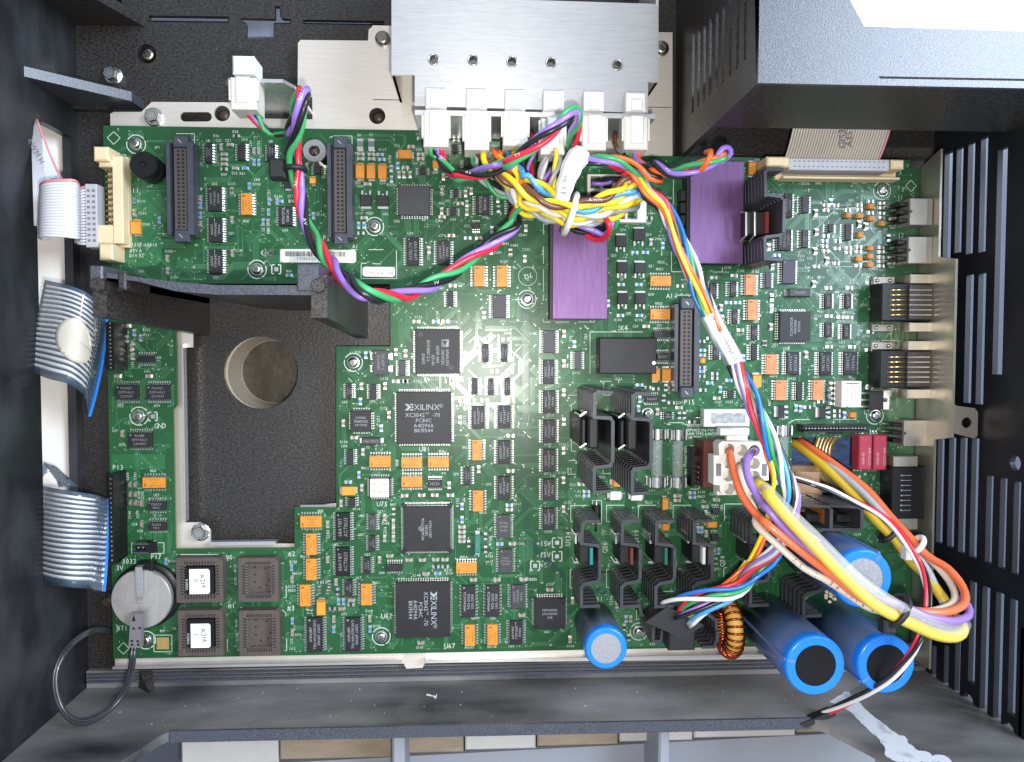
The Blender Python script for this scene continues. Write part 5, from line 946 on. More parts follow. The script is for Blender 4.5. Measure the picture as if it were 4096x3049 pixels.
# jacks and metal connectors on the right edge
def metalbox(t, x0, y0, x1, y1, z, name='shielded_connector'):
    r = rect(t, x0, y0, x1, y1, z); o = MB().cbox(r[0], r[1], 0.2, r[2], r[3], z, 0.3).build(name, 'steel_dull', brd); w = r[3] - r[1]
    for k in range(3): y = r[1] + w * (0.2 + 0.3 * k); MB().cbox(r[0] - 4.6, y - 1.0, 0.2, r[0], y + 1.0, z - 2, 0.3).build('terminal', 'chip_black', o); MB().box(r[0] - 6.2, y - 0.4, 0.15, r[0] - 4.6, y + 0.4, 0.8).build('pin', 'solder', o)
    MB().prism([(r[0], (r[1] + r[3]) / 2 - 1), (r[0] + 1.4, (r[1] + r[3]) / 2), (r[0], (r[1] + r[3]) / 2 + 1)], z, z + 0.05).build('arrow_notch', 'hole_black', o); return r
metalbox('B4', 1300, 85, 1480, 305, 12); metalbox('B4', 1288, 395, 1478, 615, 12); metalbox('C4', 1252, 365, 1440, 575, 11)
def jack(t, x0, y0, x1, y1, z=13.5):
    r = rect(t, x0, y0, x1, y1, z); w, d = r[2] - r[0], r[3] - r[1]; o = MB().cbox(r[0], r[1] + d * 0.19, 0.2, r[2], r[3] - d * 0.17, z - 1.2, 0.4).build('modular_jack', 'chip_black', brd)
    MB().box(r[0] + w * 0.40, r[1] + d * 0.22, z - 1.2, r[2] - 0.3, r[3] - d * 0.2, z).build('jack_lid', 'header_inner', o)
    for y in (r[1], r[3] - d * 0.17):
        MB().cbox(r[0] + w * 0.44, y, 0.2, r[2] - 0.5, y + d * 0.165, z - 2, 0.3).build('shield_side', 'steel_warm', o); MB().cbox(r[0] + w * 0.02, y + 0.3, 0.2, r[0] + w * 0.36, y + d * 0.15, 2.2, 0.4).build('mounting_foot', 'steel_dull', o)
        for q in (0.08, 0.28): MB().lathe((r[0] + w * q, y + d * 0.08, 2.2), [(1.1, 0), (0.9, 0.8), (0.2, 1.2)], 12).build('solder_post', 'solder', o, smooth=True)
    for k in range(6):
        y = r[1] + d * (0.29 + 0.085 * k); MB().tube([(r[0] + w * 0.1, y, z - 1.2), (r[0] + w * 0.22, y, z - 0.6), (r[0] + w * 0.41, y, z - 0.4)], [0.3, 0.55, 0.55], 6).build('contact', 'gold', o, smooth=True); MB().box(r[0] + w * 0.40, y - 0.1, z, r[0] + w * 0.74, y + 0.1, z + 0.1).build('contact_tail', 'solder', o)
    return o, r
jack('B4', 1085, 690, 1605, 1165); o, r = jack('B4', 1072, 1232, 1585, 1705)
MB().text('MOLEX.COM', r[2] - 1.3, (r[1] + r[3]) / 2 - 3, 13.55, 1.4, -90).build('marking', 'header_grey', o, smooth='flat')
r = rect('C4', 1155, 740, 1412, 1160, 12); o = MB().cbox(r[0], r[1], 0.2, r[2], r[3], 12, 0.5).build('edge_connector', 'chip_black', brd)
for k in range(8): y = r[3] - 4.5 - k * (r[3] - r[1] - 9) / 7; MB().box(r[0] + 5, y - 0.15, 12, r[0] + 10, y + 0.15, 12.15).build('contact_tail', 'solder', o); MB().lathe((r[0] + 5, y, 12), [(0.6, 0), (0.3, 0.35), (0.05, 0.4)], 8).build('solder_post', 'solder', o, smooth=True)
for y0, y1 in ((655, 745), (1150, 1250)): q = rect('C4', 1168, y0, 1362, y1, 11); MB().cbox(q[0], q[1], 0.2, q[2], q[3], 11, 0.4).build('bracket_end', 'steel_warm', o)
for yy in (820, 860, 905): pass
for (x, y) in ((890, 820), (1005, 820), (935, 800), (985, 885), (1055, 885), (985, 912), (1055, 912), (985, 950), (1055, 950), (910, 880), (1055, 978), (1055, 1025), (880, 850), (1000, 840)): so.disc(Z('C4', x, y), 0.7, 0.12, 9)
for k in range(60): so.disc(Z('B4', 960 + random.uniform(0, 90), random.choice((860 + random.uniform(0, 150), 1350 + random.uniform(0, 210)))), random.uniform(0.25, 0.55), 0.12, 7)
# silkscreen
si = MB(); SZ = 0.08
def lab(t, x, y, s, ang=0, h=20): p = Z(t, x, y); si.text(s, p[0], p[1], SZ, h / ZS * 0.1276, ang, mono=True, sx=0.86)
def labs(t, st, ang=0, h=20):
    for e in st.split(';'): x, y, s = e.split(',', 2); lab(t, float(x), float(y), s, ang, h)
labs('A1', '955,1045,2;1270,1190,SP1;1680,1135,U8;1765,1132,C25;1842,1132,C21;1745,1095,R56;1900,1062,R58;1975,1125,U10;1808,1408,R59;1893,1395,C22;1957,1398,R61;2073,1450,CR8;2072,1485,R245;2186,1428,R1;2185,1142,U9;1732,1482,U32;1873,1482,C131;1608,1522,C68;1140,1622,R210;1608,1158,1;1655,1487,1')
labs('A1', '1082,1535,P11', 0, 38); labs('A1', '2020,1155,C24;2085,1155,C26;2168,1560,R104', 90)
labs('A2', '882,1090,E6;980,1088,E5;1072,1207,R117;1187,1172,C51;1362,1080,C45;1364,1206,C60;1330,1316,C61;1400,1316,U41;872,1470,C52;890,1500,C66;1072,1476,C53;1137,1490,R129;1498,1392,C97;605,1428,U11;1655,1095,C12;1595,1620,U42;1548,1640,C63;1553,1502,U44;2010,1110,R10'); labs('A2', '1128,1280,R108', 90)
labs('B1', '1152,208,C262;1180,297,C240;1985,272,RN6;1870,370,U31;1588,464,A1;1930,510,C107;1365,515,C105;1405,725,C106;1745,725,U97;1145,675,U51;1185,1148,R232;1190,1190,R231;1012,1170,R242;1280,1372,U50;1188,1480,C42;1330,380,P1'); labs('B1', '2118,195,R103;2122,355,R105;2162,350,C84;1068,1425,C43', 90); labs('B1', '2158,528,GND', 0, 42)
labs('B1', '1155,462,G1530-60010;1098,510,REV A;1105,550,DIV 02', 0, 26)
labs('B2', '232,72,R106;330,72,C71;288,345,U45;572,220,R115;882,210,C117;975,210,U37;1095,215,U35;1185,272,U36;1545,128,C63;1525,272,C249;1640,258,U43;1895,240,U46;1752,310,U21;2005,325,C26;1295,370,U38;1553,387,C74;1858,448,C75;2062,452,C101;2130,468,C104;1998,525,C284;2048,598,RN27;1702,780,C254;1545,812,U89;2040,1078,U72;1830,1067,C166;1645,1083,C136;1360,1045,C135;2078,1176,C209;872,1328,R20;1350,1562,R137;1085,1542,U118;1490,1545,C137;2188,1606,U125;318,675,R60;437,675,R57;2165,318,107;2190,385,C14'); labs('B2', '105,355,R105;148,345,C84;102,195,R103;155,48,R104;1508,1025,R138;1212,1355,U19;1440,560,C79', 90); labs('B2', '145,528,GND;620,408,P2', 0, 40); labs('B2', '852,476,A1', 0, 30)
labs('C1', '930,450,C37;985,560,U29;975,250,U23;1268,248,U24;1238,773,RN3;1265,968,U27;1088,1203,C38;1132,1257,U28;1010,602,1;1165,1095,1;1172,1280,1;1138,1312,1;1388,1500,R135'); labs('C1', '1028,815,C300;1088,810,C301;1008,935,C134;1120,965,C130;1150,965,C292;1045,1125,C140;1110,1120,C299', 90); labs('C1', '1295,410,GND;1262,1465,P17;955,745,P13;1045,1502,3032;968,1555,3V', 0, 38)
labs('C2', '768,218,U62;990,212,U94;1082,268,C176;758,540,R134;762,573,U30;952,585,Y3;930,750,RN12;1545,615,RN9;1662,798,U76;2172,305,U93;2025,510,U91;2185,485,C159;2065,740,C287;1925,882,U78;1155,1045,R83;862,1080,U116;900,1135,U88;1060,1100,C171;1095,1197,C188;895,1288,U57;948,1447,U22;690,1368,U87;878,1635,U17;1065,1595,U49;1345,1615,C148;1600,1572,R213;1612,1598,R149;1725,1467,RN14;1932,1462,R159;1932,1506,U117;2158,1040,R157;2155,1100,C31;1978,1100,U14;2185,1360,C289;1845,1242,Y4;1880,1110,RN10;1735,585,RN1;572,1095,RN5;445,1462,RN135;352,1505,R156;382,1600,RN134;605,1130,1'); labs('C2', '1035,350,U71;1730,358,C175;1185,705,RN8;1672,1025,R152;1088,1255,C256;628,1280,C183;1935,1335,R160', 90, 24); labs('C2', '1412,598,U81;1070,1040,U75;340,1440,#2', 0, 38)
labs('D1', '1315,595,RM1;965,682,1;1398,105,U8;1408,575,U9'); labs('D1', '990,572,BT1;1870,390,#1;1850,0,#0', 0, 38); labs('D1', '1895,85,R154;1900,190,C179;1905,530,R155;1912,640,C178', 90)
labs('D2', '338,238,C177;340,268,RN20;762,458,U73;962,433,C168;1025,555,R150;390,625,U74;345,738,U13;1370,728,C147;1020,205,RN11;1770,728,RN147;1952,722,RN148;2135,430,U100;2108,718,U68;1808,492,U69;1958,492,U70'); labs('D2', '1108,475,U67;1615,715,U67;335,410,#3', 0, 40); labs('D2', '335,675,C32', 90)
labs('D3', '270,180,C288;405,220,C153;120,430,U100;95,718,U68;380,602,U65;570,715,C102;1230,700,R54;1745,95,Q39'); labs('D3', '370,65,+5V;790,340,C31', 0, 42); labs('D3', '895,345,C296', 90, 26)
labs('B3', '252,255,C82;375,255,U48;188,383,C144;45,455,C101;118,468,C104;215,500,C205;35,600,RN27;1115,182,C196;1205,210,R194;1095,292,R182;1200,286,Q23;995,340,Q16;1200,380,Q19;1262,415,C200;1315,420,R12;918,548,Q25;1300,603,CR25;1222,633,Q21;1288,658,RN23;1220,862,Q18;1282,935,RN29;1037,1016,Q20;952,1068,R180;1120,1070,R178;1095,1120,C39;1290,1112,U95;1365,85,Q46;1838,648,C195;1825,682,U16;1942,672,C182;2060,678,RN25;2065,1080,U92;1938,1183,C217;2035,1245,U96;268,1178,U115;400,1602,U107;470,1600,C173;958,1542,CR26;615,1495,U113;2135,1560,C222;1723,945,101'); labs('B3', '1005,1135,K4;1372,875,A1', 0, 38); labs('B3', '690,1200,CR9;568,1215,R76;980,728,Q17', 90)
labs('A4', '68,1290,C20;78,1325,20;455,1480,CR206;560,1478,R49;855,1472,CR4;930,1472,CR6;830,1615,R51;1128,1635,R22'); labs('A4', '1220,1388,3;1242,1528,3;1220,1590,J1', 0, 36)
labs('B4', '825,105,R51;808,130,R52;1128,125,R22;1128,158,R23;1170,178,R17;1160,325,R39;1105,340,U7;1160,385,C16;885,440,R35;795,555,R11;795,595,R36;710,572,R32;492,572,R33;475,645,R34;612,632,R28;715,650,CR2;1155,492,R7;1150,640,R25;1075,665,R27;422,552,C154;425,585,U34;490,730,C118;580,725,CR14;718,745,CR15;828,745,CR1;960,702,CR3;972,735,C120;875,808,C115;862,865,U59;588,1000,U61;925,950,CR17;555,1035,C114;745,1080,C113;215,1265,U55;300,1298,U54;530,1298,U52;655,1218,U56;652,1248,C99;752,1248,U63;752,1282,U53;872,1248,C100;945,1198,C126;945,1270,C125;200,1522,RN16;350,1540,U112;545,1527,RN7;402,918,Y1;850,1545,K1;500,525,R2;55,680,RN25;62,1080,U92'); labs('B4', '215,850,C128;212,982,R5;880,1165,CR16;1045,835,C119', 90); labs('B4', '1225,385,J2;1020,1252,JP2', 0, 38)
labs('C3', '178,205,C259;158,305,U93;172,485,C159;50,740,C287;408,325,U110;470,90,C173;388,560,U109;505,558,C235;388,795,U111;502,790,C143;548,1030,C172;392,1262,U109;142,1040,R157;140,1100,C31;172,1360,C289;255,1645,C288;590,885,C225;640,940,R3;632,975,R29;818,825,CR52;1202,1030,CR53;1365,950,F1;1160,890,F2;1625,945,R198;1625,980,R203;1720,960,C297;1640,1022,C36;1532,290,R101;1450,222,C267;1760,218,C265;1850,218,U103;958,35,CR26;2135,50,C222;1560,410,WARNING'); labs('C3', '1375,1050,C224;1785,1065,U26;1685,1130,C223;828,1262,CR41;1365,1175,R96;1340,1300,C32;1730,1420,R254;1362,120,R128', 90); labs('C3', '1530,220,P15;355,1360,+15V;352,1450,-15V;372,1535,+5V', 0, 40); labs('C3', '548,1315,U124;845,1385,Q26;1098,1300,U119;1792,1495,Q24;1505,820,P19', 90, 38)
labs('C3', '1630,445,REPLACE ONLY WITH;1640,475,SAME TYPE & RATING;1575,505,OF FUSE', 0, 22); labs('C3', '1498,680,8A 250VAC NTO', 90, 24)
labs('C4', '262,355,F3;590,470,P18;1048,435,K3;1102,800,CR33;875,1285,U114;1045,1325,C5;1128,445,J4;1120,830,J5;50,10,C222;340,30,U112'); labs('C4', '165,225,RB7;528,235,RN0', 90)
def poly_line(t, pts, w=5):
    q = [Z(t, x, y) for x, y in pts]
    for a, b in zip(q, q[1:]): si.line(a, b, w / ZS * 0.1276, SZ)
for t, p in (('B2', [(248, 500), (550, 500)]), ('B2', [(810, 502), (865, 502)]), ('B2', [(955, 502), (1075, 502)]), ('B2', [(1180, 505), (1182, 735), (895, 735), (897, 610), (940, 612)]), ('B2', [(985, 615), (1055, 617)]), ('B2', [(245, 500), (245, 606)]), ('B3', [(348, 295), (405, 295)]), ('B3', [(350, 295), (350, 380)]), ('B3', [(350, 475), (350, 615)]), ('B3', [(350, 660), (350, 840)]), ('B3', [(350, 865), (348, 915)]), ('B3', [(348, 1060), (348, 1085), (405, 1085)]), ('B3', [(445, 1085), (560, 1085)]), ('B3', [(630, 1085), (760, 1085), (760, 1070)]),
             ('B3', [(725, 1500), (725, 1165), (1150, 1165)]), ('B3', [(1380, 520), (1382, 680), (1645, 680)]), ('B3', [(1720, 682), (1792, 682), (1790, 645)]), ('B3', [(1410, 890), (1432, 868), (1540, 868)]), ('C3', [(575, 235), (575, 615), (610, 615)]), ('C3', [(550, 163), (620, 163)]), ('C3', [(548, 745), (548, 800), (610, 800)]), ('C3', [(900, 52), (835, 52), (835, 163), (900, 163)]), ('C3', [(555, 690), (612, 690)]), ('C3', [(830, 762), (830, 795), (900, 795)]), ('C3', [(712, 1052), (570, 1052), (570, 1182), (615, 1182)]), ('C3', [(1002, 1050), (858, 1050), (858, 1182), (900, 1182)]), ('C3', [(1258, 1050), (1115, 1050), (1115, 1180)]), ('C3', [(1538, 1050), (1395, 1050), (1395, 1180)]), ('C3', [(1950, 1040), (1808, 1040), (1808, 1175)]), ('C3', [(745, 1200), (745, 1012), (818, 1012), (818, 1200), (745, 1200)]),
             ('C3', [(1530, 570), (1605, 570), (1605, 632)]), ('C3', [(1530, 920), (1605, 920), (1605, 890)]), ('C3', [(1370, 500), (1370, 545)]), ('C3', [(1370, 805), (1370, 920)]), ('C3', [(1375, 400), (1345, 400), (1365, 385), (1470, 385), (1490, 400), (1640, 400)]), ('D3', [(590, 98), (565, 98), (565, 250), (590, 250)]), ('D3', [(880, 98), (858, 98), (858, 245), (880, 245)]), ('D3', [(1100, 330), (1100, 500), (1120, 500)]), ('D3', [(1295, 275), (1400, 275)]), ('D3', [(1830, 85), (1803, 85), (1803, 170)]), ('C1', [(1062, 1440), (1062, 1352), (1125, 1352), (1125, 1338), (1258, 1338), (1258, 1352), (1322, 1352), (1322, 1437), (1215, 1440)]), ('A1', [(865, 1110), (917, 1062), (968, 1112), (917, 1165), (865, 1110)]), ('A4', [(1262, 1498), (1305, 1453), (1348, 1500), (1305, 1545), (1262, 1498)]), ('D1', [(948, 735), (995, 688), (1042, 735), (995, 782), (948, 735)]),
             ('D1', [(1240, 628), (1385, 628), (1385, 762), (1242, 762), (1240, 628)]), ('D1', [(1450, -22), (1760, -22), (1820, 30)]), ('D1', [(1820, 95), (1820, 330), (1800, 330)]), ('D1', [(1460, 410), (1780, 410), (1828, 450), (1828, 480)]), ('D1', [(1832, 660), (1832, 758), (1812, 758)]), ('D1', [(1940, 405), (2216, 405)]), ('D2', [(0, 404), (240, 404), (290, 450), (290, 478)]), ('D2', [(296, 655), (296, 752), (280, 752)]), ('D2', [(292, 225), (292, 325), (275, 325)]), ('A1', [(870, 1250), (1015, 1250), (1015, 1500)]), ('B1', [(1022, 265), (1022, 478), (905, 478)]), ('A1', [(1420, 1078), (1568, 1078), (1568, 1500)]), ('A2', [(640, 1110), (680, 1095), (822, 1097), (824, 1250)]), ('A2', [(826, 1300), (828, 1650)]), ('A4', [(115, 1350), (115, 1300), (160, 1300)]), ('B4', [(1235, 112), (1205, 112), (1203, 318), (1240, 318)]), ('B4', [(1230, 412), (1202, 412), (1198, 625), (1240, 625)]), ('B4', [(1095, 705), (1080, 705), (1075, 1165)]), ('B4', [(1275, 1233), (1070, 1233), (1062, 1640)]), ('C4', [(1205, 348), (1168, 348), (1162, 552)]), ('C4', [(1152, 755), (1145, 1120)]), ('C4', [(315, 390), (375, 360), (490, 360)]), ('C4', [(680, 360), (865, 358)]), ('A4', [(220, 1440), (1150, 1455)]), ('A3', [(585, 1490), (590, 1490), (590, 1540)]), ('A3', [(1398, 1420), (1398, 1650)]), ('B3', [(1395, 0), (1395, 175)])): poly_line(t, p)
poly_line('B1', [(2138, 555), (2178, 625)]); poly_line('B2', [(120, 550), (165, 630)])
for (t, x, y, w) in (('B2', 212, 660, 36), ('C1', 1232, 335, 34), ('C3', 460, 1352, 38), ('C3', 460, 1462, 38), ('C3', 283, 1538, 36)):
    for sx in (-1, 1): poly_line(t, [(x + sx * w * 0.35, y - w), (x + sx * w, y - w), (x + sx * w, y + w), (x + sx * w * 0.5, y + w)], 8)
    p = Z(t, x, y); so.quad(p[0] - 1.0, p[1] - 1.0, p[0] + 1.0, p[1] + 1.0, 0.1)
c = Z('B3', 223, 716); si.arc(c, 4.6, 4.8, 0, 360, SZ, 40); si.text('712', c[0], c[1], SZ, 2.4, 200)
# screws holding the board
def star(c, r, z, n=6): return [(c[0] + (r if k % 2 else r * 0.62) * math.cos(math.pi * k / n), c[1] + (r if k % 2 else r * 0.62) * math.sin(math.pi * k / n)) for k in range(2 * n)]
def screw(c, R_, z0, h, mat, label, washer=True, group='silver screws holding the board'):
    f = thing('screw', label, 'screw', (c[0], c[1], z0), group)
    if washer: MB().lathe((c[0], c[1], z0), [(R_ * 1.18, 0.02), (R_ * 1.18, 0.5), (R_ * 0.9, 0.6)], 28).build('washer', mat, f)
    MB().lathe((c[0], c[1], z0), [(R_ * 0.95, 0.5 if washer else 0.02), (R_, h * 0.45), (R_ * 0.86, h * 0.78), (R_ * 0.6, h), (R_ * 0.40, h)], 28, cap=False).build('head', mat, f, smooth=True)
    MB().prism(star(c, R_ * 0.45, 0), z0 + h - 0.35, z0 + h - 0.3).build('star_recess', 'screw_dark', f)
nb = ['beside the round black buzzer', 'beside the GND print above the bridge', 'beside the cream ribbon connector', 'below the second tall socket connector', 'beside the violet plated module under the yellow bundle', 'beside the grey oscillator', 'on the narrow board strip below two chips', 'beside the two red relays', 'partly under the grey battery plug', 'left of the lower Xilinx-size square chip', 'beside the small blue topped capacitor', 'beside the second big heat sink']
nb[9] = 'beside two memory chips at the lower board edge'
for k, (t, x, y) in enumerate((('A1', 1083, 1155), ('B1', 2063, 658), ('A4', 1088, 1532), ('B2', 1000, 310), ('B3', 220, 900), ('B2', 828, 1410), ('C1', 1108, 335), ('C4', 1030, 330), ('D1', 1165, 680), ('D2', 1055, 650), ('D3', 1125, 610), ('C3', 1195, 315))):
    c = Z(t, x, y, 2); screw(c, 2.6, 0.1, 2.3, 'screw', 'silver star screw ' + nb[k])
    if k == 11: continue
    si.arc(c, 4.3, 4.75, 35, 150, SZ, 16); si.arc(c, 4.3, 4.75, 165, 290, SZ, 16); si.arc(c, 4.3, 4.75, 300, 385, SZ, 12)
si.build('silkscreen', 'silk', brd, smooth='flat'); tag(so.build('solder_pads', 'solder', brd, smooth='flat'), kind='stuff'); tag(vi.build('vias', 'via', brd, smooth='flat'), kind='stuff')
# ------------------------------------------------------------------ bolts and screws on plate and casing
def bolt(t, x, y, z0, label, mat='screw', h=4.6):
    c = Z(t, x, y, z0 + h); f = thing('hex_bolt', label, 'bolt', (c[0], c[1], z0), 'hex head bolts')
    MB().lathe((c[0], c[1], z0), [(4.6, 0.02), (4.6, 0.8), (4.0, 1.2)], 28).build('flange', mat, f)
    hx = [(c[0] + 3.6 * math.cos(math.pi * k / 3 + 0.3), c[1] + 3.6 * math.sin(math.pi * k / 3 + 0.3)) for k in range(6)]; tp = [(c[0] + (p[0] - c[0]) * 0.86, c[1] + (p[1] - c[1]) * 0.86) for p in hx]
    MB().prism(hx, z0 + 1.2, z0 + h - 0.5).prism(hx, z0 + h - 0.5, z0 + h, top=tp).build('head', mat, f); MB().arc(c, 1.9, 2.2, 0, 360, z0 + h + 0.02, 24).build('head_ring', 'screw_dark', f, smooth='flat')
bolt('A1', 880, 585, FZ, 'hex bolt on the black casing floor beside the sloping rib'); bolt('A1', 1215, 925, PZ, 'hex bolt on the beige plate beside the oval slot'); bolt('C1', 1595, 1280, PZ, 'hex bolt at the inner corner of the metal frame')
screw(rc, 3.6, FZ - 3, 3.0, 'screw_dark', 'dull star screw sunk in a round recess of the black floor', False, 'dull star screws'); MB().lathe((rc[0], rc[1], 0), [(4.78, FZ - 3.6), (0.1, FZ - 3.6)], 24, cap=False).build('recess_floor', 'plastic_black', case)
screw(Z('A2', 1065, 300, 0), 3.8, PZ + 0.9, 3.4, 'screw_dark', 'dull star screw on the metal strap beside the silver cover', False, 'dull star screws'); screw(Z('A3', 1310, 380, 0), 3.8, PZ + 0.9, 3.4, 'screw_dark', 'dull star screw between silver cover and raised black block', False, 'dull star screws')
screw(Z('D2', 1330, 800, -8), 3.6, -8.4, 2.6, 'screw_dark', 'dull star screw in the notch of the lower metal lip', False, 'dull star screws')
# ------------------------------------------------------------------ silver cover with the connector rail
CZ = 35.0
cov = thing('metal_cover', 'brushed silver sheet metal cover with a row of holes and white connectors', 'metal cover', (0, 130, PZ))
hol = [circ(P(u, v, CZ), 2.0, 24) for u, v in ((1735, 238), (1893, 241), (2048, 247), (2205, 251), (2469, 261))]
face = srcpoly([(1566, -60), (1566, 300), (1659, 300), (1659, 424), (2592, 452), (2592, 328), (2634, 328), (2634, 30), (2622, 16), (2180, 2), (1990, -4), (1990, -60)], CZ)
MB().plate(face, hol, CZ - 1.2, CZ).build('face', 'steel_bright', cov); ft = MB()
for u, v in ((1735, 238), (1893, 241), (2048, 247), (2205, 251), (2469, 261)): c = P(u, v, CZ); MB().lathe((c[0], c[1], 0), [(2.7, CZ + 0.05), (2.5, CZ + 0.5), (2.1, CZ + 0.5), (1.95, CZ - 1.0), (1.9, CZ - 5)], 26, cap=False).build('hole_rim', 'screw', cov, smooth=True)
def cb(a, b, y0, y1, z0, z1, n='side_wall'): return MB().box(min(a, b), min(y0, y1), z0, max(a, b), max(y0, y1), z1).build(n, 'steel', cov)
xl_, xr_ = face[0][0], face[6][0]; yk = face[3][1]; y3 = face[1][1]
cb(xl_, xl_ + 1.2, y3, 186, PZ, CZ - 1.21); cb(xr_ - 1.2, xr_, face[6][1], 178, PZ, CZ - 1.21)
r = rect('A2', 988, 205, 1132, 802, PZ + 1); MB().box(r[0], r[1], PZ + 0.02, xl_ - 0.05, r[3], PZ + 1.0).build('foot_flange', 'steel', cov)
r = rect('A3', 1275, 275, 1385, 865, PZ + 1); MB().box(xr_ + 0.05, r[1], PZ + 0.02, r[2], r[3], PZ + 1.0).build('foot_flange', 'steel', cov)
RZ = 38.0
ra, rb = P(1660, 447, RZ), P(2617, 474, RZ); ym = (ra[1] + rb[1]) / 2
MB().box(ra[0], ym - 1.3, 2.5, rb[0], ym + 0.9, RZ + 1.5).build('connector_rail', 'steel_bright', cov)
# white plugs: receptacle behind the rail, plug in front with its wires
PLUG = []
PLX = [(1743, 2), (1907, 0), (2062, 3), (2216, 0), (2377, 2), (2546, -3)]
for k, (u, tilt) in enumerate(PLX):
    x = P(u, 450, RZ + 6)[0]; PLUG.append(x)
    MB().cbox(x - 4.6, ym + 0.95, RZ - 8, x + 4.6, ym + 9.5, RZ + 5.5, 0.8).build('receptacle', 'white_plastic', cov); MB().cbox(x - 2.4, ym + 0.97, RZ + 5.5, x + 2.6, ym + 6.0, RZ + 7.0, 0.4).build('receptacle_latch', 'white_plastic', cov)
def plug(par, x, y0, y1, z, w=11.0, d=14.0):
    MB().cbox(x - w / 2, y0, z - d, x + w / 2, y1, z, 0.7).build('plug', 'nylon', par); l = MB().cbox(x - w * 0.24, y0 + 2.5, z + 0.02, x + w * 0.28, y1 - 0.2, z + 1.7, 0.5).build('latch', 'white_plastic', par)
    MB().cbox(x - w / 2 - 0.9, y0 + 4, z - 2.5, x - w / 2 - 0.02, y1 - 1, z - 0.8, 0.2).build('side_rib', 'nylon', par); MB().cbox(x + w / 2 + 0.02, y0 + 4, z - 2.5, x + w / 2 + 0.9, y1 - 1, z - 0.8, 0.2).build('side_rib', 'nylon', par)
PZT = RZ + 6.0; y1p = ym - 1.35; y0p = y1p - 15.0
def harness(name, label, x, cols, step=1.5):
    h = thing('cable', label, 'cable', (x, y0p, 1), 'twisted motor cables'); plug(h, x, y0p, y1p, PZT); return h
# single plug at upper left on its own bracket, and the long four colour cable
LZ = 42.0
la, lb = Z('A1', 1800, 645, LZ), Z('A2', 265, 650, LZ); lb2 = Z('A2', 330, 725, LZ)
brk = thing('connector_bracket', 'small white metal bracket holding a single white plug over the black floor', 'bracket', ((la[0] + lb[0]) / 2, la[1], FZ))
ly = la[1]; MB().plate([(la[0], LZ - 3), (la[0] + 2, LZ), (lb[0], LZ), (lb[0] + 3.5, LZ - 8), (lb[0] + 3.5, FZ + 8.2), (lb[0] - 24, FZ + 8.2), (lb[0] - 24, LZ - 16), (la[0], LZ - 16)], [], ly - 0.8, ly + 0.8, axis='y').build('bracket_plate', 'steel_bright', brk)
MB().box(lb[0] - 24, ly - 3, FZ + 0.02, lb[0] + 3.5, ly + 8, FZ + 8.2).build('bracket_foot', 'plastic_black', brk)
px_ = Z('A1', 1965, 700, LZ + 5)[0]; MB().cbox(px_ - 4.6, ly + 0.85, LZ - 8, px_ + 4.6, ly + 8.6, LZ + 6, 0.8).build('receptacle', 'white_plastic', brk)
h1 = thing('cable', 'long red, green, black and purple twisted cable with white plug and black tie', 'cable', (px_, ly - 12, 1), 'twisted motor cables'); plug(h1, px_, ly - 14.5, ly - 0.85, LZ + 6.5)
c4 = ['red', 'green', 'black', 'purple']
twist(h1, zp(('A2', 330, 1080, 42), ('A2', 345, 1000, 48), ('A2', 385, 850, 56), ('A2', 430, 740, 60), ('A2', 420, 800, 66), ('A2', 400, 930, 64), ('A2', 375, 1080, 58), ('A2', 345, 1220, 52), ('A2', 365, 1360, 48), ('A2', 385, 1500, 46), ('B2', 400, 40, 46), ('B2', 430, 220, 48), ('B2', 520, 430, 56), ('B2', 640, 600, 68), ('B2', 780, 750, 84), ('B2', 920, 850, 92), ('B2', 1100, 880, 82), ('B2', 1300, 850, 66), ('B2', 1560, 730, 52), ('B2', 1760, 590, 44), ('B2', 1950, 450, 36), ('B2', 2120, 310, 32), ('B3', 130, 220, 30), ('B3', 220, 120, 30), ('A3', 300, 1560, 26), ('A3', 380, 1400, 22), ('A3', 440, 1250, 22)), c4, 1.38, 1.9, 52.0)
for k, (c, ox) in enumerate((('red', 1965), ('purple', 1990), ('black', 2020), ('green', 2045))):
    pass
for c, x0 in (('red', 1970), ('purple', 1995), ('black', 2035), ('green', 2062)):
    s = Z3('A1', x0, 880, LZ - 2); e = Z3('A2', 330, 1080 - 10, 42); m_ = Z3('A2', 75 + (x0 - 1970) * 0.45, 1010 + (5 if c != 'green' else 40), 38); n_ = Z3('A2', 200, 1085, 36); wire(h1, [s + Vector((0, 2, 0)), s, m_, n_, e], c, 1.15)
t_ = Z3('A2', 365, 1362, 48); MB().tube([t_ + Vector((4.1 * math.cos(a * math.pi / 10), 0, 4.1 * math.sin(a * math.pi / 10))) for a in range(21)], 1.3, 8, cap=False).build('cable_tie', 'rubber', h1, smooth=True); MB().cbox(t_.x - 11, t_.y - 4.5, t_.z - 5, t_.x - 4, t_.y + 4, t_.z + 2, 0.8).build('tie_head', 'rubber', h1); MB().box(t_.x - 6, t_.y - 1.5, t_.z - 3.5, t_.x - 4.0, t_.y + 1.5, t_.z - 1).build('tie_tail', 'rubber', h1)
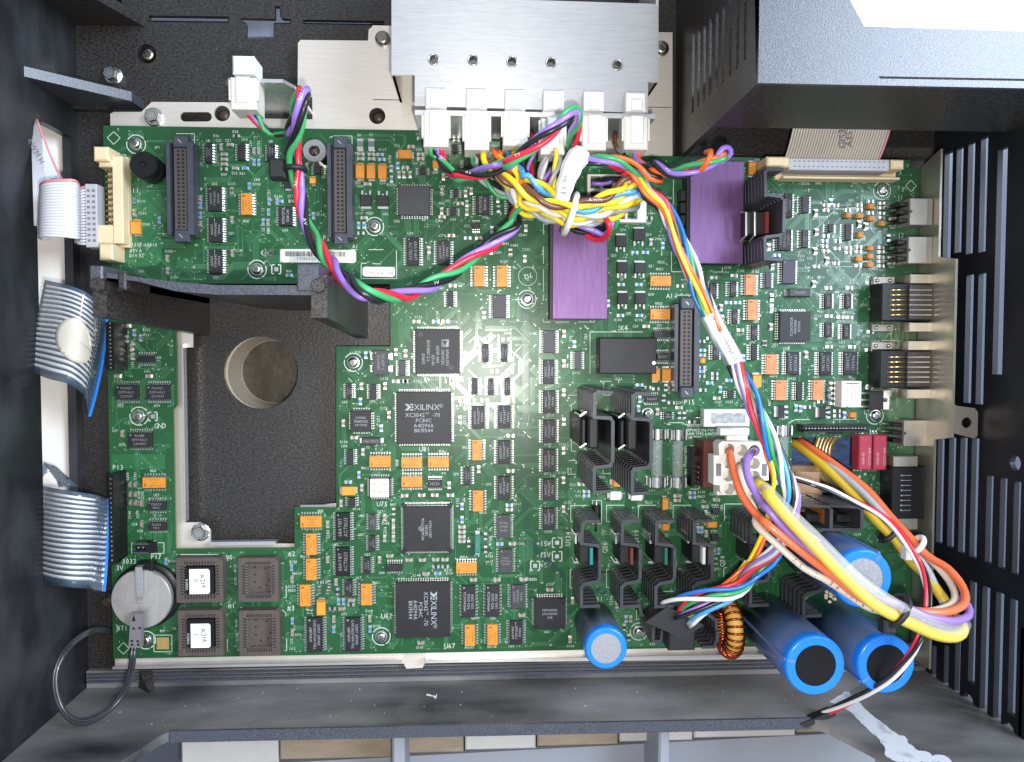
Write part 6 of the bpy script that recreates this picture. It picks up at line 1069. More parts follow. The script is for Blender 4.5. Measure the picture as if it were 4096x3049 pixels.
# plug 1: green purple red black, twisted up over the rail
h2 = harness('c', 'red, green, purple and black twisted cable looping up over the connector rail', PLUG[0], None)
for c, dx, mx, my in (('green', -2.6, 1560, 1300), ('purple', 0.6, 1630, 1430), ('red', 2.2, 1600, 1400), ('black', -0.6, 1560, 1350)):
    wire(h2, [Vector((PLUG[0] + dx, y0p + 3, RZ)), Vector((PLUG[0] + dx, y0p - 1, RZ)), Z3('A2', 1470 + (dx + 2.6) * 18, 1250, 36), Z3('A2', mx, my, 36), Z3('A2', 1680, 1420, 40)], c, 1.15)
twist(h2, zp(('A2', 1650, 1420, 40), ('A2', 1800, 1405, 46), ('A2', 1950, 1370, 52), ('A2', 2100, 1300, 58), ('A3', 60, 1330, 64), ('A3', 200, 1220, 70), ('A3', 340, 1120, 74), ('A3', 460, 1020, 76), ('A3', 560, 920, 74), ('A3', 610, 900, 66), ('A3', 625, 980, 54), ('A3', 600, 1080, 46), ('A3', 580, 1180, 40), ('A3', 575, 1260, 34)), ['green', 'purple', 'black', 'red'], 1.18, 1.72, 46.0)
# plugs 2 to 5 feed the yellow bundle, five twisted pairs tied with a white tie
yb = thing('cable', 'thick bundle of yellow, brown, blue and white twisted pairs with white tie', 'cable', (PLUG[2], y0p, 1), 'twisted motor cables')
for k in (1, 2, 3, 4): plug(yb, PLUG[k], y0p - (0, 1.0, -1.0, 1.4, 0.5)[k], y1p, PZT - (0, 0.5, 0, 5, 0)[k])
prs = [(('brown', 'yellow'), [(1850, 1215), (1930, 1330), (2060, 1440)], [(120, 1490), (330, 1620)], (560, 145), (760, 105), (930, 30), [(1020, 1450), (1040, 1400)], 48),
       (('skyblue', 'yellow'), [(2090, 1220), (2150, 1350), (2216, 1440)], [(220, 1430), (430, 1570)], (600, 185), (790, 150), (990, 60), [(1100, 1500), (1120, 1440)], 44),
       (('white', 'yellow'), [(2000, 1380), (2100, 1500), (2160, 1590)], [(160, 1640), (380, 1690)], (620, 235), (830, 195), (1040, 110), [(1130, 1560), (1150, 1490)], 38),
       (('grey', 'yellow'), [(1960, 1330), (2070, 1500), (2150, 1640)], [(190, 1700), (400, 1760)], (620, 290), (830, 255), (1020, 180), [(1110, 1640), (1150, 1560)], 30),
       (('orange', 'brown'), [(1990, 1230), (2090, 1380), (2180, 1490)], [(180, 1520), (330, 1600)], (520, 140), (700, 150), (900, 100), [(1000, 1540), (1080, 1420)], 36)]
for cols, a, b, c_, d, e, f, zz in prs:
    pts = [('A2', a[0][0], a[0][1], 34), ('A2', a[1][0], a[1][1], zz - 6), ('A2', a[2][0], a[2][1], zz), ('A3', b[0][0], b[0][1], zz), ('A3', b[1][0], b[1][1], zz), ('B3', *c_, zz), ('B3', *d, zz), ('B3', *e, zz), ('A3', *f[0], zz - 4), ('A3', *f[1], zz - 12)]
    twist(yb, zp(*pts), list(cols), 1.38, 1.34, 23.0, ph=random.uniform(0, 6))
twist(yb, zp(('A3', 430, 1700, 26), ('B3', 620, 330, 24), ('B3', 780, 345, 24), ('B3', 850, 360, 26), ('B3', 880, 290, 30), ('B3', 910, 240, 28)), ['purple', 'black'], 1.3, 1.4, 30.0)
wire(yb, zp(('B3', 650, 345, 20), ('B3', 740, 410, 22), ('B3', 820, 420, 26), ('B3', 875, 370, 32), ('B3', 880, 300, 36), ('B3', 850, 250, 34)), 'red', 1.35); wire(yb, zp(('B3', 800, 330, 20), ('B3', 900, 340, 22), ('B3', 945, 280, 26), ('B3', 930, 220, 28)), 'green', 1.3)
tb = Z3('B3', 565, 215, 37); MB().tube([tb + Vector((2.6 * math.cos(a * math.pi / 12), 8.6 * math.cos(a * math.pi / 12), 12.5 * math.sin(a * math.pi / 12))) for a in range(25)], 1.5, 8, cap=False).build('cable_tie', 'nylon', yb, smooth=True)
for (cols, pts) in ((('green', 'grey'), [('A2', 1800, 1240, 30), ('A2', 1840, 1400, 24), ('A2', 2000, 1560, 22), ('A2', 2180, 1600, 24), ('A3', 200, 1640, 22)]), (('black', 'black'), [('A2', 1780, 1330, 22), ('A2', 1960, 1450, 18), ('A2', 2100, 1620, 16), ('B2', 2160, 100, 16)]),
                    (('purple', 'red'), [('A3', 250, 1060, 24), ('A3', 270, 1200, 20), ('A3', 240, 1380, 18), ('A3', 300, 1560, 18)]), (('grey', 'yellow'), [('A3', 430, 1215, 38), ('A3', 470, 1280, 44), ('A3', 440, 1400, 44), ('A3', 410, 1540, 42), ('A3', 420, 1620, 38)]),
                    (('yellow', 'brown'), [('A3', 920, 1080, 26), ('A3', 950, 1180, 28), ('A3', 1020, 1300, 28), ('A3', 1060, 1420, 30)]), (('brown', 'orange'), [('A3', 930, 1450, 24), ('A3', 1000, 1480, 26), ('A3', 1040, 1560, 28), ('B3', 900, 100, 30), ('B3', 760, 170, 30)]), (('black', 'purple'), [('A3', 740, 1480, 14), ('A3', 860, 1460, 16), ('A3', 980, 1440, 18), ('A3', 1040, 1500, 20)]), (('green', 'red'), [('A3', 720, 1330, 40), ('A3', 860, 1320, 42), ('A3', 1000, 1370, 40), ('A3', 1080, 1440, 38)]),
                    (('orange', 'yellow'), [('A2', 1960, 1215, 36), ('A2', 2050, 1320, 40), ('A2', 2170, 1420, 42), ('A3', 150, 1520, 44), ('A3', 300, 1600, 44), ('B3', 450, 130, 40)]), (('white', 'grey'), [('A3', 390, 1230, 32), ('A3', 330, 1400, 30), ('A3', 330, 1560, 28), ('B3', 420, 180, 30), ('B3', 560, 280, 32), ('B3', 760, 250, 34), ('B3', 930, 170, 36), ('A3', 1080, 1600, 36), ('A3', 1150, 1480, 34)])):
    twist(yb, zp(*pts), list(cols), 1.05, 1.02, 24.0, ph=random.uniform(0, 6))
# cream pin housing under the bundle
r = rect('A3', 705, 1405, 1180, 1600, 5); o = MB().plate([(r[0], r[1] - 12), (r[2], r[1] - 12), (r[2], r[3]), (r[0], r[3])], [[(r[0] + 1.5 + 6.3 * i, r[1] - 10.5 + 7.6 * j), (r[0] + 6.6 + 6.3 * i, r[1] - 10.5 + 7.6 * j), (r[0] + 6.6 + 6.3 * i, r[1] - 4.4 + 7.6 * j), (r[0] + 1.5 + 6.3 * i, r[1] - 4.4 + 7.6 * j)] for i in range(4) for j in range(3)], 0.1, 5).build('pin_housing', 'white_warm', brd)
# white printed sleeve
o = MB(); pth = cat(zp(('A3', 640, 1262, 46), ('A3', 595, 1310, 50), ('A3', 560, 1400, 51), ('A3', 528, 1480, 50), ('A3', 508, 1560, 48), ('A3', 500, 1600, 47)), 1.5)
o.tube(pth, [(5.2 - 1.9 * i / len(pth)) * (1 + 0.05 * math.sin(i * 1.3)) for i in range(len(pth))], 9); slv = o.build('printed_sleeve', 'paper_white', yb)
p = Z3('A3', 522, 1490, 54.0); MB().text('44/96', p.x, p.y, 54.6, 2.6, 84, sx=1.0).build('sleeve_print', 'plug_grey', yb, smooth='flat')
# plug 6: green purple black orange, loop to the right over the violet module
h6 = harness('c', 'orange, green, purple and black twisted cable looping over the violet module', PLUG[5], None)
for c, dx in (('green', -3), ('black', -3.6), ('purple', 1.0), ('orange', 2.6)):
    wire(h6, [Vector((PLUG[5] + dx, y0p + 3, RZ - 1)), Vector((PLUG[5] + dx, y0p - 1, RZ - 1)), Z3('A3', 1075 + dx * 12, 1275, 38), Z3('A3', 1150 + dx * 10, 1335, 42), Z3('A3', 1270, 1330, 46)], c, 1.15)
c4b = ['orange', 'green', 'purple', 'black']
twist(h6, zp(('A3', 1230, 1330, 44), ('A3', 1380, 1400, 50), ('A3', 1520, 1370, 55), ('A3', 1640, 1330, 58), ('A3', 1740, 1290, 60), ('A3', 1810, 1250, 60)), c4b, 1.18, 1.72, 44.0)
twist(h6, zp(('A3', 690, 1290, 46), ('A3', 820, 1290, 50), ('A3', 960, 1300, 50), ('A3', 1100, 1360, 46), ('A3', 1200, 1430, 44), ('A3', 1300, 1430, 44)), c4b, 1.18, 1.72, 44.0, 1.0)
wire(h6, zp(('A3', 1700, 1320, 54), ('A3', 1790, 1300, 56), ('A3', 1860, 1240, 58), ('A3', 1840, 1190, 60), ('A3', 1790, 1200, 62), ('A3', 1750, 1260, 62)), 'purple', 1.2); wire(h6, zp(('A3', 1540, 1395, 52), ('A3', 1620, 1370, 58), ('A3', 1680, 1290, 64), ('A3', 1700, 1220, 62), ('A3', 1660, 1230, 56)), 'orange', 1.2); wire(h6, zp(('A3', 1640, 1340, 52), ('A3', 1760, 1310, 54), ('A3', 1815, 1265, 57), ('A3', 1780, 1250, 60)), 'green', 1.2)
twist(h6, zp(('A3', 1000, 1380, 44), ('A3', 1090, 1450, 44), ('A3', 1200, 1570, 42)), ['red', 'orange'], 1.1, 1.0, 30)
# ------------------------------------------------------------------ long motor harness with printed label
mh = thing('motor_harness', 'long multicoloured wire harness with printed white label and black plug', 'cable', (*Z('D3', 1400, 520, 0), 0.5))
core = [('A3', 1090, 1420, 40), ('A3', 1180, 1560, 40), ('B3', 1310, 130, 38), ('B3', 1400, 320, 36), ('B3', 1470, 480, 36), ('B3', 1545, 660, 36), ('B3', 1620, 850, 38), ('B3', 1690, 1010, 40), ('B3', 1760, 1160, 40), ('B3', 1840, 1310, 42), ('B3', 1915, 1460, 44), ('C3', 1960, 60, 46), ('C3', 2030, 210, 46), ('C3', 2110, 390, 48), ('C3', 2190, 580, 48), ('C4', 270, 760, 48), ('C4', 330, 920, 50), ('C4', 345, 1050, 50), ('C4', 300, 1250, 48), ('C4', 200, 1440, 46), ('C4', 60, 1560, 44), ('D3', 1960, 225, 42), ('D3', 1860, 285, 42), ('D3', 1700, 330, 40), ('D3', 1540, 400, 36), ('D3', 1440, 470, 30)]
cl = cat(zp(*core), 3.0)
for k, (c, rr, ph) in enumerate((('white', 3.1, 0.2), ('blue', 3.1, 1.4), ('red', 3.1, 2.7), ('purple', 3.1, 4.0), ('black', 2.9, 5.2), ('green', 2.1, 0.9), ('grey', 3.3, 3.3), ('brown', 2.0, 2.1), ('white', 2.6, 4.7), ('skyblue', 2.6, 5.8))):
    q = strand(cl, rr, 85.0, ph); n = len(q)
    for i in range(n):      # the wires fan out towards the plug
        f = max(0, (i - n * 0.86) / (n * 0.14)); q[i] = q[i] + Vector(((k - 4.5) * 1.7 * f, (k - 4.5) * -0.9 * f, 0))
    MB().tube(q, 1.05, 8).build('wire', 'wire_' + c, mh, smooth=True)
yo = [('A3', 1090, 1400, 44), ('A3', 1190, 1560, 45), ('B3', 1310, 160, 44), ('B3', 1385, 330, 42), ('B3', 1450, 500, 42), ('B3', 1540, 690, 42), ('B3', 1640, 880, 44), ('B3', 1700, 1010, 44), ('B3', 1770, 1160, 44)]
yo2 = [('C3', 2040, 340, 44), ('C3', 2130, 520, 46), ('C4', 150, 640, 46), ('C4', 195, 800, 48), ('C4', 195, 930, 46), ('C4', 150, 1180, 36), ('C4', 100, 1340, 34), ('C4', 20, 1500, 34), ('D3', 1980, 60, 36), ('D3', 1850, 200, 36), ('D3', 1700, 320, 34), ('D3', 1560, 430, 30), ('D3', 1500, 480, 28)]
for pth_ in (yo, yo2): twist(mh, zp(*pth_), ['yellow', 'orange'], 1.0, 1.0, 95.0, 2.6)
pa = cat(zp(('B3', 1680, 1020, 41), ('B3', 1760, 1170, 41), ('B3', 1840, 1310, 43), ('B3', 1890, 1410, 45)), 2.0); lb_ = MB().tube(pa, [4.5] * len(pa), 16).build('label_sleeve', 'clear_sleeve', mh, smooth=True)
an = math.degrees(math.atan2(pa[-1].y - pa[0].y, pa[-1].x - pa[0].x)); m = MB(); st = 'MOTOR HARNESS'
mid = len(pa) // 2; rows = []
for i in range(len(pa)):
    tg = (pa[min(i + 1, len(pa) - 1)] - pa[max(i - 1, 0)]).normalized(); nn = Vector((-tg.y, tg.x, 0)); rows.append([pa[i] + nn * (4.62 * math.sin(a)) + Vector((0, 0, 4.62 * math.cos(a))) for a in (-0.95, -0.6, -0.25, 0.1, 0.45, 0.8)])
MB().grid(rows, 0.05).build('printed_label', 'paper_white', mh, smooth=True)
for i, ch in enumerate(st):
    if ch == ' ': continue
    f = (i + 1.0) / (len(st) + 1) * (len(pa) - 1); j = int(f); p = pa[j].lerp(pa[min(j + 1, len(pa) - 1)], f - j); m.text(ch, p.x - 0.4, p.y - 0.3, p.z + 4.85, 2.0, an, sx=0.9)
m.build('label_print', 'print_black', mh, smooth='flat')
# black plug of the harness: a slanted block
q = [Z('D3', x, y, 30) for x, y in ((1345, 392), (1640, 545), (1465, 648), (1165, 520))]; MB().prism(q, 20, 31).build('plug', 'rubber', mh)
r = rect('D3', 1335, 560, 1545, 715, 14); MB().cbox(r[0], r[1], 0.1, r[2], r[3], 19.9, 0.6).build('pin_header', 'rubber', brd)
# ------------------------------------------------------------------ power plug and heavy wires
pw = thing('power_cable', 'heavy orange, purple, white and yellow power wires from a white block plug', 'cable', (*Z('C3', 1940, 760, 20), 0.2))
PT = 32.0
def pq(pts, z): return [Z('C3', x, y, z) for x, y in pts]
r = rect('C3', 1725, 520, 2040, 945, 18); MB().cbox(r[0] - 5.0, r[1] + 2, 0.1, r[2] - 8, r[3] - 1, 17, 0.4).build('power_socket', 'maroon', brd)
hp = [(1845, 600), (1950, 605), (2050, 610), (1848, 712), (1948, 715), (2050, 715), (1842, 815), (1945, 820), (2050, 818), (1845, 920), (1945, 920)]
bd_ = pq([(1762, 560), (1790, 535), (2075, 540), (2112, 575), (2112, 640), (2160, 645), (2165, 850), (2110, 850), (2105, 930), (2070, 968), (1800, 962), (1772, 935), (1772, 890), (1722, 885), (1722, 650), (1768, 650)], PT)
MB().plate(bd_, [circ(Z('C3', x, y, PT), 2.75, 18) for x, y in hp], PT - 9, PT).build('plug', 'nylon', pw)
c0 = Z('C3', 1945, 755, PT - 9); MB().box(c0[0] - 12, c0[1] - 13, PT - 14.9, c0[0] + 12, c0[1] + 13, PT - 9.02).build('plug_back', 'white_warm', pw)
r = rect('C3', 1785, 432, 2018, 490, PT + 4); MB().cbox(r[0], r[1], PT - 3, r[2], r[3], PT + 3, 0.6).build('locking_latch', 'white_plastic', pw); r2_ = rect('C3', 1835, 490, 2000, 530, PT + 2); MB().box(r2_[0], r2_[1], PT - 2, r2_[2], r2_[3], PT + 1).build('latch_arm', 'nylon', pw)
for x in (1762, 2130): r = rect('C3', x - 20, 715, x + 20, 815, PT + 0.1); MB().box(r[0], r[1], PT + 0.02, r[2], r[3], PT + 0.08).build('side_window', 'plug_grey', pw)
HW = [('salmon', 1.8, [('C3', 1848, 605, 24), ('C3', 1852, 640, 36), ('C3', 1890, 800, 44), ('C3', 1960, 990, 52), ('C3', 2090, 1150, 60), ('C4', 130, 1190, 66), ('C4', 300, 1330, 70), ('C4', 520, 1500, 74), ('D4', 680, 150, 76), ('D4', 900, 330, 78), ('D4', 1150, 400, 80), ('D4', 1400, 440, 80), ('D4', 1600, 440, 78), ('D4', 1735, 370, 72), ('D4', 1720, 240, 64), ('D4', 1600, 90, 56), ('C4', 1440, 1460, 48), ('C4', 1280, 1290, 40), ('C4', 1140, 1140, 30), ('C4', 960, 930, 20), ('C4', 760, 770, 10), ('C4', 520, 600, -4), ('C4', 400, 520, -14)]),
      ('cream', 1.6, [('C3', 1950, 715, 24), ('C3', 1930, 760, 36), ('C3', 1960, 900, 44), ('C3', 2060, 1120, 52), ('C4', 60, 1210, 60), ('C4', 230, 1370, 66), ('C4', 450, 1560, 70), ('D4', 600, 170, 74), ('D4', 800, 300, 76), ('D4', 1000, 420, 78), ('D4', 1250, 440, 76), ('D4', 1500, 430, 74), ('D4', 1650, 360, 68), ('D4', 1640, 240, 60), ('D4', 1530, 90, 52), ('C4', 1350, 1400, 42), ('C4', 1200, 1230, 34), ('C4', 1000, 1000, 22), ('C4', 800, 830, 10), ('C4', 560, 640, -4), ('C4', 430, 560, -12)]),
      ('violet', 1.75, [('C3', 2050, 612, 24), ('C3', 2040, 620, 38), ('C3', 1985, 700, 46), ('C3', 2000, 830, 52), ('C3', 2100, 1020, 58), ('C4', 150, 1080, 64), ('C4', 330, 1290, 68), ('C4', 560, 1500, 72), ('D4', 800, 220, 76), ('D4', 1020, 330, 80), ('D4', 1230, 390, 82), ('D4', 1450, 480, 82), ('D4', 1650, 515, 80), ('D4', 1770, 470, 74), ('D4', 1760, 390, 68), ('D4', 1690, 330, 64)]),
      ('fadedyellow', 2.6, [('C3', 2075, 860, 42), ('C3', 2170, 950, 50), ('C4', 150, 960, 62), ('C4', 330, 1170, 70), ('C4', 520, 1370, 76), ('C4', 700, 1560, 80), ('D4', 850, 240, 82), ('D4', 1000, 370, 84), ('D4', 1130, 450, 84), ('D4', 1300, 530, 84), ('D4', 1500, 620, 82), ('D4', 1650, 640, 78), ('D4', 1720, 590, 72), ('D4', 1680, 500, 64)]),
      ('mustard', 2.3, [('D4', 1640, 480, 62), ('D4', 1560, 330, 58), ('D4', 1420, 140, 50), ('C4', 1300, 1500, 42), ('C4', 1190, 1340, 36), ('C4', 1020, 1170, 28), ('C4', 850, 970, 18), ('C4', 640, 770, 6), ('C4', 450, 610, -8), ('C4', 350, 540, -16)]),
      ('grey', 1.7, [('D4', 1580, 400, 60), ('D4', 1520, 270, 56), ('D4', 1430, 90, 50), ('C4', 1300, 1400, 42), ('C4', 1150, 1210, 34), ('C4', 930, 960, 22), ('C4', 700, 760, 8), ('C4', 540, 640, -4)])]
for c, rr, pth_ in HW: wire(pw, zp(*pth_), c, rr, step=3.0, n=14)
pts = cat(zp(('C4', 120, 900, 58), ('C4', 330, 1110, 70), ('C4', 540, 1310, 78), ('C4', 740, 1510, 82), ('D4', 900, 190, 84), ('D4', 1050, 300, 86), ('D4', 1180, 380, 86), ('D4', 1350, 470, 86), ('D4', 1560, 570, 84), ('D4', 1700, 590, 78), ('D4', 1740, 540, 72)), 3.0); MB().tube(pts, 2.5, 14).build('clear_sleeve', 'clear_sleeve', pw, smooth=True)
wp_ = cat(zp(*HW[1][2]), 1.0); lens = [0.0]
for a, b in zip(wp_, wp_[1:]): lens.append(lens[-1] + (b - a).length)
m = MB()
for st, (tt, x, y) in (('500V', ('D4', 490, 90)), ('XLPE', ('D4', 720, 240)), ('3281', ('D4', 920, 350))):
    tgt = Z(tt, x, y, 74); i0 = min(range(len(wp_)), key=lambda i: (wp_[i].x - tgt[0]) ** 2 + (wp_[i].y - tgt[1]) ** 2)
    for k, ch in enumerate(st[::-1]):
        i = min(range(len(wp_)), key=lambda i: abs(lens[i] - lens[i0] - (k - 1.5) * 3.6)); tg = wp_[min(i + 1, len(wp_) - 1)] - wp_[i - 1]; m.text(ch, wp_[i].x, wp_[i].y, wp_[i].z + 1.68, 1.7, math.degrees(math.atan2(tg.y, tg.x)) + 180, sx=1.1)
m.build('wire_print', 'print_black', pw, smooth='flat')
def tie(par, t, x, y, z, rad, ang, mat, hw=3.4):
    c = Z3(t, x, y, z); a = math.radians(ang); dx, dy = Vector((math.cos(a), math.sin(a), 0)), Vector((-math.sin(a), math.cos(a), 0))
    MB().tube([c + dy * (rad * math.cos(k * math.pi / 12)) + Vector((0, 0, rad * 0.9 * math.sin(k * math.pi / 12))) for k in range(25)], 1.35, 8, cap=False).build('cable_tie', mat, par, smooth=True)
    h = c - dy * (rad + 0.5); MB().cbox(h.x - hw, h.y - hw, h.z - hw * 0.8, h.x + hw, h.y + hw, h.z + hw * 1.1, 0.7).build('tie_head', mat, par)
tie(pw, 'D4', 1190, 430, 81.5, 6.9, -34, 'rubber', 2.8); tie(pw, 'C4', 1120, 1285, 33, 4.0, -48, 'rubber', 1.0); tie(pw, 'C4', 1345, 1370, 44, 4.5, -40, 'white_warm', 2.8)
# ------------------------------------------------------------------ thin three wire cable ending on the front wall
th = thing('sensor_cable', 'thin red, white and black three wire cable ending in a black plug', 'cable', (*Z('D4', 560, 1290, 38), 0.2))
tw = [('C4', 345, 835, 30), ('C4', 520, 885, 32), ('C4', 660, 930, 34), ('C4', 830, 1010, 36), ('C4', 1000, 1095, 40), ('C4', 1130, 1190, 44), ('C4', 1250, 1330, 50), ('D4', 1380, 60, 56), ('D4', 1430, 200, 62), ('D4', 1445, 320, 66), ('D4', 1430, 500, 70), ('D4', 1370, 660, 72), ('D4', 1290, 800, 70), ('D4', 1150, 960, 67), ('D4', 980, 1080, 60), ('D4', 800, 1170, 50), ('D4', 650, 1240, 42), ('D4', 600, 1262, 40)]
twist(th, zp(*tw), ['red', 'white', 'black'], 0.85, 0.98, 120.0, 0.6)
q = [Z('D4', x, y, 41) for x, y in ((660, 1225), (690, 1262), (440, 1360), (400, 1330))]; MB().prism(q, 38.1, 43).build('plug', 'rubber', th)
# ------------------------------------------------------------------ battery lead at the lower left
bl = thing('battery_cable', 'black twin wire loop with a flat grey plug over the coin cell', 'cable', (*Z('D1', 1095, 590, 9), 8))
q = [Z('D1', x, y, 12) for x, y in ((1058, 450), (1152, 452), (1140, 726), (1042, 722))]; MB().prism(q, 9.6, 13).build('plug', 'plug_grey', bl); m = MB()
for (x, y) in ((1078, 575), (1125, 572), (1065, 705), (1115, 705), (1062, 675), (1110, 678)): c = Z('D1', x, y, 13); m.box(c[0] - 0.6, c[1] - 0.5, 13.0, c[0] + 0.6, c[1] + 0.5, 13.06)
c = Z('D1', 1078, 490, 13); m.add([(c[0] - 0.9, c[1] - 1.6, 13.06), (c[0] + 0.9, c[1] - 1.6, 13.06), (c[0], c[1] + 1.8, 13.06)], [(0, 1, 2)]); m.build('plug_marks', 'hole_black', bl)
for o_ in (-1, 1):
    k = 12 * o_
    wire(bl, zp(('D1', 1085 + k, 700, 11), ('D1', 1070 + k, 780, 12), ('D1', 1062 + k * 0.9, 880, 16), ('D1', 1030 + k * 0.9, 1010, 24), ('D1', 960 + k * 0.8, 1140, 32), ('D1', 850 + k * 0.7, 1255, 36), ('D1', 700, 1330 + k, 38), ('D1', 580 - k * 0.5, 1310 + k * 0.6, 38), ('D1', 490 - k * 0.8, 1210, 37), ('D1', 445 - k * 0.8, 1060, 36), ('D1', 450 - k * 0.8, 920, 34), ('D1', 510 - k * 0.8, 780, 30), ('D1', 610 - k * 0.5, 670 - k * 0.6, 22), ('D1', 740, 595 - k * 0.8, 12), ('D1', 860, 590 - k * 0.8, 0), ('D1', 930, 605 - k, -8)), 'darkgrey', 1.05)
r = rect('D1', 830, 310, 900, 410, 2); MB().cbox(r[0], r[1], FZ, r[2] + 4, r[3], 2 - 4, 0.5).build('floor_pad', 'plastic_black', case)
cpn = Z3('D1', 855, 365, -2); MB().lathe(tuple(cpn), [(2.4, -6), (2.4, 0), (2.0, 0.3), (0.1, 0.3)], 18).build('locating_peg', 'brown_post', case)
# ------------------------------------------------------------------ ribbon cable at the left with its cream header
a = Z('A1', 800, 1240, 9); b = Z('B1', 1000, 470, 9); X0, X1 = a[0], b[0]; Y0, Y1 = b[1], a[1]; w = X1 - X0
o = MB().cbox(X0 + w * 0.1, Y0, 0.1, X1, Y1, 3.5, 0.3).build('ribbon_header', 'cream', brd); MB().cbox(X0 + w * 0.55, Y0 + 1, 3.5, X1, Y1 - 1, 9.5, 0.4).build('shroud_wall', 'cream', o)
for k in range(13):
    for q_ in (0.24, 0.42): y = Y0 + 6 + k * (Y1 - Y0 - 11) / 12; MB().box(X0 + w * q_ - 0.4, y - 0.4, 3.5, X0 + w * q_ + 0.4, y + 0.4, 8.0).build('pin', 'gold', o)
for (t, x0, y0, x1, y1, z) in (('A1', 750, 1180, 870, 1295, 13), ('A1', 790, 1290, 910, 1345, 10), ('B1', 795, 455, 908, 585, 13), ('B1', 778, 300, 925, 455, 9)): r = rect(t, x0, y0, x1, y1, z); MB().cbox(r[0], r[1], 0.1, r[2], r[3], z, 0.7).build('latch', 'cream', o)
rbn = thing('ribbon_cable', 'white ribbon cable with red edge folded beside the cream header', 'cable', (*Z('B1', 740, 240, 8), 0.1))
a = Z('A1', 690, 1485, 9); b = Z('B1', 795, 485, 9); pb = MB().cbox(a[0], b[1], 2.0, b[0], a[1], 10, 0.3).build('plug', 'grey_plastic', rbn); m = MB()
for k in range(10):
    for q_ in (0.22, 0.36, 0.66, 0.8): y = b[1] + 3.2 + k * (a[1] - b[1] - 6.4) / 9; x = a[0] + (b[0] - a[0]) * q_; m.box(x - 0.35, y - 0.6, 10.0, x + 0.35, y + 0.6, 10.05)
m.build('plug_slots', 'plug_grey', rbn)
N = 20; yA, yB_ = a[1] - 1.2, b[1] + 1.8
prof = [(690, 9), (655, 12), (625, 18), (608, 26), (612, 34), (632, 42), (640, 50), (610, 56), (540, 58), (440, 58), (360, 56), (335, 50), (350, 44), (420, 42)]
Yc = (yA + yB_) / 2
for k in range(N):
    y = yA + (yB_ - yA) * k / (N - 1); pts = []
    for i, (x, z) in enumerate(prof):
        X = Z('B1', x, 250, z)[0]; f = i / (len(prof) - 1); drop = -5.5 * min(1, f * 2.2); wv = (1 - 0.03 * i * (1 if i < 7 else 0.6)); sag = -0.9 * (k / N) * (1.0 if i in (6, 7, 8, 9, 10) else 0) ; pts.append(Vector((X - 1.2 * (k / N) * (i > 8), Yc + (y - Yc) * wv + drop, z)))
    MB().tube(cat(pts, 2.0), 0.66, 6).build('conductor', 'ribbon_pink' if k == 0 else 'ribbon', rbn, smooth=True)
for k in range(N):
    f = k / (N - 1); q_ = [Z3('A1', 295 - 33 * f, 965 + 30 * f, 26), Z3('A1', 380 - 112 * f, 1200 + 40 * f, 30), Z3('A1', 490 - 215 * f, 1440 + 60 * f, 34), Z3('B1', 590 - 310 * f, 70 + 90 * f, 36), Z3('B1', 610 - 325 * f, 180 + 130 * f, 36)]
    MB().tube(cat(q_, 3.0), 0.66 if f < 2 else 0.6, 6).build('conductor', 'ribbon_pink' if k == 0 else 'ribbon', rbn, smooth=True)
m = MB()
for (t, x, y, s, an, z) in (('A1', 330, 1290, 'AWM HEYCC', -62, 32.2), ('B1', 455, 40, 'TYMI 223', -80, 37.2)): p = Z(t, x, y, z); m.text(s, p[0], p[1], z, 2.6, an, sx=0.9)
m.build('ribbon_print', 'plug_grey', rbn, smooth='flat')
# second ribbon cable at the upper right with its cream header
a = Z('A4', 322, 1275, 13); b = Z('A4', 1130, 1380, 13); rb2 = thing('ribbon_cable', 'beige ribbon cable with grey plug going under the raised black block', 'cable', ((a[0] + b[0]) / 2, a[1], 1))
MB().cbox(a[0], b[1], 2.5, b[0], a[1], 13, 0.4).build('plug', 'grey_plastic', rb2); m = MB()
for k in range(20):
    x = a[0] + 3 + k * (b[0] - a[0] - 6) / 19
    for y in (0.28, 0.34, 0.74, 0.80): yy = b[1] + (a[1] - b[1]) * y; m.box(x - 0.55, yy - 0.18, 13, x + 0.55, yy + 0.12, 13.05)
m.build('plug_slots', 'plug_grey', rb2)
xa, xb_ = Z('A4', 355, 1150, 20)[0], Z('A4', 1122, 1150, 20)[0]
for k in range(36): x = xa + (xb_ - xa) * k / 35; MB().tube(cat([(x, a[1] - 1, 10), (x, a[1] + 2.5, 13.5), (x, a[1] + 8, 18), (x, a[1] + 18, 24), (x, a[1] + 27, 27)], 3), 0.62, 6).build('conductor', 'ribbon_pink' if k == 35 else 'ribbon_warm', rb2, smooth=True)
p = Z('A4', 745, 1100, 23); MB().text('G1530', p[0], p[1], 24.0, 3.4, 90).text('ASSY', Z('A4', 800, 1095, 23)[0], p[1], 24.2, 3.0, 90).build('ribbon_print', 'brown_post', rb2, smooth='flat')
c = Z('A4', 220, 1440, 4); d = Z('A4', 1200, 1385, 4); o = MB().cbox(c[0], c[1], 0.1, d[0], c[1] + 6, 2.4, 0.3).build('ribbon_header', 'cream', brd)
MB().cbox(c[0] + 2, c[1] - 0.6, 0.12, d[0] - 1, c[1] + 0.6, 8, 0.3).build('shroud_wall', 'cream', o)
for (x0, y0, x1, y1) in ((145, 1260, 330, 1345), (1152, 1285, 1252, 1362)): r = rect('A4', x0, y0, x1, y1, 14); MB().cbox(r[0], r[1], 2.5 if x0 > 500 else 0.2, r[2], r[3], 14, 0.8).build('latch', 'cream', o)
r = rect('A4', 142, 1290, 240, 1345, 10); MB().cbox(r[0], r[1] - 2, 0.2, r[2], r[3] - 2, 9, 0.5).build('latch', 'cream', o)
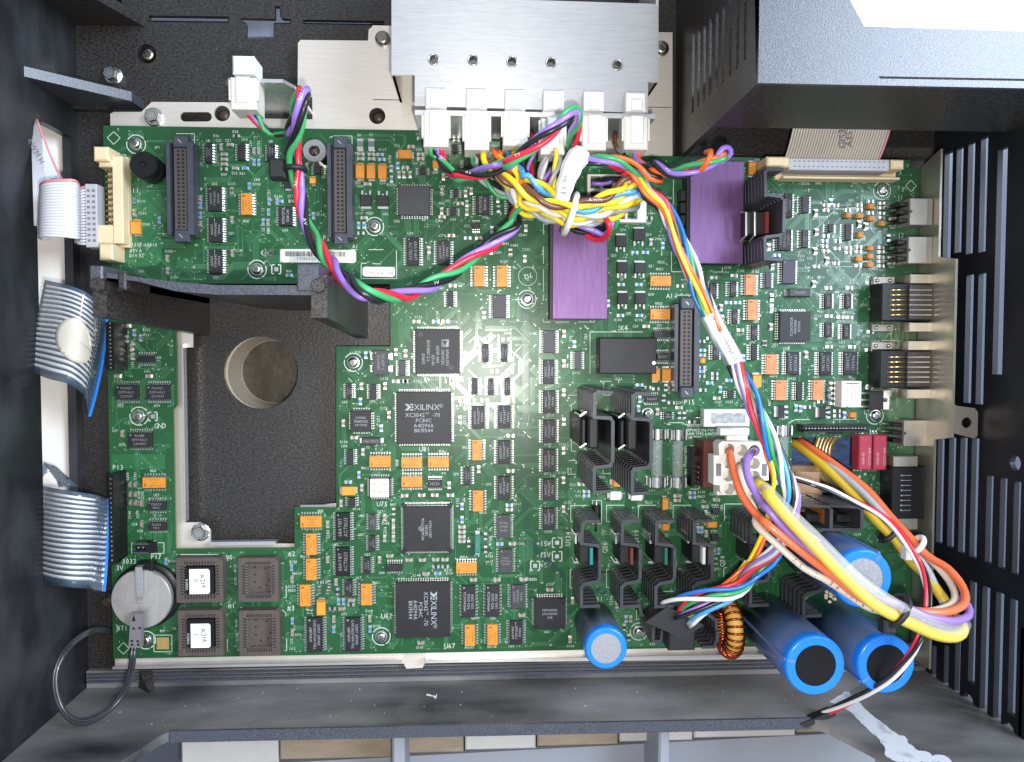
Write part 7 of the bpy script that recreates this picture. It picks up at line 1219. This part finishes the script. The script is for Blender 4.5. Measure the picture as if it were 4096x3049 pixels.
# ------------------------------------------------------------------ two clear flat flex cables
def flex(rows, zs, ns, label, loc, sticker=False):
    f = thing('flat_flex_cable', label, 'cable', (*Z(*loc, 8), FZ), 'clear flat flex cables'); NT_ = 60
    def pt(s, t):        # s along the conductors, t across them
        def rowpt(r):
            q = [Vector((*Z('C1', x, y, z), z)) for (x, y), z in zip(r, zs)]; i = min(int(s * 4), 3); u = s * 4 - i; p = [2 * q[0] - q[1]] + q + [2 * q[-1] - q[-2]]; a_, b_, c_, d_ = p[i:i + 4]
            return 0.5 * ((2 * b_) + (c_ - a_) * u + (2 * a_ - 5 * b_ + 4 * c_ - d_) * u * u + (3 * b_ - a_ - 3 * c_ + d_) * u ** 3)
        A, B, C = rowpt(rows[0]), rowpt(rows[1]), rowpt(rows[2]); return A * (2 * (t - 0.5) * (t - 1)) + B * (4 * t * (1 - t)) + C * (2 * t * (t - 0.5))
    MB().grid([[pt(i / 24, j / 12) for j in range(13)] for i in range(25)], 0.15).build('film', 'clear_film', f, smooth=True)
    for k in range(ns):
        t0 = 0.05 + 0.9 * k / ns; t1 = t0 + 0.9 / ns * 0.56; MB().grid([[pt(i / 24, t0) + Vector((0, 0, 0.12)), pt(i / 24, t1) + Vector((0, 0, 0.12))] for i in range(25)], 0.06).build('conductor', 'foil', f, smooth=True)
    MB().tube([pt(1.0, j / 12) + Vector((0.3, 0, -0.4)) for j in range(13)], 0.75, 6).build('stiffener', 'blue_strip', f)
    if sticker:
        c = pt(0.45, 0.55); rows_ = []
        for i in range(6): rows_.append([pt(0.47 + 0.25 * (i / 5) * math.cos(a * math.pi / 12), 0.56 + 0.22 * (i / 5) * math.sin(a * math.pi / 12)) + Vector((0, 0, 0.32)) for a in range(25)])
        MB().grid(rows_, 0.05).build('round_sticker', 'paper', f, smooth=True)
    return f
dy = -1511.0
flex([[(360, 745 + dy), (560, 790 + dy), (700, 850 + dy), (790, 930 + dy), (850, 1060 + dy)], [(285, 1105 + dy), (480, 1130 + dy), (640, 1190 + dy), (755, 1300 + dy), (812, 1430 + dy)], [(205, 1475 + dy), (400, 1545 + dy), (560, 1590 + dy), (680, 1690 + dy), (712, 1845 + dy)]], [28, 36, 36, 26, 12], 17, 'clear flat flex cable with a round cream sticker below the white ribbon', ('B1', 560, 1200), True)
flex([[(310, 885), (450, 915), (600, 940), (750, 965), (868, 995)], [(286, 1260), (430, 1290), (580, 1305), (720, 1310), (862, 1320)], [(268, 1640), (420, 1690), (560, 1712), (700, 1722), (830, 1745)]], [20, 34, 38, 32, 16], 17, 'clear flat flex cable with silver conductors beside the coin cell', ('C1', 560, 1300))
f2 = thing('flat_flex_cable', 'narrow folded end of a clear flex cable inside the cable slot', 'cable', (*Z('C1', 400, 820, 10), 4), 'clear flat flex cables')
MB().grid([[Z3('C1', x, y, z), Z3('C1', x + dx_, y + dy_, z - 4)] for x, y, z, dx_, dy_ in ((315, 870, 22, -5, -30), (360, 800, 26, -25, -60), (420, 765, 24, -60, -60), (455, 740, 20, -110, -35), (462, 860, 14, 100, -20), (470, 905, 10, 165, -5))], 0.15).build('film', 'clear_film', f2, smooth=True)
# ------------------------------------------------------------------ connector panel on the right edge
pn = thing('metal_bracket', 'dull silver metal panel with a holed tab along the jacks', 'metal panel', (xR + 0.6, 0, FZ))
def yy(t, y, z): return Z(t, 1600, y, z)[1]
q = [(yy('A4', 1200, 17), 17), (yy('B4', 560, 17), 17), (yy('B4', 575, 31), 31), (yy('C4', 250, 31), 31), (yy('C4', 505, 31), 31), (yy('C4', 520, 17), 17), (HY0 + 12, 17), (HY0 + 12, FZ), (yy('A4', 1345, 0), FZ), (yy('A4', 1345, 0), 2)]
MB().plate(q, [], xR + 0.4, xR + 1.6, axis='x').build('upright', 'steel_warm', pn)
tb_ = [Z('C4', x, y, 31) for x, y in ((1560, 240), (1680, 250), (1820, 268), (1845, 300), (1842, 490), (1815, 514), (1560, 470))]; tb_[0] = (xR + 1.65, tb_[0][1]); tb_[-1] = (xR + 1.65, tb_[-1][1]); c = Z('C4', 1755, 385, 31)
MB().plate(tb_, [circ(c, 2.6, 20)], 29.8, 31.0).build('tab', 'steel_warm', pn)
